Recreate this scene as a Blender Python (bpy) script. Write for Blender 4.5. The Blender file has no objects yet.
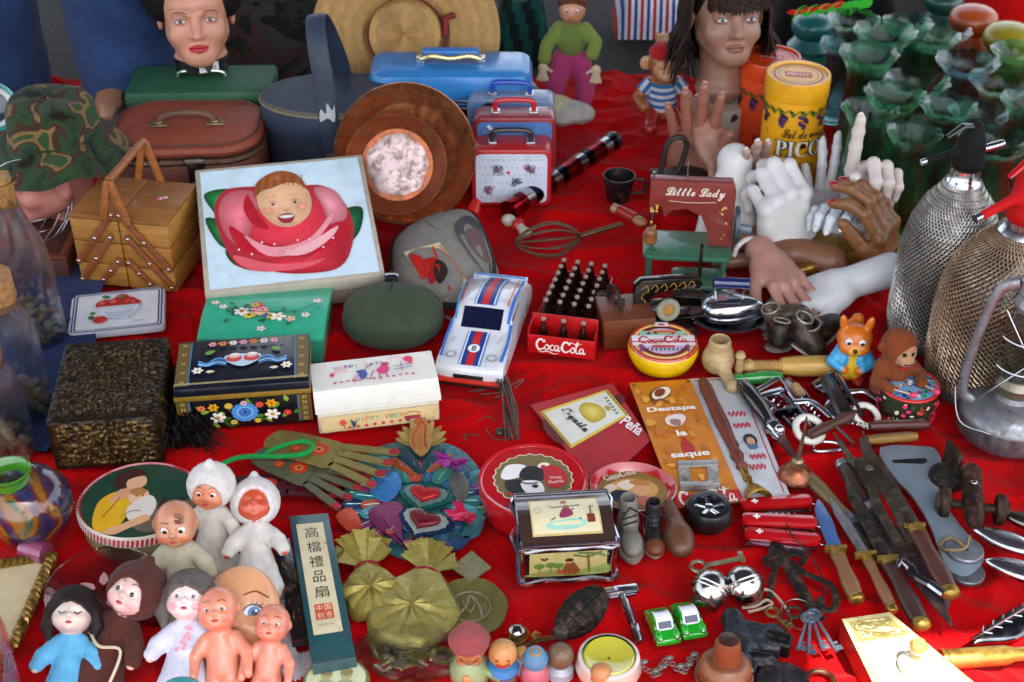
import bpy,bmesh,math,random
import numpy as np
from mathutils import Vector,Matrix,Euler,noise
R=math.radians
PI=math.pi
sc=bpy.context.scene
COL=sc.collection
random.seed(7)
# ------------------------------------------------ camera
CH,PITCH,F=1.10,R(35),1400.0
cam_d=bpy.data.cameras.new('camera');cam=bpy.data.objects.new('camera',cam_d);COL.objects.link(cam)
cam.location=(0,0,CH);cam.rotation_euler=(PI/2-PITCH,0,0)
cam_d.sensor_width=36;cam_d.lens=36*F/1024;cam_d.clip_start=0.02;cam_d.clip_end=400
sc.camera=cam
cam_d.dof.use_dof=True;cam_d.dof.focus_distance=1.62;cam_d.dof.aperture_fstop=9.0
# ------------------------------------------------ sky and sun
SUN_EL,SUN_AZ=R(66),R(160)
wd=bpy.data.worlds.new('World');sc.world=wd;wd.use_nodes=True
wn=wd.node_tree.nodes;bg=wn['Background']
sky=wn.new('ShaderNodeTexSky');sky.sky_type='NISHITA';sky.sun_disc=False
sky.sun_elevation=SUN_EL;sky.sun_rotation=SUN_AZ
sky.dust_density=2.5;sky.ozone_density=.6
hs=wn.new('ShaderNodeHueSaturation');hs.inputs['Saturation'].default_value=.42
wd.node_tree.links.new(sky.outputs[0],hs.inputs['Color']);wd.node_tree.links.new(hs.outputs[0],bg.inputs[0]);bg.inputs[1].default_value=0.15
sd=bpy.data.lights.new('sun','SUN');sun=bpy.data.objects.new('sun',sd);COL.objects.link(sun)
sd.energy=4.0;sd.angle=R(0.53);sd.color=(1.0,.95,.88)
sun.location=(1,-2,6)
sun.rotation_euler=Vector((-math.sin(SUN_AZ)*math.cos(SUN_EL),-math.cos(SUN_AZ)*math.cos(SUN_EL),-math.sin(SUN_EL))).to_track_quat('-Z','Y').to_euler()
sc.view_settings.view_transform='Standard';sc.view_settings.look='None'
sc.view_settings.exposure=1.98;sc.view_settings.gamma=1.0
sc.render.engine='CYCLES'
sc.cycles.max_bounces=8;sc.cycles.transmission_bounces=8;sc.cycles.transparent_max_bounces=12
sc.cycles.caustics_reflective=False;sc.cycles.caustics_refractive=False
sc.cycles.sample_clamp_indirect=6
try:sc.cycles.use_denoising=True
except Exception:pass
# ------------------------------------------------ pixel of the photo -> point of the place
_fw=Vector((0,math.cos(PITCH),-math.sin(PITCH)));_up=Vector((0,math.sin(PITCH),math.cos(PITCH)))
def ray(px,py):
    return _fw+Vector((1,0,0))*((px-512)/F)-_up*((py-341)/F)
def G(px,py,z=0.0):
    d=ray(px,py);t=(z-CH)/d.z
    return Vector((0,0,CH))+d*t
def Hz(px,py,py2):
    b=G(px,py);d=ray(px,py2);return CH+d.z*b.y/d.y
def mpp(px,py,z=0.0):
    return (G(px,py,z)-Vector((0,0,CH))).dot(_fw)/F
def frame2(a,b,z=0.0):
    """edge between two pixels at height z -> midpoint, length, heading"""
    A,B=G(a[0],a[1],z),G(b[0],b[1],z);d=B-A
    return (A+B)/2,d.length,math.atan2(d.y,d.x)
# ------------------------------------------------ colour
def lin(h):
    if isinstance(h,str):
        h=h.lstrip('#');c=[int(h[i:i+2],16)/255 for i in (0,2,4)]
        return tuple(x/12.92 if x<=.04045 else ((x+.055)/1.055)**2.4 for x in c)
    return tuple(h[:3])
# ------------------------------------------------ materials: the colour sits in the mesh attribute Col
MATS={}
def mat(kind):
    if kind in MATS:return MATS[kind]
    P=dict(
        paint=dict(r=.32,v=.18,vs=40,b=.05,bs=120,coat=.3),
        gloss=dict(r=.12,v=.08,vs=20,b=.02,bs=60,coat=.8),
        plastic=dict(r=.3,v=.07,vs=30,b=.03,bs=90,coat=.15),
        matte=dict(r=.75,v=.2,vs=50,b=.12,bs=200),
        print=dict(r=.38,v=.14,vs=35,b=.03,bs=90,coat=.1),
        skin=dict(r=.42,v=.12,vs=25,b=.04,bs=160,coat=.1),
        cloth=dict(r=.95,v=.25,vs=60,b=.35,bs=900,sheen=.08),
        velvet=dict(r=.9,v=.42,vs=11,b=.5,bs=260,sheen=.05),
        leather=dict(r=.5,v=.25,vs=35,b=.4,bs=420),
        wood=dict(r=.45,v=.5,vs=14,b=.12,bs=90,grain=True,coat=.15),
        cork=dict(r=.85,v=.7,vs=140,b=.5,bs=220),
        straw=dict(r=.8,v=.3,vs=90,b=.5,bs=260),
        chrome=dict(r=.13,v=.15,vs=30,b=.03,bs=90,m=1,rv=.15),
        metal=dict(r=.34,v=.4,vs=45,b=.12,bs=160,m=.7,rv=.3),
        brass=dict(r=.28,v=.35,vs=50,b=.08,bs=120,m=.8,rv=.25),
        iron=dict(r=.62,v=.7,vs=60,b=.35,bs=220,m=.75,rv=.25),
        foil=dict(r=.34,v=.3,vs=110,b=.18,bs=240,m=.4,rv=.25),
        hair=dict(r=.62,v=.5,vs=80,b=.2,bs=300),
        asphalt=dict(r=.9,v=.4,vs=60,b=.6,bs=200),
    )[kind]
    m=bpy.data.materials.new(kind);m.use_nodes=True;n=m.node_tree.nodes;L=m.node_tree.links
    bs=n['Principled BSDF'];at=n.new('ShaderNodeAttribute');at.attribute_name='Col'
    tc=n.new('ShaderNodeTexCoord')
    nz=n.new('ShaderNodeTexNoise');nz.inputs['Scale'].default_value=P['vs'];nz.inputs['Detail'].default_value=5;nz.inputs['Roughness'].default_value=.62
    src=tc.outputs['Object']
    if P.get('grain'):
        mp=n.new('ShaderNodeMapping');mp.inputs['Scale'].default_value=(1,9,9);L.new(src,mp.inputs[0]);L.new(mp.outputs[0],nz.inputs['Vector'])
        nz.inputs['Distortion'].default_value=.6
    else:L.new(src,nz.inputs['Vector'])
    mr=n.new('ShaderNodeMapRange');mr.inputs[1].default_value=.25;mr.inputs[2].default_value=.75
    mr.inputs[3].default_value=1-P['v'];mr.inputs[4].default_value=1+P['v']*.45;L.new(nz.outputs[0],mr.inputs[0])
    mx=n.new('ShaderNodeVectorMath');mx.operation='SCALE';L.new(at.outputs['Color'],mx.inputs[0]);L.new(mr.outputs[0],mx.inputs['Scale'])
    L.new(mx.outputs[0],bs.inputs['Base Color'])
    rr=n.new('ShaderNodeMapRange');rv=P.get('rv',.12)
    rr.inputs[1].default_value=.3;rr.inputs[2].default_value=.7;rr.inputs[3].default_value=max(.03,P['r']-rv*.4);rr.inputs[4].default_value=min(1,P['r']+rv)
    n2=n.new('ShaderNodeTexNoise');n2.inputs['Scale'].default_value=P['vs']*1.7;n2.inputs['Detail'].default_value=6;L.new(src,n2.inputs['Vector']);L.new(n2.outputs[0],rr.inputs[0]);L.new(rr.outputs[0],bs.inputs['Roughness'])
    n3=n.new('ShaderNodeTexNoise');n3.inputs['Scale'].default_value=P['bs'];n3.inputs['Detail'].default_value=3;L.new(src,n3.inputs['Vector'])
    bu=n.new('ShaderNodeBump');bu.inputs['Strength'].default_value=min(1,P['b']*2);bu.inputs['Distance'].default_value=.0012;L.new(n3.outputs[0],bu.inputs['Height']);L.new(bu.outputs[0],bs.inputs['Normal'])
    bs.inputs['Metallic'].default_value=P.get('m',0)
    bs.inputs['Coat Weight'].default_value=P.get('coat',0);bs.inputs['Coat Roughness'].default_value=.08
    if P.get('sheen'):bs.inputs['Sheen Weight'].default_value=P['sheen'];bs.inputs['Sheen Roughness'].default_value=.5;bs.inputs['Sheen Tint'].default_value=(1,.6,.6,1) if kind=='velvet' else (1,1,1,1)
    if kind=='velvet':bs.inputs['Specular IOR Level'].default_value=.08
    if kind in ('hair','matte','cloth'):bs.inputs['Specular IOR Level'].default_value=.25
    if kind=='skin':bs.inputs['Subsurface Weight'].default_value=.08;bs.inputs['Subsurface Radius'].default_value=(.01,.004,.002);bs.inputs['Subsurface Scale'].default_value=.5
    if kind in ('print','paint','gloss','plastic','skin'):
        w1=n.new('ShaderNodeTexNoise');w1.inputs['Scale'].default_value=210;w1.inputs['Detail'].default_value=6;w1.inputs['Roughness'].default_value=.7;L.new(src,w1.inputs['Vector'])
        w2=n.new('ShaderNodeTexNoise');w2.inputs['Scale'].default_value=26;w2.inputs['Detail'].default_value=5;L.new(src,w2.inputs['Vector'])
        r1=n.new('ShaderNodeMapRange');r1.inputs[1].default_value=.60;r1.inputs[2].default_value=.68;L.new(w1.outputs[0],r1.inputs[0])
        r2=n.new('ShaderNodeMapRange');r2.inputs[1].default_value=.50;r2.inputs[2].default_value=.66;L.new(w2.outputs[0],r2.inputs[0])
        mm=n.new('ShaderNodeMath');mm.operation='MULTIPLY';L.new(r1.outputs[0],mm.inputs[0]);L.new(r2.outputs[0],mm.inputs[1])
        m3=n.new('ShaderNodeMath');m3.operation='MULTIPLY_ADD';L.new(mm.outputs[0],m3.inputs[0]);m3.inputs[1].default_value=.75 if kind !='skin' else .35;m5=n.new('ShaderNodeMath');m5.operation='MULTIPLY';m5.inputs[1].default_value=.13;L.new(r2.outputs[0],m5.inputs[0]);L.new(m5.outputs[0],m3.inputs[2])
        mi=n.new('ShaderNodeMix');mi.data_type='RGBA';L.new(m3.outputs[0],mi.inputs[0]);L.new(mx.outputs[0],mi.inputs[6]);mi.inputs[7].default_value=(.09,.06,.045,1);L.new(mi.outputs[2],bs.inputs['Base Color'])
    if kind in ('metal','iron','brass'):
        w1=n.new('ShaderNodeTexNoise');w1.inputs['Scale'].default_value=75;w1.inputs['Detail'].default_value=8;w1.inputs['Roughness'].default_value=.72;L.new(src,w1.inputs['Vector'])
        r1=n.new('ShaderNodeMapRange');r1.inputs[1].default_value=.50;r1.inputs[2].default_value=.64;r1.inputs[4].default_value=.6;L.new(w1.outputs[0],r1.inputs[0])
        mi=n.new('ShaderNodeMix');mi.data_type='RGBA';L.new(r1.outputs[0],mi.inputs[0]);L.new(mx.outputs[0],mi.inputs[6]);mi.inputs[7].default_value=(.12,.055,.03,1) if kind !='brass' else (.10,.07,.03,1);L.new(mi.outputs[2],bs.inputs['Base Color'])
        m6=n.new('ShaderNodeMath');m6.operation='MULTIPLY_ADD';m6.inputs[1].default_value=-.7;m6.inputs[2].default_value=P['m'];L.new(r1.outputs[0],m6.inputs[0]);L.new(m6.outputs[0],bs.inputs['Metallic'])
    if kind=='velvet':
        vo=n.new('ShaderNodeTexVoronoi');vo.inputs['Scale'].default_value=120;L.new(src,vo.inputs['Vector']);lt=n.new('ShaderNodeMath');lt.operation='LESS_THAN';lt.inputs[1].default_value=.055;L.new(vo.outputs['Distance'],lt.inputs[0])
        n4=n.new('ShaderNodeTexNoise');n4.inputs['Scale'].default_value=6;L.new(src,n4.inputs['Vector']);gt=n.new('ShaderNodeMath');gt.operation='GREATER_THAN';gt.inputs[1].default_value=.56;L.new(n4.outputs[0],gt.inputs[0])
        mu=n.new('ShaderNodeMath');mu.operation='MULTIPLY';L.new(lt.outputs[0],mu.inputs[0]);L.new(gt.outputs[0],mu.inputs[1]);mi=n.new('ShaderNodeMix');mi.data_type='RGBA';L.new(mu.outputs[0],mi.inputs[0]);L.new(mx.outputs[0],mi.inputs[6]);mi.inputs[7].default_value=(.55,.3,.28,1);L.new(mi.outputs[2],bs.inputs['Base Color'])
    MATS[kind]=m;return m
def canvas_mat():
    m=bpy.data.materials.new('canvas');m.use_nodes=True;n=m.node_tree.nodes;L=m.node_tree.links;o=n['Material Output'];d=n['Principled BSDF'];d.inputs['Base Color'].default_value=(*lin('8fa6c0'),1);d.inputs['Roughness'].default_value=.9
    tr=n.new('ShaderNodeBsdfTranslucent');tr.inputs[0].default_value=(*lin('b8c4d0'),1);mx=n.new('ShaderNodeMixShader');mx.inputs[0].default_value=.09;L.new(d.outputs[0],mx.inputs[1]);L.new(tr.outputs[0],mx.inputs[2]);L.new(mx.outputs[0],o.inputs[0]);return m
def glass_mat(name,col,rough=.02,ior=1.45,alpha=None):
    if name in MATS:return MATS[name]
    m=bpy.data.materials.new(name);m.use_nodes=True;n=m.node_tree.nodes;L=m.node_tree.links
    bs=n['Principled BSDF'];bs.inputs['Base Color'].default_value=(*lin(col),1);bs.inputs['Roughness'].default_value=rough
    bs.inputs['Transmission Weight'].default_value=1;bs.inputs['IOR'].default_value=ior
    tc=n.new('ShaderNodeTexCoord');nz=n.new('ShaderNodeTexNoise');nz.inputs['Scale'].default_value=45;L.new(tc.outputs['Object'],nz.inputs['Vector'])
    bu=n.new('ShaderNodeBump');bu.inputs['Strength'].default_value=.12;bu.inputs['Distance'].default_value=.002;L.new(nz.outputs[0],bu.inputs['Height']);L.new(bu.outputs[0],bs.inputs['Normal'])
    if alpha is not None:bs.inputs['Alpha'].default_value=alpha
    MATS[name]=m;return m
# ------------------------------------------------ mesh builder
def T(x=0,y=0,z=0,rx=0,ry=0,rz=0,s=1.0):
    M=Matrix.Translation((x,y,z)) @ Euler((R(rx),R(ry),R(rz))).to_matrix().to_4x4()
    S_=Matrix.Diagonal((*(s if isinstance(s,(tuple,list)) else (s,s,s)),1))
    return M @ S_
def cr(pts,n=6,closed=False):
    """Catmull-Rom through points"""
    P=[Vector(p) for p in pts];out=[];N=len(P)
    rng=range(N if closed else N-1)
    for i in rng:
        p0=P[(i-1) % N] if closed or i>0 else P[0]*2-P[1]
        p1,p2=P[i],P[(i+1) % N]
        p3=P[(i+2) % N] if closed or i+2<N else P[-1]*2-P[-2]
        for k in range(n):
            t=k/n;out.append(.5*((2*p1)+(p2-p0)*t+(2*p0-5*p1+4*p2-p3)*t*t+(3*p1-p0-3*p2+p3)*t**3))
    if not closed:out.append(P[-1])
    return out
TXT={}
def text_mesh(s,bold=0):
    k=(s,bold)
    if k not in TXT:
        c=bpy.data.curves.new('lettering','FONT');c.body=s;c.align_x='CENTER';c.align_y='CENTER';c.offset=bold;c.resolution_u=4
        o=bpy.data.objects.new('lettering',c);COL.objects.link(o);bpy.context.view_layer.update()
        m=bpy.data.meshes.new_from_object(o.evaluated_get(bpy.context.evaluated_depsgraph_get()))
        vs=[v.co.copy() for v in m.vertices];fs=[tuple(p.vertices) for p in m.polygons]
        bpy.data.objects.remove(o);bpy.data.curves.remove(c);bpy.data.meshes.remove(m)
        xs=[v.x for v in vs];ys=[v.y for v in vs]
        cx,cy=(min(xs)+max(xs))/2,(min(ys)+max(ys))/2;w=max(xs)-min(xs);h=max(ys)-min(ys)
        TXT[k]=([Vector((v.x-cx,v.y-cy,0)) for v in vs],fs,w,h)
    return TXT[k]
class MB:
    def __init__(s,M=None):s.v=[];s.f=[];s.c=[];s.M=M;s.lay=0
    def add(s,vs,fs,col,M=None):
        k=len(s.v);X=M if M is not None else None
        for p in vs:
            p=Vector(p)
            if X is not None:p=X @ p
            if s.M is not None:p=s.M @ p
            s.v.append(p)
        multi=isinstance(col,list);cc=None if multi else lin(col)
        for i,f in enumerate(fs):
            s.f.append(tuple(k+a for a in f));s.c.append(lin(col[i % len(col)]) if multi else cc)
        return s
    def bm(s,b,col,M=None):
        b.verts.ensure_lookup_table()
        vs=[v.co.copy() for v in b.verts];b.verts.index_update();fs=[tuple(v.index for v in f.verts) for f in b.faces];b.free()
        return s.add(vs,fs,col,M)
    def box(s,c,d,col,bev=0.0,M=None,seg=2,taper=1.0):
        b=bmesh.new();bmesh.ops.create_cube(b,size=1)
        for v in b.verts:
            k=taper if v.co.z>0 else 1
            v.co=Vector((v.co.x*d[0]*k,v.co.y*d[1]*k,v.co.z*d[2]))
        if bev>0:bmesh.ops.bevel(b,geom=b.edges[:],offset=bev,segments=seg,affect='EDGES',profile=.5)
        for v in b.verts:v.co+=Vector(c)
        return s.bm(b,col,M)
    def lathe(s,prof,col,seg=28,M=None,sx=1,sy=1,wob=None,cap=True,a0=0,a1=2*PI):
        """prof [(r,z)...]; col may be a list, one per profile segment; wob(ang,i)->(dr,dz)"""
        vs=[];fs=[];cs=[];n=len(prof);full=abs(a1-a0-2*PI)<1e-6;m=seg if full else seg+1
        for i,(r,z) in enumerate(prof):
            for j in range(m):
                a=a0+(a1-a0)*j/seg;dr,dz=wob(a,i) if wob else (0,0)
                vs.append((math.cos(a)*(r+dr)*sx,math.sin(a)*(r+dr)*sy,z+dz))
        for i in range(n-1):
            for j in range(seg):
                j2=(j+1) % m
                fs.append((i*m+j,i*m+j2,(i+1)*m+j2,(i+1)*m+j));cs.append(col[i % len(col)] if isinstance(col,list) else col)
        if cap and full:
            if prof[0][0]>1e-5:fs.append(tuple(range(m))[::-1]);cs.append(col[0] if isinstance(col,list) else col)
            if prof[-1][0]>1e-5:fs.append(tuple((n-1)*m+j for j in range(m)));cs.append(col[-1] if isinstance(col,list) else col)
        return s.add(vs,fs,cs,M)
    def tube(s,pts,r,col,seg=8,closed=False,M=None,flat=1.0,cap=True,n0=None):
        P=[Vector(p) for p in pts];n=len(P);vs=[];fs=[]
        up=Vector((0,0,1));prev=None
        for i,p in enumerate(P):
            a=P[(i-1) % n] if closed or i>0 else p;b=P[(i+1) % n] if closed or i<n-1 else p
            t=(b-a);t=t.normalized() if t.length>1e-9 else Vector((0,0,1))
            if prev is None and n0 is not None:nn=(Vector(n0)-t*Vector(n0).dot(t)).normalized()
            elif prev is None:
                q=up if abs(t.z)<.9 else Vector((1,0,0));nn=t.cross(q).normalized()
            else:
                nn=prev-t*prev.dot(t);nn=nn.normalized() if nn.length>1e-6 else t.orthogonal().normalized()
            prev=nn;bb=t.cross(nn);rr=r[i] if isinstance(r,(list,tuple)) else r
            for j in range(seg):
                an=2*PI*j/seg;vs.append(p+nn*math.cos(an)*rr+bb*math.sin(an)*rr*flat)
        for i in range(n if closed else n-1):
            for j in range(seg):
                i2=(i+1) % n;j2=(j+1) % seg;fs.append((i*seg+j,i*seg+j2,i2*seg+j2,i2*seg+j))
        if not closed and cap:fs.append(tuple(range(seg))[::-1]);fs.append(tuple((n-1)*seg+j for j in range(seg)))
        return s.add(vs,fs,col,M)
    def ell(s,c,r,col,M=None,seg=20,rings=12):
        rr=r if isinstance(r,(tuple,list)) else (r,r,r);prof=[]
        MM=Matrix.Translation(c) @ Matrix.Diagonal((*rr,1));MM=MM if M is None else M @ MM
        prof=[(max(1e-6,math.sin(PI*i/rings)),-math.cos(PI*i/rings)) for i in range(rings+1)]
        return s.lathe(prof,col,seg,MM,cap=False)
    def torus(s,c,R_,r,col,M=None,seg=32,ts=8):
        pts=[(c[0]+R_*math.cos(2*PI*i/seg),c[1]+R_*math.sin(2*PI*i/seg),c[2]) for i in range(seg)]
        return s.tube(pts,r,col,ts,True,M)
    def prism(s,poly,z0,z1,col,M=None,side=None,bev=0):
        n=len(poly)
        if bev:
            b=bmesh.new();vv=[b.verts.new((p[0],p[1],z0)) for p in poly];f=b.faces.new(vv)
            r_=bmesh.ops.extrude_face_region(b,geom=[f]);
            for g in r_['geom']:
                if isinstance(g,bmesh.types.BMVert):g.co.z=z1
            bmesh.ops.recalc_face_normals(b,faces=b.faces[:])
            ed=[e for e in b.edges if abs(e.verts[0].co.z-e.verts[1].co.z)<1e-7]
            bmesh.ops.bevel(b,geom=ed,offset=bev,segments=2,affect='EDGES',profile=.5)
            return s.bm(b,col,M)
        vs=[(p[0],p[1],z0) for p in poly]+[(p[0],p[1],z1) for p in poly]
        fs=[tuple(range(n))[::-1],tuple(range(n,2*n))];cs=[col,col]
        for i in range(n):fs.append((i,(i+1) % n,n+(i+1) % n,n+i));cs.append(side or col)
        return s.add(vs,fs,cs,M)
    # ---- flat printed artwork, each shape a hair above the last
    def _z(s):s.lay+=1;return min(s.lay,12)*.00006+s.lay*.00002
    def poly(s,pts,col,M=None):
        z=s._z();return s.add([(p[0],p[1],z) for p in pts],[tuple(range(len(pts)))],col,M)
    def disc(s,x,y,rx,ry,col,rot=0,n=20,M=None):
        c,q=math.cos(R(rot)),math.sin(R(rot));pts=[]
        for i in range(n):
            a=2*PI*i/n;u,w=math.cos(a)*rx,math.sin(a)*ry;pts.append((x+u*c-w*q,y+u*q+w*c))
        return s.poly(pts,col,M)
    def rect(s,x0,y0,x1,y1,col,M=None):return s.poly([(x0,y0),(x1,y0),(x1,y1),(x0,y1)],col,M)
    def soft(s,pts,c0,c1,n=4,k=6,M=None):
        """nested outlines, colour running from rim to middle"""
        cx=sum(p[0] for p in pts)/len(pts);cy=sum(p[1] for p in pts)/len(pts);a,b=(np.array([int(c[i:i+2],16) for i in (0,2,4)]) for c in (c0,c1))
        for i in range(k):
            u=i/(k-1);c=a+(b-a)*u;q=1-.9*i/k;s.blob([(cx+(x-cx)*q,cy+(y-cy)*q) for x,y in pts],'%02x%02x%02x' % tuple(int(v) for v in c),n,M)
        return s
    def blob(s,pts,col,n=5,M=None):return s.poly([(p.x,p.y) for p in cr([(a,b,0) for a,b in pts],n,True)],col,M)
    def line(s,pts,w,col,n=5,M=None,closed=False,smooth=True):
        P=cr([(a,b,0) for a,b in pts],n,closed) if smooth and len(pts)>2 else [Vector((a,b,0)) for a,b in pts]
        z=s._z();vs=[];fs=[];N=len(P)
        for i,p in enumerate(P):
            a=P[(i-1) % N] if closed or i else p;b=P[(i+1) % N] if closed or i<N-1 else p
            t=b-a;t=t.normalized() if t.length>1e-9 else Vector((1,0,0));nn=Vector((-t.y,t.x,0))
            ww=(w(i/(N-1)) if callable(w) else w)*.5
            vs+=[p+nn*ww+Vector((0,0,z)),p-nn*ww+Vector((0,0,z))]
        for i in range(N if closed else N-1):
            k=(i+1) % N;fs.append((2*i,2*i+1,2*k+1,2*k))
        return s.add(vs,fs,col,M)
    def ring(s,x,y,r0,r1,col,ry=1.0,n=40,M=None):
        z=s._z();vs=[];fs=[]
        for i in range(n):
            a=2*PI*i/n;vs+=[(x+math.cos(a)*r0,y+math.sin(a)*r0*ry,z),(x+math.cos(a)*r1,y+math.sin(a)*r1*ry,z)]
        for i in range(n):
            k=(i+1) % n;fs.append((2*i,2*i+1,2*k+1,2*k))
        return s.add(vs,fs,col,M)
    def txt(s,t,x,y,w,col,h=None,rot=0,shear=0,bold=0,M=None,lift=None):
        vs,fs,tw,th=text_mesh(t,bold);k=w/tw;kh=k if h is None else h/th;z=s._z() if lift is None else lift
        c,q=math.cos(R(rot)),math.sin(R(rot));out=[]
        for v in vs:
            a,b=v.x*k+v.y*kh*shear,v.y*kh;out.append((x+a*c-b*q,y+a*q+b*c,z))
        return s.add(out,fs,col,M)
    def flower(s,x,y,r,col,mid='f0c040',n=6,rot=0):
        for i in range(n):
            a=rot+360*i/n;s.disc(x+math.cos(R(a))*r*.6,y+math.sin(R(a))*r*.6,r*.45,r*.3,col,a,10)
        return s.disc(x,y,r*.3,r*.3,mid,0,10)
    def leaf(s,x,y,l,w,rot,col):
        pts=[(0,0),(.3,.5),(.65,.42),(1,0),(.65,-.42),(.3,-.5)];c,q=math.cos(R(rot)),math.sin(R(rot))
        return s.poly([(x+(a*l)*c-(b*w)*q,y+(a*l)*q+(b*w)*c) for a,b in pts],col)
    def warp(s,fn,start=0):
        for i in range(start,len(s.v)):s.v[i]=Vector(fn(s.v[i]))
        return s
    def build(s,name,kind,parent=None,ang=38,label=None,noise_=0,**tags):
        me=bpy.data.meshes.new(name);me.from_pydata([tuple(v) for v in s.v],[],s.f)
        me.update()
        ca=me.attributes.new('Col','FLOAT_COLOR','CORNER')
        tot=np.array([len(f) for f in s.f]);arr=np.repeat(np.array([(*c,1) for c in s.c],dtype=np.float32),tot,axis=0)
        if len(arr)==len(me.loops):ca.data.foreach_set('color',arr.ravel())
        if ang>0:
            me.polygons.foreach_set('use_smooth',[True]*len(me.polygons));me.set_sharp_from_angle(angle=R(ang))
        m=mat(kind) if isinstance(kind,str) else kind
        me.materials.append(m)
        o=bpy.data.objects.new(name,me);COL.objects.link(o)
        if parent is not None:o.parent=parent
        if label:o['label']=label
        for k,v in tags.items():o[k]=v
        return o
def thing(name,label,cat,loc=(0,0,0),rz=0,rx=0,ry=0,group=None,s=1.0):
    """an Empty at the thing's base that parents its parts (angles in degrees)"""
    o=bpy.data.objects.new(name,None);COL.objects.link(o);o.empty_display_size=.02
    o.location=loc;o.rotation_mode='ZYX' if False else 'XYZ';o.rotation_euler=(R(rx),R(ry),R(rz));o.scale=(s,s,s) if not isinstance(s,tuple) else s
    o['label']=label;o['category']=cat
    if group:o['group']=group
    return o
def dup(root,loc,rz=None,label=None,group=None,rot=None,s=None):
    r=root.copy();COL.objects.link(r);r.location=loc
    if rz is not None:r.rotation_euler[2]=R(rz)
    if rot is not None:r.rotation_euler=tuple(R(a) for a in rot)
    if s is not None:r.scale=(s,s,s) if not isinstance(s,tuple) else s
    if label:r['label']=label
    if group:r['group']=group
    for ch in list(root.children):
        c=ch.copy();COL.objects.link(c);c.parent=r
        for g in ch.children:
            d=g.copy();COL.objects.link(d);d.parent=c
    return r
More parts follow.
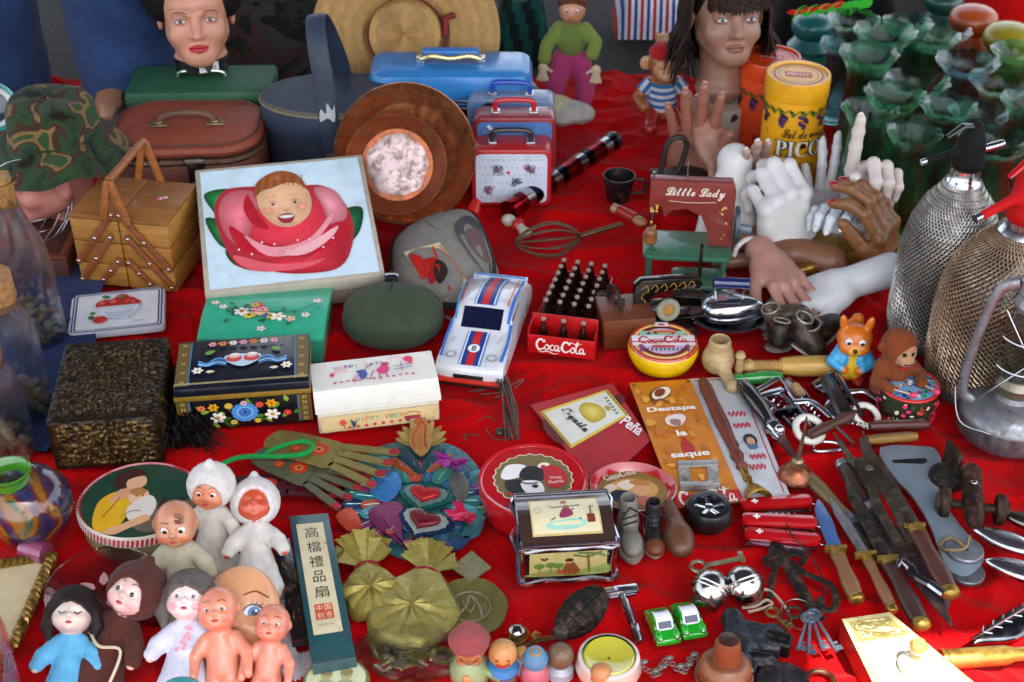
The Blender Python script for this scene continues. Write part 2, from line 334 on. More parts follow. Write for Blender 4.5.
# ------------------------------------------------ organic shapes: smooth union of solids on a grid, one continuous mesh
class SD:
    def __init__(s):s.p=[];s.paint_=[]
    def _a(s,kind,data,col,k,sub,bb):s.p.append((kind,data,lin(col) if col else None,k,sub,bb));return s
    def ball(s,c,r,col='ffffff',k=.004,sub=False,rot=None):
        rr=r if isinstance(r,(tuple,list)) else (r,r,r);m=max(rr)
        Q=np.array(Euler([R(a) for a in rot]).to_matrix().transposed()) if rot else None
        return s._a('e',(np.array(c,float),np.array(rr,float),Q),col,k,sub,(np.array(c)-m,np.array(c)+m))
    def cone(s,a,b,ra,rb=None,col='ffffff',k=.004,sub=False):
        rb=ra if rb is None else rb;a=np.array(a,float);b=np.array(b,float);m=max(ra,rb)
        return s._a('c',(a,b,ra,rb),col,k,sub,(np.minimum(a,b)-m,np.maximum(a,b)+m))
    def box(s,c,h,r=.002,col='ffffff',k=.002,sub=False,rot=None):
        m=np.linalg.norm(h)+r;Q=np.array(Euler([R(a) for a in rot]).to_matrix().transposed()) if rot else None
        return s._a('b',(np.array(c,float),np.array(h,float),r,Q),col,k,sub,(np.array(c)-m,np.array(c)+m))
    def limb(s,pts,rad,col='ffffff',k=.004):
        for i in range(len(pts)-1):s.cone(pts[i],pts[i+1],rad[i],rad[i+1],col,k if i==0 else .002)
        return s
    def paint(s,c,r,col,rot=None):
        rr=r if isinstance(r,(tuple,list)) else (r,r,r)
        Q=np.array(Euler([R(a) for a in rot]).to_matrix().transposed()) if rot else None
        s.paint_.append((np.array(c,float),np.array(rr,float),Q,lin(col)));return s
    @staticmethod
    def _d(kind,dt,P):
        if kind=='e':
            c,r,Q=dt;q=P-c
            if Q is not None:q=q @ Q.T
            k0=np.sqrt(((q/r)**2).sum(-1));k1=np.sqrt(((q/(r*r))**2).sum(-1))+1e-9;return k0*(k0-1)/k1
        if kind=='c':
            a,b,ra,rb=dt;ab=b-a;L2=(ab@ab)+1e-12;h=np.clip(((P-a)@ab)/L2,0,1)
            return np.sqrt(((P-a-h[...,None]*ab)**2).sum(-1))-(ra+(rb-ra)*h)
        c,hh,r,Q=dt;q=P-c
        if Q is not None:q=q @ Q.T
        q=np.abs(q)-hh+r;return np.sqrt((np.maximum(q,0)**2).sum(-1))+np.minimum(q.max(-1),0)-r
    def mesh(s,res=56,noise_amp=0,noise_scale=40):
        pos=[p for p in s.p if not p[4]]
        lo=np.min([p[5][0] for p in pos],0);hi=np.max([p[5][1] for p in pos],0);ext=hi-lo
        h=ext.max()/res;lo=lo-2.5*h;n=(np.ceil((hi-lo)/h)+4).astype(int)
        ax=[lo[i]+h*np.arange(n[i]) for i in range(3)]
        D=np.full(tuple(n),1e3,dtype=np.float64)
        for kind,dt,col,k,sub,bb in s.p:
            pad=k*2+3*h;i0=[max(0,int((bb[0][i]-pad-lo[i])/h)) for i in range(3)];i1=[min(n[i],int((bb[1][i]+pad-lo[i])/h)+2) for i in range(3)]
            if min(i1[i]-i0[i] for i in range(3))<=0:continue
            sl=tuple(slice(i0[i],i1[i]) for i in range(3))
            P=np.stack(np.meshgrid(*[ax[i][sl[i]] for i in range(3)],indexing='ij'),-1);d=s._d(kind,dt,P);o=D[sl];k=max(k,1e-6)
            if sub:
                d=-d;q=np.maximum(k-np.abs(o-d),0)/k;D[sl]=np.maximum(o,d)+q*q*k*.25
            else:
                q=np.maximum(k-np.abs(o-d),0)/k;D[sl]=np.minimum(o,d)-q*q*k*.25
        if noise_amp:
            X=np.stack(np.meshgrid(*ax,indexing='ij'),-1)*noise_scale
            D=D+noise_amp*(np.sin(X[...,0]+1.3*np.sin(X[...,1]))*np.sin(X[...,1]*1.1+np.sin(X[...,2]*1.2))*np.sin(X[...,2]*.9+1.7*np.sin(X[...,0]*.8)))
        sg=D<0;N=n-1
        corner=[(i,j,k) for i in (0,1) for j in (0,1) for k in (0,1)]
        cnt=np.zeros(N,int)
        for (i,j,k) in corner:cnt+=sg[i:N[0]+i,j:N[1]+j,k:N[2]+k]
        act=(cnt>0) & (cnt<8);idx=np.full(N,-1);cells=np.argwhere(act);idx[act]=np.arange(len(cells))
        acc=np.zeros((len(cells),3));num=np.zeros(len(cells));C=cells
        for a in corner:
            for axn in range(3):
                if a[axn]:continue
                b=list(a);b[axn]=1
                da=D[C[:,0]+a[0],C[:,1]+a[1],C[:,2]+a[2]];db=D[C[:,0]+b[0],C[:,1]+b[1],C[:,2]+b[2]]
                m=(da<0) !=(db<0);t=np.where(m,da/(da-db+1e-20),0)
                p=np.tile(np.array(a,float),(len(C),1));p[:,axn]+=t;acc+=p*m[:,None];num+=m
        V=lo+h*(C+acc/num[:,None]);F_=[]
        for axn in range(3):
            u,w=(axn+1) % 3,(axn+2) % 3;sl1=[slice(None)]*3;sl2=[slice(None)]*3;sl1[axn]=slice(0,n[axn]-1);sl2[axn]=slice(1,n[axn])
            A_,B_=sg[tuple(sl1)],sg[tuple(sl2)];E=np.argwhere(A_ !=B_);E=E[(E[:,u]>0) & (E[:,w]>0) & (E[:,u]<n[u]-1) & (E[:,w]<n[w]-1)]
            fl=A_[E[:,0],E[:,1],E[:,2]];q=[]
            for du,dw in ((-1,-1),(0,-1),(0,0),(-1,0)):
                c=E.copy();c[:,u]+=du;c[:,w]+=dw;q.append(idx[c[:,0],c[:,1],c[:,2]])
            q=np.stack(q,1);q[~fl]=q[~fl][:,::-1];F_.append(q)
        F_=np.concatenate(F_);F_=F_[(F_>=0).all(1)]
        best=np.full(len(V),1e9);CV=np.zeros((len(V),3))
        for kind,dt,col,k,sub,bb in s.p:
            if col is None:continue
            d=np.abs(s._d(kind,dt,V)) if sub else s._d(kind,dt,V)
            if sub:d=d+h*.7
            m=d<best;best[m]=d[m];CV[m]=col
        for c,r,Q,col in s.paint_:
            q=V-c
            if Q is not None:q=q @ Q.T
            CV[((q/r)**2).sum(-1)<1]=col
        return V,F_,CV
    def build(s,name,kind,parent=None,res=56,label=None,noise_amp=0,noise_scale=40,**tags):
        V,F_,CV=s.mesh(res,noise_amp,noise_scale)
        me=bpy.data.meshes.new(name);me.vertices.add(len(V));me.vertices.foreach_set('co',V.astype(np.float32).ravel())
        me.loops.add(len(F_)*4);me.loops.foreach_set('vertex_index',F_.astype(np.int32).ravel());me.polygons.add(len(F_))
        me.polygons.foreach_set('loop_start',np.arange(0,len(F_)*4,4,dtype=np.int32));me.update(calc_edges=True);me.validate()
        me.polygons.foreach_set('use_smooth',[True]*len(me.polygons))
        ca=me.attributes.new('Col','FLOAT_COLOR','POINT')
        if len(me.vertices)==len(CV):ca.data.foreach_set('color',np.concatenate([CV,np.ones((len(CV),1))],1).astype(np.float32).ravel())
        me.materials.append(mat(kind) if isinstance(kind,str) else kind)
        o=bpy.data.objects.new(name,me);COL.objects.link(o)
        if parent is not None:o.parent=parent
        if label:o['label']=label
        for k,v in tags.items():o[k]=v
        return o
def tag(o,label,cat,group=None):
    o['label']=label;o['category']=cat
    if group:o['group']=group
    return o
def heart(w,h,n=28):
    pts=[]
    for i in range(n):
        t=2*PI*i/n;pts.append((w*.5*math.sin(t)**3,h*(13*math.cos(t)-5*math.cos(2*t)-2*math.cos(3*t)-math.cos(4*t))/30))
    return pts
def rrect(w,h,r,n=4):
    pts=[]
    for cx,cy,a0 in ((w/2-r,h/2-r,0),(-w/2+r,h/2-r,90),(-w/2+r,-h/2+r,180),(w/2-r,-h/2+r,270)):
        for i in range(n+1):a=R(a0+90*i/n);pts.append((cx+r*math.cos(a),cy+r*math.sin(a)))
    return pts
# flowing script lettering, strokes drawn with a varying pen
def script_cola(m,x,y,w,col,rot=0,M=None):
    """the red-and-white soft-drink lettering, total width w"""
    k=w/10.6;c,q=math.cos(R(rot)),math.sin(R(rot))
    def st(pts,pw=.26,lo=.35):
        P=[((a-5.3)*k,(b-1.1)*k) for a,b in pts];P=[(x+a*c-b*q,y+a*q+b*c) for a,b in P]
        m.line(P,lambda t:pw*k*(lo+(1-lo)*math.sin(PI*min(1,max(0,t)))),col,5,M)
    def Cc(o):st([(o+2.1,2.35),(o+1.9,1.75),(o+1.5,2.25),(o+.9,2.2),(o+.45,1.3),(o+.6,.45),(o+1.2,.1),(o+1.9,.5),(o+2.2,.9)],.42)
    def oo(o):st([(o+.45,1.3),(o+.1,.9),(o+.15,.3),(o+.5,.15),(o+.85,.6),(o+.75,1.15),(o+.4,1.3),(o+.75,.95),(o+1.15,1.1)],.26,.5)
    def cc(o):st([(o+.8,1.15),(o+.5,1.3),(o+.1,.8),(o+.25,.2),(o+.7,.2),(o+1.05,.6)],.27,.5)
    def aa(o):
        st([(o+.8,1.2),(o+.4,1.3),(o+.05,.75),(o+.25,.15),(o+.6,.4),(o+.85,1.2)],.26,.5);st([(o+.88,1.3),(o+.78,.5),(o+.95,.12),(o+1.3,.5)],.28,.5)
    Cc(0);oo(2.0);cc(3.05);aa(3.95)
    st([(4.9,.85),(5.5,.95)],.2,.9)
    Cc(5.1);oo(7.2);st([(8.1,.7),(8.75,2.2),(8.55,2.5),(8.3,1.6),(8.35,.3),(8.75,.15),(9.05,.6)],.26,.5);aa(8.95)
    st([(.5,.25),(1.3,-.35),(2.6,-.1),(4.0,-.5),(4.9,-.25)],.2,.2)
    st([(6.2,2.1),(7.4,2.35),(8.3,2.05),(9.6,2.3)],.18,.2)
def pencil(m,pts,r,col,seg=8,**k):return m.tube(cr(pts,6),r,col,seg,**k)
def BX(pl,pr,ytf,ytb):
    """front base corners in pixels, top-front and top-back rows -> front-mid point, width, depth, height, heading"""
    m,w,a=frame2(pl,pr);xm,yb=(pl[0]+pr[0])/2,(pl[1]+pr[1])/2
    h=Hz(xm,yb,ytf);n=Vector((-math.sin(a),math.cos(a),0))
    q=G(xm,ytb,h);d=(Vector((q.x,q.y,0))-m).dot(n)
    return m,w,abs(d),h,math.degrees(a)
def multi_mat(name,cols,scale,kind='cloth',detail=2,dist=1.2,contrast=True):
    """patches of several colours (camouflage, glazes, marbling), all in the fabric itself"""
    if name in MATS:return MATS[name]
    base=mat(kind);m=base.copy();m.name=name;n=m.node_tree.nodes;L=m.node_tree.links
    nz=n.new('ShaderNodeTexNoise');nz.inputs['Scale'].default_value=scale;nz.inputs['Detail'].default_value=detail;nz.inputs['Distortion'].default_value=dist
    tc=[q for q in n if q.type=='TEX_COORD'][0];L.new(tc.outputs['Object'],nz.inputs['Vector'])
    rp=n.new('ShaderNodeValToRGB');rp.color_ramp.interpolation='CONSTANT' if contrast else 'LINEAR'
    e=rp.color_ramp.elements;k=len(cols)
    while len(e)<k:e.new(.5)
    for i,c in enumerate(cols):
        e[i].position=0 if i==0 else .36+.28*(i-1)/max(1,k-2) if k>2 else .5
        e[i].color=(*lin(c),1)
    L.new(nz.outputs[0],rp.inputs[0])
    at=[q for q in n if q.type=='ATTRIBUTE'][0];sc_=[q for q in n if q.type=='VECT_MATH'][0]
    L.new(rp.outputs[0],sc_.inputs[0]);MATS[name]=m;return m
def struct(o):o['kind']='structure';return o
# ---- ground and the cloth
g=MB();g.add([(-200,-200,-.035),(200,-200,-.035),(200,200,-.035),(-200,200,-.035)],[(0,1,2,3)],'2c2a28')
struct(g.build('ground','asphalt',ang=0))
def fold(x,y):
    v=Vector((x*3.1+noise.noise(Vector((x*2,y*2,3)))*1.2,y*5.5+noise.noise(Vector((x*3,y*3,9)))*1.5,.3))
    a=1-abs(noise.noise(v))*2.2;b=1-abs(noise.noise(v*2.3+Vector((5,1,2))))*2;c=noise.noise(Vector((x*30,y*30,1)))+1.6*(1-abs(noise.noise(Vector((x*9+y*3,y*15,4))))*3)
    e=1-abs(noise.noise(Vector((x*6.5+y*4,y*9-x*2,8))))*5
    e2=1-abs(noise.noise(Vector((x*13-y*8,y*17+x*5,2))))*4.5;e3=noise.noise(Vector((x*3,y*3,12)))
    return-.024+.009*max(0,e)+.0045*max(0,e2)*max(0,min(1,.5+e3*3))+.012*max(0,a)**2+.004*max(0,b)**2+.0009*c
def sheet(name,x0,x1,y0,y1,nx,ny,zf,col,kind,edge=None):
    X=np.linspace(x0,x1,nx);Y=np.linspace(y0,y1,ny);vs=[];fs=[]
    for j,y in enumerate(Y):
        for i,x in enumerate(X):
            dx,dy=edge(x,y) if edge else (0,0);vs.append((x+dx,y+dy,zf(x,y)))
    for j in range(ny-1):
        for i in range(nx-1):a=j*nx+i;fs.append((a,a+1,a+nx+1,a+nx))
    m=MB();m.add(vs,fs,col);return m
rc=sheet('red_cloth',-1.15,1.25,.55,2.47,560,470,fold,'c0060c','velvet',lambda x,y:(.02*math.sin(y*9),.02*math.sin(x*8)))
tag(rc.build('red_cloth','velvet',ang=80),'wrinkled bright red cloth spread under all the wares','cloth')
def fold2(x,y):
    return-.001+.012*max(0,1-2.4*abs(noise.noise(Vector((x*6,y*4,7)))))**2+.002*noise.noise(Vector((x*25,y*25,1)))
bl=G(-70,470);b2=G(78,240)
bc=sheet('blue_cloth',bl.x-.25,G(72,400).x,G(0,452).y,G(0,205).y,60,100,lambda x,y:fold2(x,y)+.003,'1d2f5c','cloth',lambda x,y:(.02*math.sin(y*14),0))
tag(bc.build('blue_cloth','cloth',ang=80),'rumpled dark blue denim cloth under the corked bottles','cloth')
# ---- unseen awning shading the stall, its edge shaped to pass a sun patch
aw=MB();E=[(-2.6,-.06),(.60,-.06),(.655,.13),(1.02,.15),(1.15,-.02),(2.8,-.02),(2.8,4.4),(-2.6,4.4)]
aw.prism(E,0,.004,'2a5fa8');t_=thing('unseen_awning','unseen blue canvas awning shading the stall, its edge notched for a sun patch','awning',(0,0,2.15))
aw.build('canvas',canvas_mat(),t_)
for x,y in ((-2.55,0),(2.75,.04),(-2.55,4.3),(2.75,4.3)):
    p=MB();p.tube([(x,y,-2.18),(x,y,0)],.02,'a0a4a8',10);p.build('pole','metal',t_)
# ---- dark patterned fabric behind the cases
CAMO2=multi_mat('floral_fabric',['17191a','2c322c','1d2220','40403a','4a3330','232b25'],9,detail=3)
def heap(name,pts,h,matl,label,cat,seed=1,sx=40,sy=16,col='303030'):
    """draped heap: x range, y range, height"""
    x0,x1,y0,y1=pts;vs=[];fs=[]
    for j in range(sy+1):
        for i in range(sx+1):
            u,v=i/sx,j/sy;x=x0+(x1-x0)*u;y=y0+(y1-y0)*v
            e=min(1,6*min(u,1-u))**.6*min(1,5*min(v,1-v)+.0)**.6
            nn=noise.noise(Vector((x*9,y*9,seed)))*.35+noise.noise(Vector((x*3,y*3,seed+5)))*.3
            vs.append((x,y,max(-.02,h*e*(1+nn)-.02)))
    for j in range(sy):
        for i in range(sx):a=j*(sx+1)+i;fs.append((a,a+1,a+sx+2,a+sx+1))
    m=MB();m.add(vs,fs,col);o=m.build(name,matl,ang=80)
    bpy.context.view_layer.update();return tag(o,label,cat)
gA,gB=G(120,90),G(345,90)
heap('patterned_fabric',(gA.x-.05,gB.x+.05,gA.y+.05,gA.y+.75),.30,CAMO2,'dark floral patterned fabric bundle behind the green case','fabric',3)
# ---- straw hats
def straw_hat(name,label,loc,rot,r,brim,crown_h,col,band,kind='straw'):
    t=thing(name,label,'hat',loc,rot[2],rot[0],rot[1],'hats on the stall' if 0 else None)
    m=MB();prof=[(r*.02,crown_h*.82),(r*.5,crown_h*.9),(r*.8,crown_h),(r*.97,crown_h*.8),(r*1.0,crown_h*.3),(r*1.05,.004)]
    n=9
    for i in range(1,n+1):k=i/n;prof.append((r*1.05+(brim-r*1.05)*k,.004+.016*k**2))
    prof+=[(brim+.003,.016),(brim-.002,.010)]
    m.lathe(prof,[col if i % 2 else 'b28a50' for i in range(len(prof)-1)],64,wob=lambda a,i:(0,(.012*math.cos(2*a) if i>5 else-.012*math.cos(2*a)*(i<3))),cap=False)
    m.build('brim_and_crown',kind,t)
    b=MB();b.lathe([(r*1.02,crown_h*.28),(r*1.05,crown_h*.26),(r*1.075,.012),(r*1.04,.006)],band,48,cap=False);b.tube([(r*1.06,0,.02),(r*1.1,.03,.03),(r*1.3,.035,.02)],.006,band);b.build('band','leather',t)
    return t
c=G(404,66,.14)
straw_hat('straw_hat','wide straw hat with red band leaning behind the blue case',(c.x,c.y+.10,.15),(62,0,-3),.062,.158,.05,'a8824e','7a1a14')
c=G(268,-2,.0)
m=MB();m.lathe([(.10,.0),(.105,.004),(.09,.01),(.05,.035),(.0001,.04)],'a49a80',30,sy=.8);o=m.build('felt_cap','cloth');o.location=(c.x,c.y,.3);tag(o,'pale beige cap on the dark patterned fabric','cap')
# ---- person in jeans standing behind the stall
JEAN=multi_mat('denim',['101c38','1c3157','2b4670'],7,detail=6,dist=.6,contrast=False)
def person():
    p=G(62,118);t=thing('person','person in blue jeans and grey shirt standing at the back of the stall','person',(p.x,p.y+.08,0))
    s=SD();sk='9a6a4e'
    s.ball((0,0,1.58),(.075,.095,.11),sk,.03);s.cone((0,0,1.38),(0,0,1.5),.05,.048,sk,.03);s.cone((0,-.09,1.58),(0,-.105,1.55),.012,.016,sk,.01)
    s.ball((0,0,1.22),(.19,.11,.22),sk,.05);s.ball((0,0,.98),(.15,.11,.14),sk,.05)
    for q in (-1,1):
        s.limb([(q*.19,0,1.36),(q*.25,.03,1.1),(q*.22,-.14,.92)],[.05,.042,.032],sk,.03)
        s.ball((q*.215,-.20,.89),(.035,.05,.022),sk,.02)
        for f in range(4):s.limb([(q*.215+(f-1.5)*.015,-.235,.89),(q*.215+(f-1.5)*.016,-.265,.875),(q*.215+(f-1.5)*.015,-.275,.855)],[.009,.008,.007],sk,.004)
        s.limb([(q*.18,-.19,.89),(q*.165,-.22,.88)],[.01,.008],sk,.006)
        s.limb([(q*.09,0,.92),(q*.10,-.03,.5),(q*.11,.02,.1)],[.08,.055,.04],sk,.04);s.ball((q*.11,-.05,.04),(.045,.12,.04),sk,.03)
        s.ball((q*.08,0,1.575),(.012,.02,.03),sk,.01)
    s.build('body','skin',t,110)
    s=SD();s.ball((0,0,1.6),(.085,.1,.11),'201510',.02);s.ball((0,-.12,1.55),(.09,.08,.12),None,.01,True);s.build('hair','hair',t,40)
    s=SD();s.ball((0,0,1.22),(.205,.125,.25),'55585c',.05);s.ball((0,0,1.0),(.165,.125,.16),'55585c',.05)
    for q in (-1,1):s.cone((q*.19,0,1.36),(q*.25,.02,1.16),.07,.062,'55585c',.03)
    s.ball((0,-.02,1.5),(.07,.07,.1),None,.01,True);s.build('shirt','cloth',t,60)
    s=SD();s.ball((0,0,.93),(.165,.12,.1),'20365f',.05)
    for q in (-1,1):s.limb([(q*.092,0,.9),(q*.115,-.05,.5),(q*.125,-.02,.05)],[.105,.1,.095],'20365f',.03)
    o=s.build('jeans',JEAN,t,100,noise_amp=.004,noise_scale=28)
    for q in (-1,1):
        m=MB();m.ell((q*.12,-.06,.03),(.045,.11,.045),'2a1e18');m.build('shoe','leather',t)
person()
# ================= mannequin heads
def eye(parent,c,r,iris,look=(0,-1,0),half=False,name='eye'):
    m=MB();q=Vector(look).normalized().to_track_quat('Z','Y').to_matrix().to_4x4()
    A=[0,14,27,32,60,90,140,180];prof=[(max(1e-6,r*math.sin(R(a))),r*math.cos(R(a))) for a in A]
    m.lathe(prof,['080808',iris,'181410','e8e4e0','e8e4e0','e8e4e0','e8e4e0'],16,Matrix.Translation(c) @ q,cap=False)
    return m.build(name,'gloss',parent,ang=0 if half else 60)
def mannequin_head(name,label,loc,rot,s,skin,lips,res=100,iris='5a3c24',lid=None,neck=-.02):
    t=thing(name,label,'mannequin head',loc,rot[2],rot[0],rot[1],s=s)
    h=SD()
    h.ball((0,.012,.142),(.074,.093,.086),skin,.02)
    h.ball((0,-.03,.085),(.051,.062,.062),skin,.03)
    h.ball((0,-.07,.033),(.022,.019,.017),skin,.03)
    for q in (-1,1):
        h.cone((q*.044,-.005,.062),(q*.015,-.064,.034),.016,.014,skin,.03)
        h.ball((q*.037,-.062,.078),(.018,.018,.016),skin,.025)
        h.ball((q*.03,-.099,.1135),(.019,.017,.0095),skin,.014,sub=True)
    h.cone((0,-.082,.122),(0,-.104,.084),.0058,.0088,skin,.012)
    for q in (-1,1):h.ball((q*.0095,-.094,.0805),(.006,.008,.0055),skin,.005)
    for q in (-1,1):h.cone((q*.012,-.089,.1275),(q*.045,-.072,.127),.005,.004,skin,.014)
    for q in (-1,1):h.ball((q*.0295,-.0765,.1125),(.0155,.0125,.0105),skin,.003)
    h.ball((0,-.0885,.0585),(.0195,.0085,.0042),skin,.003);h.ball((0,-.0875,.0508),(.0165,.0085,.0048),skin,.003)
    h.paint((0,-.092,.0545),(.0215,.02,.0082),lips)
    h.ball((0,-.0985,.0547),(.02,.006,.0012),None,.003,sub=True)
    h.cone((0,.022,.07),(0,.014,neck),.05,.047,skin,.03);h.ball((0,.01,neck-.006),(.054,.05,.014),skin,.02)
    for q in (-1,1):
        h.ball((q*.074,.01,.1),(.007,.017,.029),skin,.006);h.ball((q*.081,.006,.104),(.005,.009,.016),None,.004,sub=True)
    if lid:
        for q in (-1,1):h.paint((q*.0295,-.085,.121),(.016,.012,.006),lid)
    h.build('head','skin',t,res)
    for q in (-1,1):
        # painted eye set into the lid: almond white, iris, pupil, lash line, brow
        m=MB();sp=lambda v:(v.x,-.0765-.0132*math.sqrt(max(0,1-((v.x-q*.0295)/.0165)**2-((v.y-.1125)/.0125)**2))-.0006-v.z*1.5,v.y)
        X=q*.0295
        m.blob([(X-.0115,.1118),(X-.004,.1162),(X+.004,.1162),(X+.0115,.1118),(X+.004,.1082),(X-.004,.1082)],'e6dfdc',4)
        m.disc(X,.1125,.0042,.0042,iris);m.disc(X,.1125,.0019,.0019,'0a0807');m.disc(X+.001,.1138,.0007,.0007,'ffffff',n=8)
        m.line([(X-.012,.1118),(X-.004,.1166),(X+.004,.1166),(X+.0125,.1122)],.0018,'1a100c')
        m.line([(X-.011,.1112),(X,.1078),(X+.011,.1115)],.0006,'5a3428')
        m.warp(sp);m.build('painted_eye','paint',t,ang=60)
        b=MB();b.tube(cr([(q*.013,-.0925,.1265),(q*.028,-.092,.1315),(q*.046,-.078,.1275)],5),[.0006]+[.0014]*9+[.0005],'3a2418',6,flat=.6);b.build('eyebrow','hair',t)
    return t
# green case, head on it
c,w,d,h,a=BX((124,150),(270,147),88,64)
h=.115;zt=h;A=G(124,92,zt);B=G(270,90,zt);w=(B-A).length
t=thing('green_case','dark green vinyl case under the short haired mannequin head','case',((A.x+B.x)/2,A.y,0),math.degrees(math.atan2(B.y-A.y,B.x-A.x)))
d=G(195,64,zt).y-A.y
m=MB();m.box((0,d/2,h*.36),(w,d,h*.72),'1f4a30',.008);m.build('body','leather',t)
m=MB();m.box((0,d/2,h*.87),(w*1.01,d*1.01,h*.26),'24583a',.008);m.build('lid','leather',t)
m=MB();m.tube(cr([(-.04,d*.5,h+.003),(-.03,d*.5,h+.012),(.03,d*.5,h+.012),(.04,d*.5,h+.003)],5),.003,'b0b4b0');m.build('handle','chrome',t)
p=G(197,84,zt)
t=mannequin_head('mannequin','smiling mannequin head with short black hair and red lips',(p.x,p.y+.055,zt+.016),(-6,0,12),.80,'c98d72','b01830',iris='6b4028',lid='b57a68',neck=.014)
m=MB();m.lathe([(.055,-.013),(.056,.012),(.05,.016)],'0c0c0c',30,T(0,.008,0));m.build('stand','plastic',t)
m=MB();m.rect(-.006,-.010,.034,.010,'d8d8d4');m.txt('Made',.014,.001,.03,'606060',h=.008)
m.warp(lambda v:(v.x,.008-math.sqrt(max(0,.0575**2-v.x**2))-v.z-.001,v.y+.0));m.build('sticker','print',t)
h=SD();h.ball((0,.028,.158),(.092,.098,.095),'0b0908',.02);h.ball((0,-.085,.10),(.068,.075,.085),None,.02,True);h.ball((0,0,.03),(.075,.1,.05),None,.02,True)
for q in (-1,1):h.limb([(q*.07,-.03,.21),(q*.088,-.02,.16),(q*.084,.0,.125)],[.02,.02,.008],'0b0908',.01)
h.ball((-.07,.01,.14),(.03,.05,.05),'0b0908',.02);h.ball((.07,.01,.14),(.025,.05,.05),'0b0908',.02);h.limb([(-.02,-.06,.225),(.03,-.085,.20),(.07,-.06,.17)],[.02,.014,.01],'0b0908',.015)
h.build('hair','hair',t,60,noise_amp=.0015,noise_scale=160)
# ---- second head, long brown fringe, standing in a printed pot
p=G(720,168);
t=thing('printed_pot','white pot with pictures of dogs under the long haired mannequin head','pot',(p.x,p.y+.05,0))
hp=Hz(722,150,96)
m=MB();m.lathe([(.044,0),(.046,.003),(.046,hp),(.043,hp)],'b8b4a4',32);m.build('pot_body','paint',t)
m=MB();rr=random.Random(4)
for i in range(26):
    x,y=rr.uniform(-.06,.06),rr.uniform(.02,hp-.012)
    m.blob([(x+rr.uniform(.004,.009)*math.cos(k),y+rr.uniform(.004,.010)*math.sin(k)) for k in (0,1,2,3,4,5)],rr.choice(['6e4a30','3c2a20','8b6a48','2a3448','705848']),3)
m.warp(lambda v:((.0466+v.z)*math.sin(v.x/.0466),-(.0466+v.z)*math.cos(v.x/.0466),v.y));m.build('picture','print',t)
t=mannequin_head('mannequin','mannequin head with long dark brown hair and fringe',(p.x-.002,p.y+.05,hp+.066),(-8,0,6),.77,'946c58','7a4840',iris='3a4648',lid='8a6050',neck=-.05)
hm=MB();rr=random.Random(3)
for i in range(700):
    a=rr.uniform(-PI,PI);back=abs(a)<2.1
    r0=rr.uniform(.0,.03);sx,cy=math.sin(a),math.cos(a);top=Vector((r0*sx,.01+r0*cy,.232))
    if back:
        L=rr.uniform(.20,.30);pts=[top,Vector((.06*sx,.012+.075*cy,.215)),Vector((.088*sx,.012+.106*cy,.155)),Vector((.096*sx,.02+.11*cy,.08)),Vector((.098*sx+rr.uniform(-.03,.03),.02+.1*cy+rr.uniform(-.02,.02),.25-L))]
    else:
        q=rr.uniform(-1,1);e=.136+rr.uniform(-.014,.016)+abs(q+.3)*.006;pts=[top,Vector((.045*q,-.06,.215)),Vector((.066*q+.01,-.094+.012*q*q,.165)),Vector((.072*q+.012,-.104+.03*q*q,e))]
    hm.tube(cr(pts,4),[.0035]*(len(pts)*4-4)+[.0008],rr.choice(['1c0d07','2c160c','3a1e10','120805']),4,flat=.35)
hm.build('hair','hair',t,ang=80)
s=SD();s.ball((0,.022,.15),(.084,.098,.086),'120906',.02);s.ball((0,-.085,.09),(.07,.07,.09),None,.02,True);s.build('wig_cap','hair',t,40)
# ---- head in camouflage hat, face turned down to the side
p=G(60,236)
t=mannequin_head('mannequin','pink mannequin head under the camouflage hat, facing down',(p.x+.012,p.y+.015,.030),(6,0,-66),.68,'c47e70','a32028',90,lid='b06a60')
CAMO=multi_mat('camouflage',['17130f','23361f','2a4326','3f2a1d','7a6038','30482a'],13,detail=1.5,dist=.8)
c=G(58,150,.20)
t=thing('camouflage_hat','floppy camouflage bucket hat over the pink mannequin head','hat',(p.x+.010,p.y+.034,.150),-72,0,0,s=(.66,.66,.74))
m=MB();m.lathe([(.0001,.088),(.05,.092),(.085,.085),(.096,.07),(.103,.02),(.105,.01),(.125,-.006),(.15,-.028),(.162,-.04),(.160,-.043),(.12,-.012),(.1,.0)],'2c4228',56,wob=lambda a,i:(.004*math.sin(5*a),(.012*math.sin(3*a+1)+.006*math.sin(7*a)) if i>5 else .004*math.sin(4*a)),cap=False);m.build('crown_and_brim',CAMO,t)
m=MB();m.torus((0,0,.016),.1045,.0022,'20301c');m.build('band','cloth',t)
# ================= train case, brown
def oval(w,d,k=.42,n=7):
    return rrect(w,d,min(w,d)*k,n)
m0,w,d,h,a=BX((112,208),(266,203),149,98)
t=thing('vanity_case','reddish brown vanity case with bronze rim, handle and clasp','case',m0,a)
P=[(x,y+d/2) for x,y in oval(w,d,.36)]
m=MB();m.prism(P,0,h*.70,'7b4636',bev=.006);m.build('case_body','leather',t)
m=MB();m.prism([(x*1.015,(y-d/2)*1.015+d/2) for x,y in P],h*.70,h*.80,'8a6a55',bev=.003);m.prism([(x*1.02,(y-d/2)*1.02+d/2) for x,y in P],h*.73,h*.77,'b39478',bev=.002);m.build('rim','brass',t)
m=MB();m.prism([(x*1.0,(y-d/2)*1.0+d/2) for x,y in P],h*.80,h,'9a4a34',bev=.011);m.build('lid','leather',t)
m=MB();m.tube([(x*.93,(y-d/2)*.9+d/2,h+.0005) for x,y in P],.0018,'5a3426',6,True);m.build('piping','leather',t)
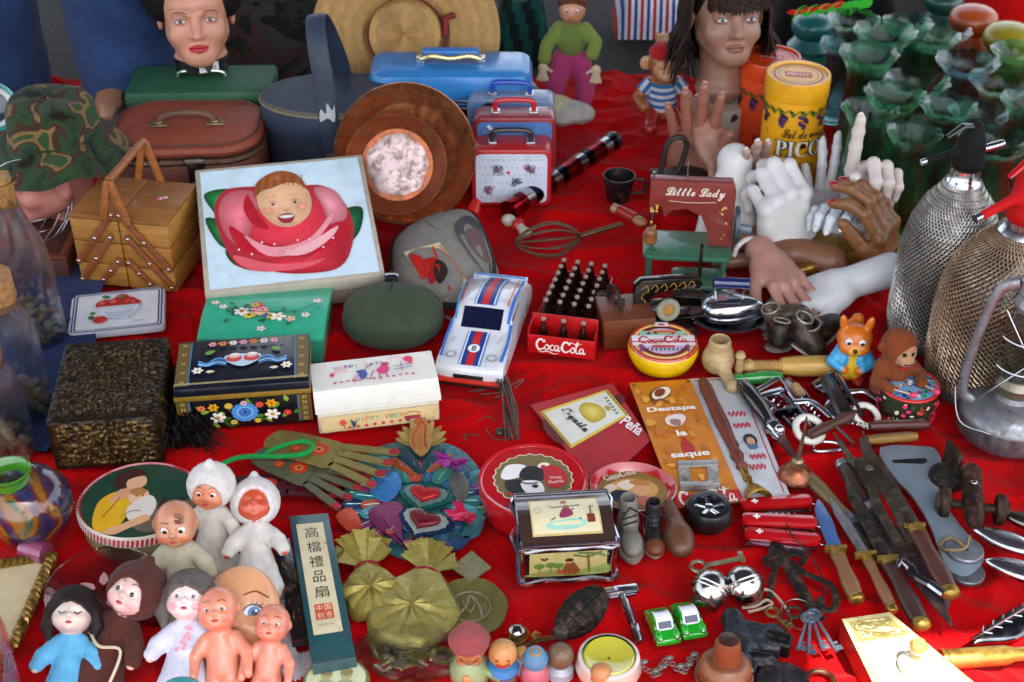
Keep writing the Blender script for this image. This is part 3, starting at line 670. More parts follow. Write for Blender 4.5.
hd=MB();hd.tube(cr([(-.045,d*.45,h+.004),(-.032,d*.45,h+.018),(0,d*.45,h+.022),(.032,d*.45,h+.018),(.045,d*.45,h+.004)],6),.0055,'6a4a38',10);o=hd.build('handle','leather',t)
for q in (-1,1):
    m=MB();m.box((q*.045,d*.45,h+.003),(.03,.016,.004),'a08868',.0015);m.torus((q*.045,d*.45,h+.008),.007,.0015,'a08868',T(0,0,0));m.build('handle_mount','brass',o)
m=MB();m.box((.02,-.004,h*.62),(.027,.006,h*.5),'3a2a24',.002);m.box((.02,-.008,h*.82),(.030,.004,.006),'c0b8a8',.001);m.torus((.02,-.008,h*.44),.006,.0015,'c0b8a8',T(rx=0));m.build('clasp','metal',t)
# ================= dark blue round hat box
p=G(337,190);w=145*mpp(337,100,.1);hh=Hz(337,190,114)
t=thing('hat_box','dark navy round hat box with a worn strap handle','box',(p.x,p.y+.078,0))
RX,RY=w/2,.078
m=MB();m.lathe([(RX*.99,0),(RX,.004),(RX,hh*.66)],'232c3c',48,sy=RY/RX);m.build('box_body','leather',t)
m=MB();m.lathe([(RX*1.02,hh*.64),(RX*1.03,hh*.66),(RX*1.03,hh*.95),(RX*1.0,hh),(.0001,hh*1.02)],['2a3548','2a3548','5a5246','2a3446'],48,sy=RY/RX);o=m.build('lid','leather',t)
m=MB();m.torus((0,0,0),RX*1.03,.0015,'8a7a60',T(z=hh*.95,s=(1,RY/RX,1)),48,6);m.build('edging','leather',o)
q=.0
S=[(.0,-RY*1.05,hh*.5),(-.004,-RY*1.06,hh*.9),(-.005,-RY*.98,hh*1.2),(-.014,-RY*.8,hh*1.75),(-.02,-RY*.2,hh*2.0),(-.014,RY*.4,hh*1.75),(0,RY*1.0,hh*1.1),(0,RY*1.05,hh*.7)]
m=MB();m.tube(cr(S,8),.0155,'2b3648',8,flat=.2,n0=(1,0,0));o=m.build('strap','leather',t)
m=MB();m.blob([(-.012,0),(-.010,.02),(-.002,.012),(.0,.03),(.008,.018),(.012,.028),(.011,0),(0,.006)],'b8bcc0',3);m.warp(lambda v:(v.x-.0045,-RY*1.06-.004+v.y*.15-v.z,v.y+hh*.93));m.build('worn_patch','print',o)
m=MB();m.box((0,-RY*1.08,hh*.42),(.024,.006,.024),'8a7440',.002);m.build('buckle','brass',t)
# ================= blue vanity case
m0,w,d,h,a=BX((372,158),(532,158),76,48)
t=thing('blue_case','sky blue hard vanity case with gold trimmed handle','case',m0,a)
P=[(x,y+d/2) for x,y in oval(w,d,.25)];sc_=lambda k:[(x*k,(y-d/2)*k+d/2) for x,y in P]
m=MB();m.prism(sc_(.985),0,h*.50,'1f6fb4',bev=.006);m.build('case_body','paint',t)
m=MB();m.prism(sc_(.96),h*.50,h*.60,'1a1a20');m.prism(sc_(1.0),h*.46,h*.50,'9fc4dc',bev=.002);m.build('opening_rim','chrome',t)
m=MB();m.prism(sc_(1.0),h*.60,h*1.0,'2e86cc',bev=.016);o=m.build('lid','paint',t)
m=MB();m.prism(sc_(1.012),h*.68,h*.71,'c0d8e4',bev=.002);m.prism(sc_(1.012),h*.59,h*.62,'c0d8e4',bev=.002);m.build('trim','chrome',o)
m=MB();m.box((0,d*.5,h+.017),(.095,.02,.014),'1e70bc',.006);o=m.build('handle','plastic',t)
m=MB();m.tube(cr([(-.05,d*.5-.012,h+.010),(-.03,d*.5-.014,h+.016),(0,d*.5-.014,h+.012),(.03,d*.5-.014,h+.016),(.05,d*.5-.012,h+.010)],5),.0045,'d8c890',8);m.build('handle_trim','brass',o)
for q in (-1,1):m=MB();m.box((q*.05,d*.5,h+.006),(.014,.02,.014),'c8ccd0',.002);m.build('handle_mount','chrome',t)
# ================= copper pans, leaning
def pan(name,label,c,tilt,r,dep,col,inner=None,hasloops=True,rz=0):
    t=thing(name,label,'pan',c,rz,tilt,0,'copper pans')
    m=MB();m.lathe([(.0001,0),(r*.72,0),(r*.80,.006),(r*.97,dep),(r,dep),(r*.985,dep+.003),(r*.955,dep),(r*.78,.010),(r*.70,.004),(.0001,.004)],[col]*5+['a8683c']+[col]*4,60,cap=False);m.build('bowl','brass',t)
    if inner:m=MB();m.lathe([(.0001,.0055),(r*.55,.0055),(r*.60,.0048)],'c0a8a4',40,wob=lambda a,i:(.0015*math.sin(5*a)+.001*math.sin(9*a+2) if i else 0,0),cap=False);m.build('worn_bottom','metal',t)
    for q in ((-1,1) if hasloops else ()):
        m=MB();m.tube(cr([(q*r*.97,-.022,dep*.9),(q*(r+.015),-.028,dep*.9),(q*(r+.03),0,dep*.9),(q*(r+.015),.028,dep*.9),(q*r*.97,.022,dep*.9)],6),.0045,'4a2418',8);m.build('handle','brass',t)
    return t
c=G(407,232);r=70*mpp(406,170,.08)
pan('copper_pan','large dark copper pan leaning upright with loop handles',(c.x,c.y+.035+.03,r*.93),62,r,.035,'b06a42',hasloops=False)
t=pan('copper_pan','smaller copper pan with worn pinkish bottom inside the large pan',(c.x-.012,c.y+.030,r*.93+.0),60,r*.72,.028,'9a5636',True,False)
m=MB();m.torus((0,0,0),.021,.0045,'4a2a20',T(.09,.02,.0,62,0,0));o=m.build('pan_handle','brass');o.location=(c.x+r*.93,c.y+.05,r*1.15);o.parent=None
o.name='iron_ring';tag(o,'dark iron ring hanging beside the copper pans','ring')
o.location=G(478,124,.10)+Vector((-.07,.0,.0))
# ================= lunch boxes
def lunchbox(label,pl,pr,z0,h,d,rim,face,handle,prints=None,nm='lunch_box'):
    A,B=G(pl[0],pl[1],z0),G(pr[0],pr[1],z0);w=(B-A).length;t=thing(nm,label,'lunch box',(A+B)/2,math.degrees(math.atan2(B.y-A.y,B.x-A.x)),group='tin lunch boxes')
    m=MB();P=rrect(w,h,.012);m.prism(P,-.0,d,rim,T(0,d,h/2,90,0,0),side=rim,bev=.003);m.build('tin_body','paint',t)
    m=MB();m.poly(rrect(w-.014,h-.014,.008),face)
    if prints:prints(m,w-.02,h-.02)
    m.warp(lambda v:(v.x,-v.z-.0008,v.y+h/2));m.build('picture','print',t)
    m=MB();m.tube(cr([(-.03,d/2,h),(-.03,d/2,h+.014),(-.02,d/2,h+.02),(.02,d/2,h+.02),(.03,d/2,h+.014),(.03,d/2,h)],5),.0042,handle,8);m.build('handle','plastic',t)
    for q in (-1,1):m=MB();m.box((q*.03,d/2,h+.002),(.014,.02,.004),'c8c8cc',.001);m.build('handle_mount','chrome',t)
    return t
def tiny(m,w,h,cols,n,seed,r0=.0015,r1=.004):
    q=random.Random(seed)
    for i in range(n):
        x,y=q.uniform(-w/2+r1,w/2-r1),q.uniform(-h/2+r1,h/2-r1);k=q.random()
        if k<.5:m.disc(x,y,q.uniform(r0,r1),q.uniform(r0,r1),q.choice(cols),q.uniform(0,90),7)
        else:m.line([(x+q.uniform(-r1,r1),y+q.uniform(-r1,r1)) for _ in range(4)],r0*.8,q.choice(cols),3)
def pr_dots(m,w,h):
    q=random.Random(5)
    for i in range(12):
        for j in range(6):m.disc(-w/2+w*(i+.5+(j % 2)*.4)/12.6,-h/2+h*(j+.5)/6,.0009,.0009,'303848',0,6)
    for (x,y) in ((-.02,.015),(.028,.018),(-.035,-.02),(.008,-.005),(.03,-.022)):
        for k in range(7):m.line([(x+q.uniform(-.009,.009),y+q.uniform(-.009,.009)) for _ in range(5)],.0007,q.choice(['303848','404858','303848','c02030']),3)
    m.disc(-.005,.012,.0028,.0025,'d02030')
z0=0
lunchbox('red rimmed white lunch box with small dark prints, at the front',(472,206),(551,206),0,Hz(510,206,150),.055,'b81a20','cfd6e4','201c20',pr_dots)
def pr_blue(m,w,h):tiny(m,w,h,['d8c070','c03030','e8e8e8','284080','50a0d0'],60,8)
lunchbox('blue tin lunch box with red rim behind the white one',(474,190),(555,190),0,Hz(514,190,118),.045,'8a2028','4a78b0','c0181c',pr_blue)
lunchbox('light blue tin lunch box with blue handle, last of the row',(468,168),(553,170),0,Hz(514,169,100),.045,'7a90b0','5a94c8','1848b0',pr_blue)
t=thing('toy_stand','striped metallic tube lying between lunch box and toys','tube',G(508,222)+Vector((0,0,.02)),34)
t.name='striped_tube'
L=(G(612,152)-G(508,222)).length
t.rotation_euler[2]=math.atan2(*(lambda v:(v.y,v.x))(G(612,152)-G(508,222)))
m=MB();N=16;m.lathe([(.0165,L*i/N) for i in range(N+1)],['a01820','7a1020','b8b4b8','1c2030']*4,18,T(ry=90));m.build('tube_body','chrome',t)
m=MB();m.ell((L,0,0),.017,'2a2024');m.build('end_cap','plastic',t)
# ================= printed tins
def cyl_tin(name,label,px,pyb,ptop,wpx,body,lid,art,rz=0):
    b=G(px,pyb);h=Hz(px,pyb,ptop);r=wpx*mpp(px,(pyb+ptop)/2,h/2)/2
    t=thing(name,label,'tin',(b.x,b.y+r,0),rz)
    m=MB();m.lathe([(r*.98,0),(r,.003),(r,h*.82),(r*.995,h*.825)],body,44);m.build('tin_body','print',t)
    m=MB();m.lathe([(r*1.03,h*.83),(r*1.035,h*.84),(r*1.035,h*.965),(r*1.01,h*.985),(r*.93,h*.985),(r*.90,h*.97),(.0001,h*.97)],lid,44);lo=m.build('lid','paint',t)
    m=MB();art(m,r,h);m.warp(lambda v:((r+.0004+v.z)*math.sin(v.x/r),-(r+.0004+v.z)*math.cos(v.x/r),v.y));m.build('printed_lettering','print',t)
    m=MB();m.ring(0,0,r*.74,r*.80,'8a3a10');m.ring(0,0,r*.62,r*.64,'8a3a10');m.poly([(-.022,-.004),(.018,-.014),(.022,.004),(-.018,.014)],'c02818');m.txt('PICOT',0,0,.034,'f0e8d0',rot=-15)
    m.warp(lambda v:(v.x,v.y,v.z+h*.9705));m.build('lid_print','print',lo)
    return t
def grapes(m,r,h,z):
    q=random.Random(2)
    for i in range(-7,8):
        x=i*r*.33;
        m.line([(x,z+.004),(x+r*.08,z),(x+r*.2,z+.006),(x+r*.33,z+.002)],.0014,'3a5a20',4)
        m.leaf(x,z+.002,r*.16,r*.14,q.uniform(-160,-20),'4a6a22');m.leaf(x+.01,z+.004,r*.14,r*.12,q.uniform(-60,20),'2e4a18')
        if i % 2==0:
            for k in range(12):m.disc(x+q.uniform(-.009,.009)*(1-k/14),z-.004-k*.0016,.0032,.0032,q.choice(['3c1c4a','281030','52305e']),0,8)
def art_y(m,r,h):
    m.rect(-r*3,h*.80,r*3,h*.812,'e8dfc0');grapes(m,r,h,h*.755)
    m.txt('𝓢𝓪𝓵 𝓭𝓮 𝓾𝓿𝓪𝓼',.004,h*.60,r*1.35,'2a2010',h=h*.075,bold=.01)
    for dx,dy,c,bo in ((0,0,'181410',.05),(0,0,'f2ede0',.0)):m.txt('𝐏𝐈𝐂𝐎𝐓',.008+dx,h*.475+dy,r*1.85*(1.03 if c[0]=='1' else 1),c,h=h*.125*(1.1 if c[0]=='1' else 1),bold=bo)
    m.txt('Refrescante',-.004,h*.34,r*1.15,'5a3410',h=h*.045);m.txt('y efervescente',-.004,h*.27,r*1.15,'5a3410',h=h*.045)
    for x in (r*.62,r*.85):m.line([(x,h*.18),(x+.004,h*.24),(x-.002,h*.28),(x+.006,h*.31)],.0016,'6a5010',4)
    m.rect(-r*3,h*.03,r*3,h*.05,'b87a10')
def art_o(m,r,h):
    grapes(m,r,h,h*.70);m.txt('Rica',-.01,h*.33,r*.6,'601810',h=h*.05);m.txt('Así',-.01,h*.24,r*.35,'601810',h=h*.05)
cyl_tin('orange_tin','tall orange tin with grape pattern behind the yellow tin',764,172,66,58,'e04810','d8420e',art_o)
cyl_tin('yellow_tin','tall yellow tin with grapes and the word PICOT',789,204,84,62,'eaa408','e0a010',art_y,6)
# ================= glass vases with ruffled rims
GV=glass_mat('green_glass','74d8a8',.0,1.36,.68);GC=glass_mat('clear_glass','c8f0e0',.0,1.33,.6);GB=glass_mat('blue_glass','88d0e0',.0,1.36,.68)
def vase(label,px,pyb,ptop,wpx,m_,seed):
    b=G(px,pyb);h=Hz(px,pyb,ptop);r=wpx*mpp(px,(pyb+ptop)/2,h/2)/2;q=random.Random(seed);n=q.choice([9,10,11])
    t=thing('glass_vase',label,'vase',(b.x,b.y,0),q.uniform(0,40),group='ruffled glass vases')
    rb=r*q.uniform(.62,.75);rn=r*.6
    O=[(.0001,0),(rb*.8,.0),(rb,.008),(rb*1.05,h*.3),(rb*1.0,h*.55),(rn,h*.78),(rn*1.1,h*.87),(r*.9,h*.96),(r,h)]
    I=[(r-.003,h-.001),(r*.88,h*.955),(rn*1.1-.004,h*.87),(rn-.004,h*.78),(rb*1.0-.004,h*.55),(rb*1.05-.004,h*.3),(rb-.004,.014),(.0001,.012)]
    m=MB();k=len(O)
    def wob(a,i):
        z=(O+I)[i][1]/h;f=max(0,(z-.83)/.17);return (.024*r*f*math.cos(n*a)+(.0012*math.cos(26*a) if .1<z<.75 and i<k else 0),.030*r*f*math.cos(n*a+.8))
    m.lathe(O+I,'ffffff',78,wob=wob,cap=False);m.build('vase_body',m_,t,ang=60)
    return t
V=[(868,140,30,62,GV,'clear green'),(832,120,42,44,GB,'slender blue'),(918,118,34,54,GV,'tall green'),(850,175,52,58,GV,'deep green'),(902,165,80,66,GC,'wide clear'),(950,150,60,62,GB,'bluish'),(876,205,92,60,GV,'broad green'),(930,200,104,56,GV,'short green'),(985,165,80,66,GC,'clear'),(1008,205,100,60,GV,'green'),(975,232,140,70,GV,'wide green'),(1030,160,55,56,GB,'pale blue'),(842,100,18,52,GC,'far clear'),(935,95,30,50,GC,'slim clear'),(892,115,22,50,GV,'far green'),(962,195,112,58,GB,'short bluish'),(1002,128,50,54,GV,'dark green'),(896,235,132,54,GV,'low green'),(852,222,108,56,GV,'half hidden green')]
where=['behind the pointing white glove','beside the orange tin lid','under the orange lacquer jar','beside the yellow tin','in the middle of the glass group','below the yellow lacquer jar','just behind the pointing finger','behind the black siphon head','between the yellow jar and the siphons','behind the red topped siphon','right behind the black siphon lever','at the right edge of the photo','under the black embroidered cloth','between two jars at the back','right under the dark green jar','left of the siphon spout','in front of the yellow lacquer jar','touching the siphon mesh','behind the folded fingers of the white glove']
for i,(x,yb,yt,w,m_,nm) in enumerate(V):vase('%s glass vase with ruffled rim %s' % (nm,where[i]),x,yb,yt,w,m_,i)
# ================= lacquer jars
def jar(label,px,pyb,ptop,wpx,col,name='lacquer_jar'):
    b=G(px,pyb);h=Hz(px,pyb,ptop);r=wpx*mpp(px,(pyb+ptop)/2,h/2)/2
    t=thing(name,label,'jar',(b.x,b.y,0),group='turned lacquer jars')
    m=MB();m.lathe([(r*.7,0),(r*.85,.004),(r*.9,h*.25),(r*.75,h*.42)],col,36);m.build('jar_body','gloss',t)
    m=MB();m.lathe([(r*.8,h*.42),(r*1.03,h*.46),(r*1.05,h*.52),(r*.85,h*.60),(r*.72,h*.66),(r*.90,h*.74),(r*.97,h*.82),(r*.90,h*.90),(r*.7,h*.955),(r*.4,h*.985),(.0001,h)],col,36);m.build('lid','paint',t)
jar('yellow green lacquered wooden jar with rounded lid',996,100,24,54,'9a8a14');jar('orange lacquered wooden jar behind the yellow green one',962,78,6,50,'b04a18')
jar('teal lacquered jar behind the orange tin',806,78,14,44,'0f6a68');jar('dark green lacquered jar at the back',935,50,-10,40,'0c4a40')
jar('orange lacquered jar cut by the photo edge',1042,120,66,50,'c0601c')
# embroidered black cloth, red cloth heap, striped cloths
a,b=G(795,32),G(888,25)
heap('embroidered_cloth',(a.x-.05,b.x+.02,a.y-.03,a.y+.35),.16,'cloth','black cloth with green and red embroidery behind the glass vases','cloth',11,col='0a0a0c')
m=MB()
for i in range(5):m.leaf(.03*i-.06,.0,.05,.03,20+i*9,'38b030')
for i in range(4):m.leaf(.03*i-.08,.012,.035,.022,-10+20*i,'c82018')
for i in range(6):m.line([(.022*i-.07,-.02),(.022*i-.055,.02),(.022*i-.04,.03)],.003,'40c038')
m.v=[Vector((v.x,v.y*.5,v.z)) for v in m.v];c=G(828,12,.13);o=m.build('embroidery','cloth');o.parent=bpy.data.objects['embroidered_cloth'];o.location=(c.x,c.y,.13);o.rotation_euler=(R(50),0,R(12));
a=G(1000,30);heap('red_blanket',(a.x-.08,a.x+.4,a.y-.06,a.y+.4),.14,'velvet','bright red blanket heaped at the back corner','blanket',21,col='b80a0c')
a=G(520,62);o=None
STR=MATS.get('x')
def striped_heap(name,label,pts,h,cols,seed,ang=1.0,fq=60):
    x0,x1,y0,y1=pts;m=MB();sx,sy=48,20;vs=[];fs=[];cs=[]
    for j in range(sy+1):
        for i in range(sx+1):
            u,v=i/sx,j/sy;x,y=x0+(x1-x0)*u,y0+(y1-y0)*v;e=min(1,5*min(u,1-u))**.6*min(1,5*min(v,1-v))**.6
            vs.append((x,y,h*e*(1+.4*noise.noise(Vector((x*14,y*14,seed))))-.012))
    for j in range(sy):
        for i in range(sx):
            q=j*(sx+1)+i;fs.append((q,q+1,q+sx+2,q+sx+1));cs.append(cols[int(abs((i*ang+j*(1-ang))/2)) % len(cols)])
    m.add(vs,fs,cs);return tag(m.build(name,'cloth',ang=80),label,'cloth')
striped_heap('striped_cloth','bundle of black and teal green striped cloth behind the blue case',(a.x-.05,a.x+.06,a.y,a.y+.16),.13,['0c1c1c','0e4a42'],3,.25)
a=G(650,34);striped_heap('striped_cloth','small red, white and blue striped cloth behind the toys',(a.x-.07,a.x+.08,a.y,a.y+.14),.09,['b02030','d8d8dc','28408a','d8d8dc'],5,1.0)
# ================= hands
def hand(label,loc,rot,s,col,nail=None,curl=(.25,.3,.35,.4),spread=(-8,-2,4,11),thumb=(40,.35),flip=1,wrist=.06,cat='hand',kind='skin',name='mannequin_hand',point=None,res=84,group='display hands',wr=None,cuff=None):
    """wrist at origin, fingers towards +y, palm facing -z, thumb on the -x side (flip mirrors)"""
    t=thing(name,label,cat,loc,rot[2],rot[0],rot[1],group,s)
    h=SD();f=flip
    h.box((0,.042,0),(.037,.040,.0125),.012,col,.01)
    h.ball((f*-.022,.03,-.006),(.02,.03,.015),col,.012);h.ball((f*.022,.03,-.005),(.017,.034,.013),col,.012)
    h.cone((0,.005,0),(0,-wrist,.001),wr or .0245,(wr or .0245)*1.12,col,.02)
    L=[(.043,.026,.022),(.048,.030,.024),(.044,.028,.023),(.034,.021,.020)];bx=[-.030,-.0105,.0095,.0285];by=[.083,.087,.083,.074];rr=[.0092,.0096,.0092,.0080];nails=[]
    for i in range(4):
        p=Vector((f*bx[i],by[i]-.008,.001));a=0;sp=R(spread[i])*f;pts=[p];cu=curl[i]
        d0=None
        for j,l in enumerate(L[i]):
            a+=cu*(1.0 if j else .75);d=Vector((math.sin(sp)*math.cos(a),math.cos(sp)*math.cos(a),-math.sin(a)));p=p+d*l;pts.append(p);d0=d
        r=rr[i];h.limb(pts,[r*1.08,r,r*.93,r*.80],col,.004)
        for q in (1,2):h.ball(pts[q]+Vector((0,0,.0008)),r*1.04,col,.003)
        h.ball(pts[0]+Vector((0,0,.005)),r*.95,col,.008)
        upv=Vector((0,math.sin(a),math.cos(a)));nails.append((pts[3]+d0*r*.1+upv*r*.45,d0,upv,r))
    th,tc=thumb;a=R(th);p=Vector((f*-.026,.022,-.006));pts=[p]
    d=Vector((-math.sin(a)*f,math.cos(a),-.35*tc));p=p+d*.040;pts.append(p);d=(Vector((-math.sin(a*.65)*f,math.cos(a*.65),-.7*tc))).normalized();p=p+d*.030;pts.append(p);p=p+d*.022;pts.append(p)
    h.limb(pts,[.015,.0115,.0105,.0085],col,.006);nails.append((pts[3]+Vector((0,0,.004)),d,Vector((0,0,1)),.0100))
    h.build('hand_body',kind,t,res)
    nail=nail or ('d6d2cc' if int(col[:2],16)>180 else '%02x%02x%02x' % tuple(min(255,int(int(col[i:i+2],16)*1.14)) for i in (0,2,4)))
    if kind !='brass':
        for c,d,u,r in nails:
            m=MB();q=Matrix((d.cross(u).normalized(),d.normalized(),u.normalized())).transposed().to_4x4();m.ell((0,0,0),(r*.62,r*.95,r*.42),nail,Matrix.Translation(c) @ q,12,8);m.build('fingernail','gloss',t)
    if cuff:
        m=MB();m.lathe([((wr or .0245)*1.16,-wrist-.004),((wr or .0245)*1.22,-wrist),((wr or .0245)*1.15,-wrist+.006)],cuff,24,T(rx=-90));m.build('cuff','plastic',t)
    return t
def at(px,py,z):v=G(px,py,z);return (v.x,v.y,z)
W='e0deda'
# fingers upward: rot x = 90
hand('brown wooden hand with upright fingers beside the printed pot',at(690,176,.01),(84,0,165),.95,'9a6450',None,(.05,.05,.08,.1),thumb=(30,.3))
hand('tan mannequin hand hanging over the printed pot',at(708,132,.095),(-36,0,-150),.82,'a87c68',None,(.55,.5,.45,.5),flip=1,wrist=.05)
hand('white display glove hand with fingers drooping beside the toy sewing machine',at(734,180,.080),(-58,0,176),.98,W,None,(.12,.12,.15,.2),(-9,-2,5,12),flip=-1,wrist=.03,thumb=(20,.3))
hand('pale slim hand pointing up in front of the yellow tin',at(748,200,.015),(72,15,-160),.8,'b89888',None,(.1,.1,.1,.15),(-2,0,2,4),wrist=.02)
hand('large white fist shaped hand standing in the middle of the hands',at(790,252,.015),(74,-6,22),1.12,W,None,(1.0,1.05,1.1,1.15),(-1,0,0,1),wrist=.06,wr=.029,thumb=(15,1.2),flip=-1)
hand('open white hand behind the fist, fingers spread upward',at(824,226,.0),(74,12,0),.78,'dadada',None,(.18,.18,.2,.25),(-8,-2,5,11),wrist=.02,thumb=(30,.3))
hand('white hand pointing one finger up with the others folded',at(864,214,.045),(86,0,180),1.0,'dccfc6',None,(.04,1.15,1.15,1.2),(-1,0,1,2),flip=-1,wrist=.03,thumb=(12,1.2))
hand('golden brown wooden hand with red fingernails curving over the others',at(884,268,.006),(84,-8,60),1.0,'8a5a34','a01018',(.62,.58,.55,.5),(-2,0,2,4),wrist=.04,kind='wood',thumb=(20,.8),cat='hand')
hand('polished gold hand lying among the white hands',at(846,252,.025),(6,0,78),.9,'a87c30',None,(.5,.55,.6,.6),kind='brass',wrist=.08)
hand('brown wooden hand resting in front of the white drooping hand',at(792,252,.025),(4,10,66),.95,'8a5c40',None,(.3,.35,.4,.45),wrist=.06)
hand('white hand lying flat with fingers hanging forward below the wooden hand',at(846,284,.035),(-14,0,100),.92,'d8d8da',None,(.35,.4,.4,.45),wrist=.07)
hand('tan mannequin hand lying palm down above the chrome iron',at(766,258,.05),(-10,0,204),.80,'b08070',None,(.3,.28,.3,.35),(-9,-2,5,12),wrist=.02,flip=-1)
hand('small white hand with curled fingers between the pointing and the open one',at(838,232,.03),(60,0,150),.75,'d4dae0',None,(.6,.7,.7,.8),wrist=.03)
# pearl bracelet
m=MB();
for i in range(16):a=PI*i/15;m.ell((.022*math.cos(a),0,.022*math.sin(a)),.0042,'d8ccc4',None,10,6)
o=m.build('pearls','gloss');o.location=at(748,252,.045);o.rotation_euler=(0,0,R(20));o.name='pearl_bracelet';tag(o,'pearl bracelet around the wrist of the tan hand','bracelet')
# ================= soda siphons
def siphon(label,px,pyb,pneck,ptop,wpx,mesh_col,head_col,lever_rz,silver='c8ccd0'):
    b=G(px,pyb);r=wpx*mpp(px,pyb-60,.1)/2;hb=Hz(px,pyb,pneck);ht=Hz(px,pyb,ptop)
    t=thing('soda_siphon',label,'siphon',(b.x,b.y+r*.6,0),lever_rz,group='soda siphons')
    rb=[(r*.93,.012),(r*.99,.03),(r,hb*.45),(r*.97,hb*.60),(r*.86,hb*.74),(r*.66,hb*.86),(r*.42,hb*.94),(r*.30,hb)]
    m=MB();m.lathe([(.0001,.003)]+[(a-.002,z) for a,z in rb],'34302c',48);m.build('bottle','gloss',t)
    m=MB();m.lathe([(r*.86,0),(r*.97,.004),(r*.98,.014),(r*.94,.02)],'3a3c40',48);m.build('foot_ring','plastic',t)
    # woven wire mesh
    def prof(z):
        for (r0,z0),(r1,z1) in zip(rb,rb[1:]):
            if z<=z1:return r0+(r1-r0)*(z-z0)/(z1-z0)
        return rb[-1][0]
    m=MB();NZ,NA=60,64;zs=[.014+(hb*.985-.014)*i/NZ for i in range(NZ+1)]
    for d in (-1,1):
        for k in range(NA):
            pts=[]
            for i in range(0,NZ+1):
                a=2*PI*k/NA+d*i*.5*2*PI/NA;q=prof(zs[i])+.0008+.0011*(1 if (i % 2==0)==(d>0) else-.3);pts.append((q*math.cos(a),q*math.sin(a),zs[i]))
            m.tube(pts,.00105,mesh_col,3,cap=False)
    m.build('wire_mesh','metal',t,ang=80)
    m=MB();m.lathe([(r*.36,hb*.96),(r*.38,hb*.975),(r*.33,hb*1.0),(r*.30,hb*1.01),(r*.29,hb*1.06),(r*.32,hb*1.07)],silver,32);m.build('collar','chrome',t)
    hh=ht-hb*1.08;s=SD();z0=hb*1.08
    s.cone((0,0,z0+.006),(0,0,z0+hh*.55),r*.34,r*.26,head_col,.01);s.cone((0,0,z0+hh*.55),(.004,0,z0+hh*.92),r*.24,r*.13,head_col,.01)
    s.cone((-r*.15,0,z0+hh*.38),(-r*.95,0,z0+hh*.18),r*.085,r*.06,head_col,.008)
    s.build('head','matte',t,60)
    m=MB();m.lathe([(r*.07,0),(r*.085,.01),(r*.085,.03),(r*.06,.034)],silver,16,T(r*.2,0,z0+hh*.32,0,78,0));m.build('cartridge_holder','chrome',t)
    m=MB();m.tube([(0,0,z0+hh*.95),(-r*.25,0,z0+hh*.98),(-r*.55,0,z0+hh*.75)],[.005,.006,.004],head_col,8,flat=.6);m.build('trigger','plastic',t)
    m=MB();m.tube([(-r*.92,0,z0+hh*.19),(-r*1.02,0,z0+hh*.165)],r*.065,silver,12);m.build('spout_tip','chrome',t)
    return t
siphon('wire mesh siphon with black head beside the glass vases',938,352,192,138,96,'a8a49c','0c0c0e',12)
siphon('wire mesh siphon with red head and lever',1000,405,248,175,140,'b09478','b80c10',26)
siphon('dark wire mesh siphon behind the red headed one',1050,300,160,100,76,'5a4c40','1a1410',10)
def OP(pts,z=0.0):
    """pixel outline lying at height z -> centre point, local outline in metres"""
    P=[G(a,b,z) for a,b in pts];c=sum(P,Vector())/len(P);return c,[(p.x-c.x,p.y-c.y) for p in P]
def QM(c,z=0.0):
    """four pixel corners (front-left, front-right, back-right, back-left) -> centre, map (u,v)->local xy"""
    P=[G(a,b,z) for a,b in c];o=sum(P,Vector())/4;P=[p-o for p in P]
    def f(u,v):return (P[0]*(1-u)+P[1]*u)*(1-v)+(P[3]*(1-u)+P[2]*u)*v
    return o,f,[(p.x,p.y) for p in P]
def qwarp(m,f,z,start=0):return m.warp(lambda v:(f(v.x,v.y).x,f(v.x,v.y).y,z+v.z),start)
def puff(out,h,col,n=6,flatb=.0,p=.5,z=0):
    """pillow shape over an outline"""
    vs=[];fs=[];N=len(out)
    cx=sum(a for a,b in out)/N;cy=sum(b for a,b in out)/N
    rings=[(1-.06,z)]+[(1.0,z+h*.35)]
    for i in range(1,n+1):k=i/n;q_=math.cos(k*PI/2*.97);rings.append((q_,z+h*.35+h*.65*(1-q_**3.4)**.5))
    for k,zz in rings:
        for a,b in out:vs.append((cx+(a-cx)*k,cy+(b-cy)*k,zz))
    for i in range(len(rings)-1):
        for j in range(N):fs.append((i*N+j,i*N+(j+1) % N,(i+1)*N+(j+1) % N,(i+1)*N+j))
    fs.append(tuple((len(rings)-1)*N+j for j in range(N)));fs.append(tuple(range(N))[::-1])
    m=MB();m.add(vs,fs,col);return m
def pz(out,h,x,y,z=0):
    cx=sum(a for a,b in out)/len(out);cy=sum(b for a,b in out)/len(out);an=math.atan2(y-cy,x-cx);best=1e9;R0=1
    for a,b in out:
        d_=abs((math.atan2(b-cy,a-cx)-an+PI) % (2*PI)-PI)
        if d_<best:best=d_;R0=math.hypot(a-cx,b-cy)
    k=min(1,math.hypot(x-cx,y-cy)/R0);return z+h*.35+h*.65*(1-k**3.4)**.5
def smooth_out(o,n=5):return [(p.x,p.y) for p in cr([(a,b,0) for a,b in o],n,True)]
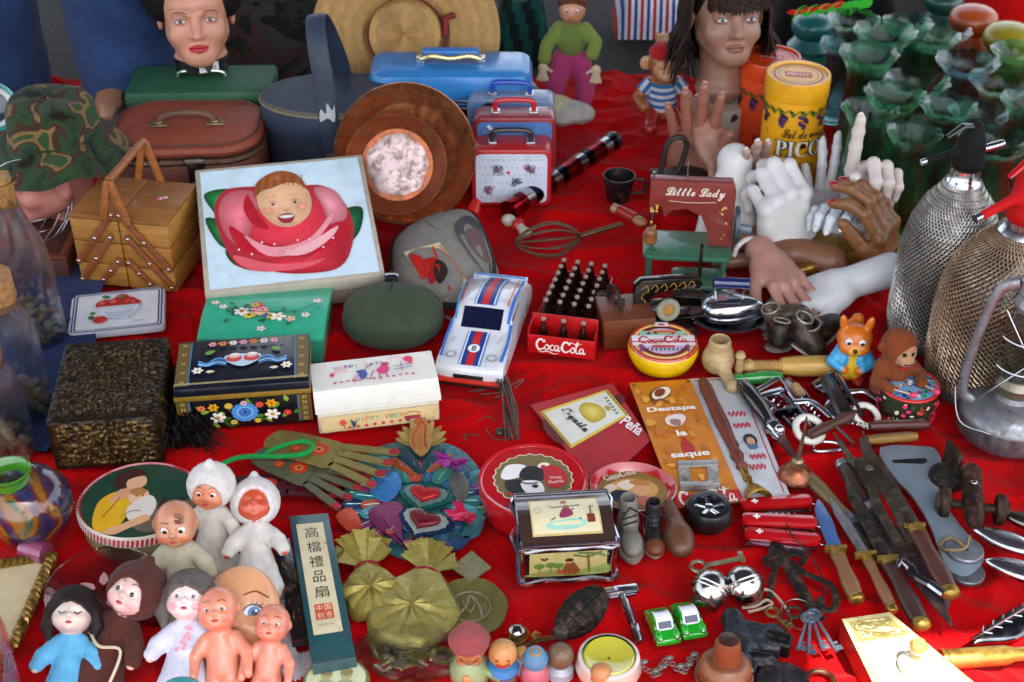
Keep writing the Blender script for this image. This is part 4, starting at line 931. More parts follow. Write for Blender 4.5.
# ================= baby in a rose, box with a printed lid
m0,w,a=frame2((208,326),(384,306));a=math.degrees(a)
t=thing('rose_box','large flat box with a printed lid of a baby face in a red rose','box',m0+Vector((.003,0,.010)),a,15)
d,h=.250,.052
m=MB();m.box((0,d/2,h*.33),(w*.97,d*.97,h*.66),'8f7f6c',.002);m.build('box_body','matte',t)
m=MB();m.box((0,d/2,h*.8),(w,d,h*.42),'b0a694',.002);lid=m.build('lid','matte',t)
m=MB();W2,D2=w/2-.007,d/2-.007
m.rect(-W2,-D2,W2,D2,'cfe4ee');m.soft([(-W2*.9,D2*.1),(-W2*.5,D2*.8),(W2*.3,D2*.85),(W2*.85,D2*.4),(W2*.8,-D2*.6),(0,-D2*.9),(-W2*.8,-D2*.7)],'d2e6ef','f2f6f6',5,8)
s_=.00150
def rp(px,py):
    return ((px-294)*s_*1.0+(py-220)*.0001,-(py-215)*s_*1.36)
def B_(pts,c,n=4):
    if c in ('c0182c','f09aa0','e8606c','f6b4b8','b81428','9c5426'):return m.blob([rp(*p) for p in pts],c,n)
    v=[int(c[i:i+2],16) for i in (0,2,4)];k_=(.95,1.06) if c[0] in 'ef' and v[1]>150 else (.84,1.12) if v[0]>120 else (.7,1.35);f_=lambda q:'%02x%02x%02x' % tuple(min(255,int(x*q+(8 if q>1 else 0))) for x in v)
    m.soft([rp(*p) for p in pts],f_(k_[0]),f_(k_[1]),n,8)
B_([(222,180),(248,178),(258,195),(235,205),(226,196)],'1d7a3a');B_([(219,205),(240,214),(246,240),(228,232)],'1a6a34');B_([(233,238),(250,236),(255,258),(238,252)],'145a2c')
B_([(347,212),(367,210),(360,232),(345,244),(336,235)],'0f5a30')
B_([(228,205),(240,180),(270,178),(300,182),(335,184),(352,205),(354,232),(338,262),(310,267),(270,262),(240,252)],'d43040',6)
B_([(232,200),(245,182),(272,186),(262,215),(250,236),(236,225)],'e4707a');B_([(326,186),(345,190),(352,215),(335,225),(330,205)],'e88890')
B_([(240,215),(262,232),(300,240),(340,222),(350,232),(330,252),(285,250),(248,240)],'c0182c');B_([(262,250),(300,256),(338,240),(334,265),(300,268),(270,262)],'d02836')
B_([(252,226),(275,240),(310,236),(336,214),(334,222),(305,246),(270,248)],'f09aa0');B_([(240,244),(270,255),(300,258),(322,256),(300,263),(262,262),(244,254)],'e8606c')
B_([(284,248),(310,240),(340,226),(330,238),(305,250)],'f6b4b8');B_([(262,186),(268,205),(276,222),(262,216),(256,200)],'b81428')
B_([(270,196),(272,180),(282,170),(300,168),(315,176),(321,195),(316,212),(300,222),(284,220),(273,208)],'e9b489',6)
B_([(268,190),(272,176),(286,167),(300,165),(314,172),(320,188),(312,180),(300,178),(286,182),(276,184)],'9c5426');B_([(286,172),(292,168),(298,171),(294,176)],'b0622c');[m.line([rp(272+i*4.4,186-6*math.sin(i*.3)),rp(274+i*4.2,178-7*math.sin(i*.3)),rp(277+i*4,172-4*math.sin(i*.3))],.0011,'b8703a' if i % 2 else '7e4018') for i in range(11)]
B_([(286,212),(294,209),(302,211),(298,218),(290,218)],'a82830',3);B_([(288,211),(301,211),(299,213.5),(290,213.5)],'f4ece4',3)
B_([(274,202),(282,202),(282,208),(276,208)],'f0a084',3);B_([(306,202),(315,200),(314,206),(308,208)],'f0a084',3)
for x in (284,305):m.disc(*rp(x,199),.0048,.0026,'e8d8cc',n=12);m.disc(*rp(x,199),.0028,.0028,'30363e',n=10);m.disc(*rp(x-.5,198.6),.0007,.0007,'f4f4f4',n=6);m.line([rp(x-4,197),rp(x,196),rp(x+4,197)],.0009,'9a6040');m.line([rp(x-5,192),rp(x,191),rp(x+5,192)],.0009,'cc9468')
m.line([rp(292,205),rp(295,207),rp(298,205)],.0012,'b06848')
for i in range(9):m.disc(*rp(245+i*11,240+6*math.sin(i*2)),.0016,.0022,'f8dcdc',n=8)
m.warp(lambda v:(v.x,v.y+d/2,v.z+h*1.01+.0004));m.build('picture','print',lid)
# ================= turquoise box with flowers
def fl_cluster(m,x,y,s,seed,n=14,cols=('f0e8e0','e8a0a8','d8c050','4a6a9a','c04050','f0b8a8')):
    q=random.Random(seed)
    for i in range(n*2):m.leaf(x+max(-s*1.3,min(s*1.3,q.gauss(0,s*.8))),y+max(-s*.7,min(s*.7,q.gauss(0,s*.45))),s*.35,s*.16,q.uniform(0,360),q.choice(['2e6a3a','4a8a4a','1f5a40']))
    for i in range(n):m.flower(x+q.gauss(0,s*.6),y+q.gauss(0,s*.3),q.uniform(s*.14,s*.34),q.choice(cols),q.choice(['e8c040','c05030','5a3a20']),q.choice([5,6,8]),q.uniform(0,60))
m0,w,d,h,a=BX((201,366),(326,366),336,287)
d=.135;t=thing('turquoise_box','turquoise painted wooden box with flower bouquet on its rounded lid','box',m0,a)
m=MB();m.box((0,d/2,h*.42),(w*.96,d*.92,h*.84),'2a9a78',.003);m.build('box_body','paint',t)
for q in (-1,1):m=MB();m.tube([(q*w*.44,d*.1,.006),(q*w*.44,d*.9,.006)],.006,'2fa884',10);m.build('runner','paint',t)
cv=lambda u:h*.84+h*.26*math.sin(PI*(u*.86+.07))
m=MB();N=14;P=[(d*i/N,cv(i/N)) for i in range(N+1)]+[(d,h*.80),(0,h*.80)]
m.add([(-w/2,y,z) for y,z in P]+[(w/2,y,z) for y,z in P],[tuple(range(len(P))),tuple(range(2*len(P)-1,len(P)-1,-1))]+[(i,(i+1) % len(P),len(P)+(i+1) % len(P),len(P)+i) for i in range(len(P))],'36ac86');l_=m.build('lid','paint',t)
m=MB();fl_cluster(m,-.004,d*.62,.026,3,16);m.line([(-.05,d*.7),(-.02,d*.62),(.03,d*.6),(.055,d*.75)],.0012,'2a5a3a')
for x,y in ((-.055,.75),(-.045,.68),(.045,.55),(.055,.78),(.0,.36)):m.flower(x,d*y,.005,'f4e0d8','d8a040',5)
m.warp(lambda v:(v.x*1.25,v.y-d*.26,cv(min(1,max(0,v.y/d-.26)))+v.z+.0006));m.build('flower_painting','print',l_)
# ================= black lacquer box, folk flowers
m0,w,d,h,a=BX((180,434),(314,424),384,338)
h=Hz(247,430,388)
t=thing('painted_box','black lacquered box painted with folk flowers and a fruit bowl','box',m0,a)
d=.105
m=MB();m.box((0,d/2,h*.38),(w*.95,d*.93,h*.76),'0b0d12',.002);bd=m.build('box_body','paint',t)
m=MB();m.box((0,d/2,h*.80),(w*1.01,d*1.02,h*.10),'8a6a20',.001);m.build('gold_edge','paint',t)
m=MB();m.box((0,d/2,h*.93),(w,d,h*.2),'0c1220',.003);lo=m.build('lid','paint',t)
def folk(m,W_,H_,seed,n=9,bowl=False):
    q=random.Random(seed)
    for sx in (-1,1):
        X=sx*W_*.40;m.rect(X-sx*.0 if sx>0 else-W_*.5,-H_*.48,W_*.5 if sx>0 else X,H_*.48,'6a5420');m.line([(X,-H_*.48),(X,H_*.48)],.0014,'3a7ab0',smooth=False)
        for k in range(-2,3):m.flower(sx*W_*.45,k*H_*.2,.0032,'c8b070','201810',4,45)
    if bowl:
        m.blob([(-.018,-.004),(-.022,.010),(0,.013),(.022,.010),(.018,-.004),(0,-.014)],'b8d0e0')
        for x in (-.011,.011):m.disc(x,.004,.010,.008,'c84038');m.disc(x,.009,.0075,.005,'e8b0a0');m.disc(x+.001,.012,.006,.003,'f0e8e0')
        for sx in (-1,1):
            for k in range(4):m.line([(sx*.02,.002-.004*k),(sx*.032,.006-.004*k),(sx*.044,-.004-.002*k),(sx*.055,.002-.003*k)],.0024,['5aa0d0','2a6ab0','a8d0e8','3a80c0'][k])
            m.leaf(sx*.048,.016,.016,.008,90+sx*60,'6a9a3a');m.flower(sx*.055,-.018,.007,'f0e8dc','c0a040');m.leaf(sx*.045,-.022,.012,.006,180 if sx>0 else 0,'e8d8b8')
        for k in range(-3,4):m.flower(k*.013,H_*.38,.0052,['e8a0b0','e07830','f0e0e0'][k % 3],'b02030');m.leaf(k*.013+.006,H_*.38,.008,.005,30,'5a8a30')
    else:
        for k in range(26):m.leaf(q.uniform(-W_*.36,W_*.36),q.uniform(-H_*.35,H_*.3),.012,.006,q.uniform(0,360),q.choice(['4a7a2a','6a9a3a','8aa840','2f5a22']))
        m.flower(0,0,.0155,'4a90d0','2050a0',14);m.disc(0,0,.010,.010,'80b8e0');m.flower(0,0,.008,'3070b8','f0f0e0',10);m.disc(0,0,.0022,.0022,'102040')
        for x,y,c,r in ((-.032,-.006,'f4f0e4',.009),(.032,-.006,'f4ece0',.009),(-.036,.012,'e0a020',.0065),(.032,.013,'e89818',.007),(-.018,.013,'d8b048',.005),(.018,.012,'e04830',.005),(-.05,.012,'e07040',.005),(.05,-.004,'c83030',.005),(.014,-.014,'d8c040',.004),(-.014,-.014,'e0c860',.004),(.0,.017,'e8a8b8',.004)):m.flower(x,y,r,c,'a04818' if c[0]=='e' else 'd8a030',6 if r>.006 else 8)
m=MB();folk(m,w*.95,h*.7,3);m.warp(lambda v:(v.x*1.05,d*.035-.0006-v.z,v.y*.92+h*.40));m.build('flower_painting','print',bd)
m=MB();folk(m,w*.98,d*.92,4,bowl=True)
for k in range(40):m.line([(-w*.49+k*w*.98/40,-d*.47),(-w*.49+(k+1)*w*.98/40,-d*.43)],.0014,'d8c080')
m.warp(lambda v:(v.x,v.y+d/2,h*1.03+.0006+v.z));m.build('bowl_painting','print',lo)
# ================= white musical box
m0,w,d,h,a=BX((318,438),(442,423),388,366)
h=Hz(380,431,396);d=.082
t=thing('music_box','cream white hinged box printed with pink figures and pastel letters','box',m0,a)
m=MB();m.box((0,d/2+.001,h*.36),(w*.97,d*.95,h*.62),'d9d2bc',.002);bo=m.build('box_body','plastic',t)
for sx in (-1,1):m=MB();m.lathe([(.004,0),(.005,.006)],'d8d0bc',12,T(sx*w*.42,.012,-.001));m.build('foot','plastic',t)
prof=[(0,h*.66),(0,h*.76),(-.0,h*.80),(.018,h*.93),(.022,h),(d,h*1.0),(d,h*.66)]
m=MB();k=len(prof);m.add([(-w/2,y,z) for y,z in prof]+[(w/2,y,z) for y,z in prof],[tuple(range(k)),tuple(range(2*k-1,k-1,-1))]+[(i,(i+1) % k,k+(i+1) % k,k+i) for i in range(k)],'e4e0d4');lo=m.build('lid','plastic',t,ang=25)
m=MB();W_,H_=w*.93,h*.42;m.rect(-W_/2,-H_/2,W_/2,H_/2,'dcc08a')
for i,c in enumerate('HAPPY VIEW'):
    if c !=' ':m.txt(c,-.027+i*.006,.003,.0045,['7ab0a8','d0a040','c87878','98a860'][i % 4],h=.007,bold=.02)
q=random.Random(1)
for i in range(9):m.flower(-W_*.26+i*.0105,-H_*.32+i*.0004,.0026,'d03828','d03828',5)
m.blob([(-.05,.002),(-.046,.007),(-.041,.002),(-.046,-.003)],'d85040');m.line([(-.045,-.002),(-.043,-.009)],.001,'70401c')
m.blob([(-.036,.006),(-.031,.001),(-.028,.006),(-.031,-.006),(-.034,-.005)],'38485a');m.line([(-.033,-.005),(-.034,-.011)],.001,'38485a')
m.rect(.031,-.004,.051,.001,'9a3040');m.rect(.033,-.007,.037,-.004,'6a2838');m.line([(.03,.004),(.04,.007),(.052,.004)],.001,'9a6050')
m.warp(lambda v:(v.x,-.0016-v.z,v.y+h*.36));m.build('front_print','print',bo)
m=MB()
for i,c in enumerate('HAPPY DAYS'):
    if c !=' ':m.txt(c,-.046+i*.0065,.017,.0048,['a0a8b0','d8b0b0','b060a0','5078c0','d0a080'][i % 5],h=.0075,bold=.02)
m.line([(-.052,.0),(-.048,.008),(-.040,.009),(-.032,.006)],.003,'f0a8bc');m.disc(-.052,.002,.003,.004,'d83060')
m.line([(.02,.022),(.03,.026),(.04,.022),(.047,.012)],.003,'f4c0cc');m.disc(.046,.019,.006,.006,'e03058');m.disc(.048,.013,.003,.004,'e03058')
m.line([(-.028,-.014),(-.014,.002),(.0,.018)],.0012,'5a4a70',smooth=False);m.blob([(-.022,.004),(-.012,.006),(-.008,-.004),(-.014,-.014),(-.020,-.012),(-.018,-.002)],'3a50a0');m.disc(-.022,-.010,.004,.006,'c8a0a0')
m.blob([(.004,.002),(.014,.012),(.02,.004),(.016,-.006),(.008,-.006)],'d83878');m.disc(.016,.013,.005,.004,'b82860');m.line([(.008,-.004),(.006,-.015),(.010,-.018)],.0014,'a02858');m.line([(.014,-.004),(.018,-.016)],.0014,'a02858')
m.line([(-.006,-.016),(-.002,-.004),(.001,.004)],.0016,'9a6888');m.line([(.026,.006),(.050,.008)],.0016,'9888b8');m.line([(.026,.0),(.050,.002)],.0016,'9888b8');m.line([(.036,-.004),(.036,.014)],.0016,'a878a8')
for i in range(13):m.flower(-.05+i*.0082,-.016+.0006*(i % 3),.0026,['d03048','a89ab8','e07090'][i % 3],'c02040',5)
m.warp(lambda v:(v.x,v.y+d*.60,h+.0005+v.z));m.build('lid_print','print',lo)
# ================= fruit tin
m0,w,d,h,a=BX((69,342),(166,332),330,284)
h=.014;t=thing('fruit_tin','white flat tin with a bowl of red apples inside a blue border','tin',m0,a)
d=.095
m=MB();m.prism(rrect(w,d,.008),0,h,'ccd0d8',T(0,d/2,0),bev=.003);m.build('tin_body','paint',t)
m=MB()
for k,c in ((.94,'24306a'),(.91,'d8dce8'),(.885,'24306a'),(.85,'e2e4ea')):m.poly([(x*k,y*(k if k>.9 else k-.01)) for x,y in rrect(w,d,.004,2)],c)
for i in range(52):
    x=-w*.45+w*.9*i/51;
    for y in (-d*.448,d*.448):m.rect(x-.0004,y-.0014,x+.0004,y+.0014,'d8dce8')
m.blob([(-.024,.004),(-.018,-.014),(-.004,-.024),(.012,-.024),(.024,-.012),(.03,.006)],'d8e0ea',2);
for k in range(4):m.line([(-.016+k*.002,-.008-k*.004),(.0,-.010-k*.004),(.022-k*.003,-.006-k*.004)],.001,'6a88b8')
for x,y,r in ((-.018,.012,.012),(-.002,.013,.013),(.015,.014,.012),(.006,.024,.010),(.024,.010,.008)):m.disc(x,y,r,r*.9,'b8242a');m.disc(x-r*.3,y+r*.3,r*.4,r*.3,'dc6a58')
m.rect(-.026,.0,.03,.006,'e4e8f0');
for k in range(18):m.disc(-.024+k*.0031,.003,.0008,.0012,'4a68a0',n=6)
m.leaf(-.01,.026,.014,.008,160,'2a7a3a');m.leaf(.002,.022,.012,.007,40,'3a8a40');m.disc(-.022,-.024,.010,.008,'c02a30');m.leaf(-.03,-.020,.010,.009,150,'1f6a34');m.leaf(-.032,-.012,.008,.008,100,'2f7a3a');m.txt('A. Rosa',.03,-.034,.014,'5a6a8a')
m.warp(lambda v:(v.x,v.y*1.08+d/2-.001,h+.0003+v.z));m.build('picture','print',t)
# ================= carved brown box
m0,w,d,h,a=BX((57,470),(165,462),432,340)
h=Hz(111,466,420)
t=thing('carved_box','dark brown and gold box with deeply carved crinkled surface','box',m0,a);d=.165
def carved(P0,ux,uy,nx,ny,nrm,seed):
    vs=[];fs=[];cs=[]
    for j in range(ny+1):
        for i in range(nx+1):
            u,v=i/nx,j/ny;p=P0+ux*u+uy*v;q=p*150
            a_=abs(noise.noise(Vector((q.x*.7,q.y*2.2+q.z*2.2,seed))+Vector((math.sin(q.x*.25)*1.5,)*3)));hh=.0035*(1-2.2*a_)+.0015*noise.noise(q*2)
            e=min(1,12*min(u,1-u,v,1-v));vs.append(p+nrm*hh*e)
    for j in range(ny):
        for i in range(nx):
            k=j*(nx+1)+i;fs.append((k,k+1,k+nx+2,k+nx+1));hh=(vs[k]-P0).dot(nrm);cs.append('6e5424' if hh>.0028 else '3c2b15' if hh>.0008 else '241a10')
    return vs,fs,cs
X,Y,Z=Vector((1,0,0)),Vector((0,1,0)),Vector((0,0,1))
m=MB();m.box((0,d/2,h*.5),(w*.99,d*.99,h*.995),'241a10')
for P0,ux,uy,nx,ny,nr,sd_ in ((Vector((-w/2,0,h)),X*w,Y*d,70,90,Z,1),(Vector((-w/2,0,0)),X*w,Z*h,70,34,-Y,5),(Vector((w/2,0,0)),Y*d,Z*h,80,30,X,9),(Vector((-w/2,d,0)),-Y*d,Z*h,80,30,-X,12)):
    m.add(*carved(P0,ux,uy,nx,ny,nr,sd_))
m.build('carved_body','foil',t,ang=80)
# black furry thing between the boxes
fm=MB();q=random.Random(4)
c=G(190,420)
for i in range(620):
    y=q.uniform(-.13,.05);x=q.uniform(-.028,.022)+.01*math.sin(y*30);l=q.uniform(.015,.035);z=.03*math.sqrt(max(0,1-(x/.034)**2));an=q.uniform(-.8,.8)-1.2
    fm.tube([(x,-y-.02,z*.4),(x+math.cos(an)*l*.4+x*.3,-y-.02+math.sin(an)*l*.4,z+.003),(x+math.cos(an)*l+x*.5,-y-.02+math.sin(an)*l,z*.8)],[.0012,.001,.0002],q.choice(['0a0806','120e0a','060404']),3)
fm.ell((-.003,.02,.008),(.03,.085,.022),'080605');o=fm.build('fur_collar','hair',ang=80);o.location=(c.x,c.y+.0,0);tag(o,'black furry collar squeezed between the carved and the painted box','fur')
# ================= wooden sewing box with crossing arms
m0,w,d,h,a=BX((82,281),(178,291),224,184)
m0,w,a_=frame2((82,283),(178,293));h=Hz(130,288,222);d=.115
t=thing('sewing_box','honey coloured wooden sewing box with crossed folding arms','box',m0,math.degrees(a_))
WD='b07a34'
for k in range(3):
    for s_ in (-1,1):
        z0,z1=h*k/3+.001,h*(k+1)/3-.001;m=MB();m.box((s_*w/4,d/2,(z0+z1)/2),(w/2-.002,d,z1-z0),'a8702e' if k % 2 else WD,.0015);m.build('drawer','wood',t)
for s_ in (-1,1):
    m=MB();m.box((s_*w/4,d/2,h+.003),(w/2-.001,d*1.02,.006),'96602a',.0015);l_=m.build('lid','wood',t)
m=MB();m.flower(.0,0,.007,'d86088','f0e0c0',6);m.flower(.006,.003,.004,'e8e0d8','a0c060',5);m.leaf(-.002,.004,.01,.005,120,'3a7a3a');m.warp(lambda v:(v.x+w*.27,v.y+d*.55,h+.0065+v.z));m.build('flower_sticker','print',l_)
def arm(x0,z0,x1,z1):
    m=MB();L=math.hypot(x1-x0,z1-z0);an=math.degrees(math.atan2(z1-z0,x1-x0));m.prism(rrect(L+.012,.010,.0049,3),0,.004,'8a4a20',T((x0+x1)/2,-.001,(z0+z1)/2,90,0,0) @ T(rz=an),bev=.001);o=m.build('folding_arm','wood',t)
    for u in (0,.5,1):
        b=MB();b.ell((x0+(x1-x0)*u,-.006,z0+(z1-z0)*u),(.0028,.0015,.0028),'c8c4bc',None,10,6);b.build('rivet','chrome',o)
for s_ in (-1,1):
    arm(s_*w*.46,h*.38,s_*.006,h*1.12);arm(s_*w*.46,h*.10,s_*w*.09,h*.78);arm(s_*w*.24,h*.12,s_*.008,h*.42)
m=MB()
for s_ in (-1,1):m.prism(rrect(.010,.070,.004,3),0,.006,'9a5a28',T(s_*.010+.001,-.004,h*1.12+.022,90,s_*-14,0),bev=.001)
m.build('carrying_frame','wood',t)
m=MB();m.tube([(0,-.002,h*1.12+.054),(0,d+.002,h*1.12+.054)],.006,'9a5a28',12);m.build('handle','wood',t)
m=MB()
for s_ in (-1,1):m.prism(rrect(.010,.070,.004,3),0,.006,'9a5a28',T(s_*.010+.001,d+.004,h*1.12+.022,90,s_*-14,0),bev=.001)
m.build('back_frame','wood',t)
# ================= wineskin
c,o_=OP([(392,262),(398,238),(432,220),(468,216),(484,236),(493,268),(478,293),(440,298),(402,285)],.02)
t=thing('wineskin','grey suede wineskin with black edging and a red bullfight picture','wineskin',(c.x,c.y,.003),0,4,0)
out=smooth_out(o_);m=puff(out,.040,'8b857c',7);m.build('skin_body','cloth',t)
m=MB();m.tube([(a*1.0,b*1.0,.014) for a,b in out],.0045,'17181c',8,True);m.build('edging','leather',t)
c2=lambda px,py:tuple((G(px,py,.03)-c)[:2])
m=MB();top=lambda x,y:.0405-.5*(x*x+y*y)*9
m.blob([c2(465,224),(c2(455,238)),c2(472,262),c2(486,274),c2(484,290),c2(492,272),c2(485,245),c2(478,226)],'15161a',5)
m.blob([c2(470,236),c2(466,244),c2(478,258),c2(488,262),c2(484,246),c2(478,234)],'5a2c20',5)
qd=[c2(418,276),c2(447,292),c2(468,282),c2(440,250),c2(404,256)];m.poly(qd,'d8c8a0');m.blob([c2(410,260),c2(420,262),c2(430,272),c2(424,280),c2(416,272)],'c82418');m.blob([c2(424,266),c2(436,264),c2(440,274),c2(432,284),c2(426,276)],'b01c14');m.blob([c2(436,266),c2(444,268),c2(448,276),c2(440,284),c2(434,276)],'2a1c18',4);m.line([c2(440,253),c2(466,280)],.002,'d07030');m.line([c2(433,254),c2(450,288)],.003,'c83020')
m.line([c2(426,228),c2(431,234),c2(437,238)],.0012,'4a4640')
m.warp(lambda v:(v.x,v.y,pz(out,.040,v.x,v.y)+v.z+.0022));m.build('picture','print',t)
b=G(474,216,.02)-c;m=MB();m.lathe([(.011,0),(.012,.012),(.009,.014),(.008,.026)],'b81410',20,T(b.x-.004,b.y,.012,-70,0,-18));m.build('cap','plastic',t)
m=MB();S=[(486,240),(496,256),(497,275),(486,296),(462,304),(445,300)];m.tube(cr([tuple(c2(*p))+(.008,) for p in S],6),.0022,'9a9078',6);m.build('cord','cloth',t)
# ================= olive round flask
c=G(392,352);r=46*mpp(392,320);t=thing('olive_pouch','olive green round padded flask with a small metal cap','flask',(c.x,c.y+.045,0))
s=SD();s.ball((0,0,.034),(r*1.02,.055,.036),'3a4430',.01);s.ball((0,-.004,.024),(r*1.0,.06,.024),'333c2a',.02);s.build('flask_body','cloth',t,60,noise_amp=.0008,noise_scale=90)
m=MB();m.tube([(r*1.03*math.cos(a),.052*math.sin(a)+.004,.040+.006*math.sin(a)) for a in [PI*i/20 for i in range(21)]],.0018,'5a6248',6);m.build('seam','cloth',t);m=MB();m.tube(cr([(-.03,-.05,.03),(-.01,-.03,.062),(.0,.02,.070),(.0,.05,.055)],5),.0011,'20281a',5);m.build('stitching','cloth',t)
m=MB();m.lathe([(.010,0),(.010,.008),(.006,.010),(.0001,.010)],'a8acb4',18,T(-.004,.045,.058));m.build('screw_cap','chrome',t)
# ================= racing car toy
def toycar(name,label,loc,rz,L,W_,H_,prof,body,glass,bump,wheels=(.2,.8),art=None,roofcol=None,group=None):
    """prof: side profile (x along length 0..1, z 0..1); the body is lofted across its width"""
    t=thing(name,label,'toy car',loc,rz,group=group);NS=12;P=cr([(x*L,0,z*H_) for x,z in prof],3);n=len(P);vs=[];fs=[]
    for j in range(NS+1):
        v=-1+2*j/NS;inset=1-abs(v)**5*.10
        for p in P:
            zz=p.z;k=max(0,(zz-H_*.52)/(H_*.48));y=v*W_/2*(1-.20*k);xx=L/2+(p.x-L/2)*(1-.05*abs(v)**4);vs.append((y,xx-L/2,H_*.10+(zz-H_*.10)*inset))
    for j in range(NS):
        for i in range(n-1):fs.append((j*n+i,j*n+i+1,(j+1)*n+i+1,(j+1)*n+i))
    fs.append(tuple(range(n)));fs.append(tuple(NS*n+i for i in range(n))[::-1]);fs.append(tuple(j*n for j in range(NS+1))+tuple(j*n+n-1 for j in range(NS,-1,-1)))
    m=MB();m.add(vs,fs,body);m.build('car_body','gloss',t,ang=40)
    def surf(y,x):
        X=x*L;v=y/(W_/2)
        for a,b in zip(P,P[1:]):
            if min(a.x,b.x)<=X<=max(a.x,b.x) and a.x !=b.x and max(a.z,b.z)>H_*.3:z=a.z+(b.z-a.z)*(X-a.x)/(b.x-a.x);break
        else:z=H_*.4
        return H_*.10+(z-H_*.10)*(1-min(1,abs(v))**5*.10)
    for wx in wheels:
        for s_ in (-1,1):
            m=MB();r=H_*.24;m.lathe([(.0001,-.0005),(r*.55,0),(r*.6,.001),(r*.95,.001),(r,.0025),(r,W_*.12),(.0001,W_*.12)],['a0a4a8','303030','0c0c0c','0c0c0c','0c0c0c','0c0c0c'],22,T(s_*(W_*.505),(wx-.5)*L,r,0,-s_*90,0));m.build('wheel','plastic',t)
    return t,surf
f_,b_=G(470,384),G(500,304);dv=b_-f_;L=dv.length+.02;rz=math.degrees(math.atan2(dv.y,dv.x))-90
pr=[(0,.12),(0,.38),(.04,.50),(.16,.56),(.33,.64),(.40,.74),(.50,.97),(.64,1.0),(.78,.90),(.95,.66),(1.0,.55),(1.0,.14)]
t,sf=toycar('racing_car','white toy racing car with blue and red stripes, number 8 on its hood',(f_+b_)/2+Vector((0,0,.003)),rz,L,.090,.060,pr,'dcdee2','141c3a',None,(.18,.82))
def onto(m,lift=.0006):return m.warp(lambda v:(v.x,v.y,sf(v.x,v.y/L+.5)+lift+v.z*2))
def grid_rect(m,x0,y0,x1,y1,col,n=10):
    z=m._z();vs=[];fs=[]
    for i in range(n+1):
        y=y0+(y1-y0)*i/n;vs+=[(x0,y,z),((x0+x1)/2,y,z),(x1,y,z)]
    for i in range(n):k=3*i;fs+=[(k,k+1,k+4,k+3),(k+1,k+2,k+5,k+4)]
    m.add(vs,fs,col)
m=MB()
for x,w_,c in ((0,.030,'3a86c8'),(0,.022,'123a88'),(0,.010,'c81c20'),(-.0125,.0018,'e0e8f0'),(.0125,.0018,'e0e8f0')):
    grid_rect(m,x-w_/2,-L*.47,x+w_/2,-L*.17,c);grid_rect(m,x-w_/2,L*.0,x+w_/2,L*.48,c,14)
m.disc(0,-L*.33,.008,.008,'e8ecf0');m.txt('8',0,-L*.33,.006,'101828',h=.010,bold=.02)
m.disc(-.027,-L*.40,.0065,.0065,'707478');m.disc(-.027,-L*.40,.0052,.0052,'c8ccd0');m.disc(.027,-L*.40,.0065,.0065,'707478');m.disc(.027,-L*.40,.0052,.0052,'c8ccd0')
m.txt('Turbo',.030,-L*.24,.014,'8a9098',rot=70);m.txt('Rally',-.031,-L*.26,.010,'8a9098',rot=90);m.line([(-.036,-L*.1),(-.038,L*.2),(-.036,L*.44)],.003,'3a86c8');m.line([(-.032,-L*.0),(-.033,L*.2),(-.030,L*.44)],.0018,'c81c20');m.line([(.036,-L*.1),(.038,L*.2),(.036,L*.44)],.004,'2a6ac0');m.line([(.031,0),(.032,L*.2),(.030,L*.44)],.0018,'d86a28');m.line([(-.04,-L*.42),(-.0415,-L*.25),(-.040,-L*.1)],.004,'2a6ac0');m.line([(.04,-L*.42),(.0415,-L*.25),(.040,-L*.1)],.004,'2a6ac0')
onto(m);m.build('racing_stripes','print',t)
m=MB()
grid_rect(m,-.027,-L*.145,.027,-L*.02,'0c1230',6);onto(m,.0012);m.build('windscreen','gloss',t)
for s_ in (-1,1):m=MB();m.box((s_*.0385,L*.06,.040),(.003,L*.22,.011),'141828',.001,T(0,0,0,0,0,0));m.build('side_window','gloss',t)
m=MB();m.box((0,-L*.495,.009),(.084,.010,.006),'c8281c',.002);m.box((0,-L*.49,.004),(.086,.012,.004),'101012',.0015);m.build('bumper','plastic',t)
m=MB();m.box((0,-L*.50,.016),(.040,.004,.006),'101010',.001);m.build('grille','plastic',t)
m=MB();m.box((0,L*.47,.036),(.078,.018,.008),'dcdee2',.003);m.box((0,L*.485,.0395),(.072,.005,.003),'3a86c8',.001);m.build('spoiler','gloss',t)
# dry twigs in front of the car
m=MB();q=random.Random(8);c=G(500,420)
P0=[(490,360),(503,378),(508,400),(512,440)]
for k in range(16):
    pts=[G(a+q.uniform(-7,7),b+q.uniform(-4,4),q.uniform(.004,.02)) for a,b in P0[q.randint(0,1):q.randint(3,5)]]
    if len(pts)>1:m.tube(cr([p-c for p in pts],5),.0011,q.choice(['4a3828','3a3026','5a4a38']),5)
for k in range(8):a=G(q.uniform(478,515),q.uniform(385,440),.006)-c;m.tube(cr([a,a+Vector((q.uniform(-.02,.02),q.uniform(-.01,.02),.004)),a+Vector((q.uniform(-.03,.03),q.uniform(-.02,.03),.002))],4),.0009,'4a3c30',5)
m.ell(tuple(G(500,432,.006)-c),(.007,.007,.005),'3a2c20');o=m.build('twig_bundle','wood',ang=70);o.location=c;tag(o,'bundle of thin dry dark twigs in front of the toy racing car','twigs')
def sit(px,py,z=0):v=G(px,py,z);return (v.x,v.y,z)
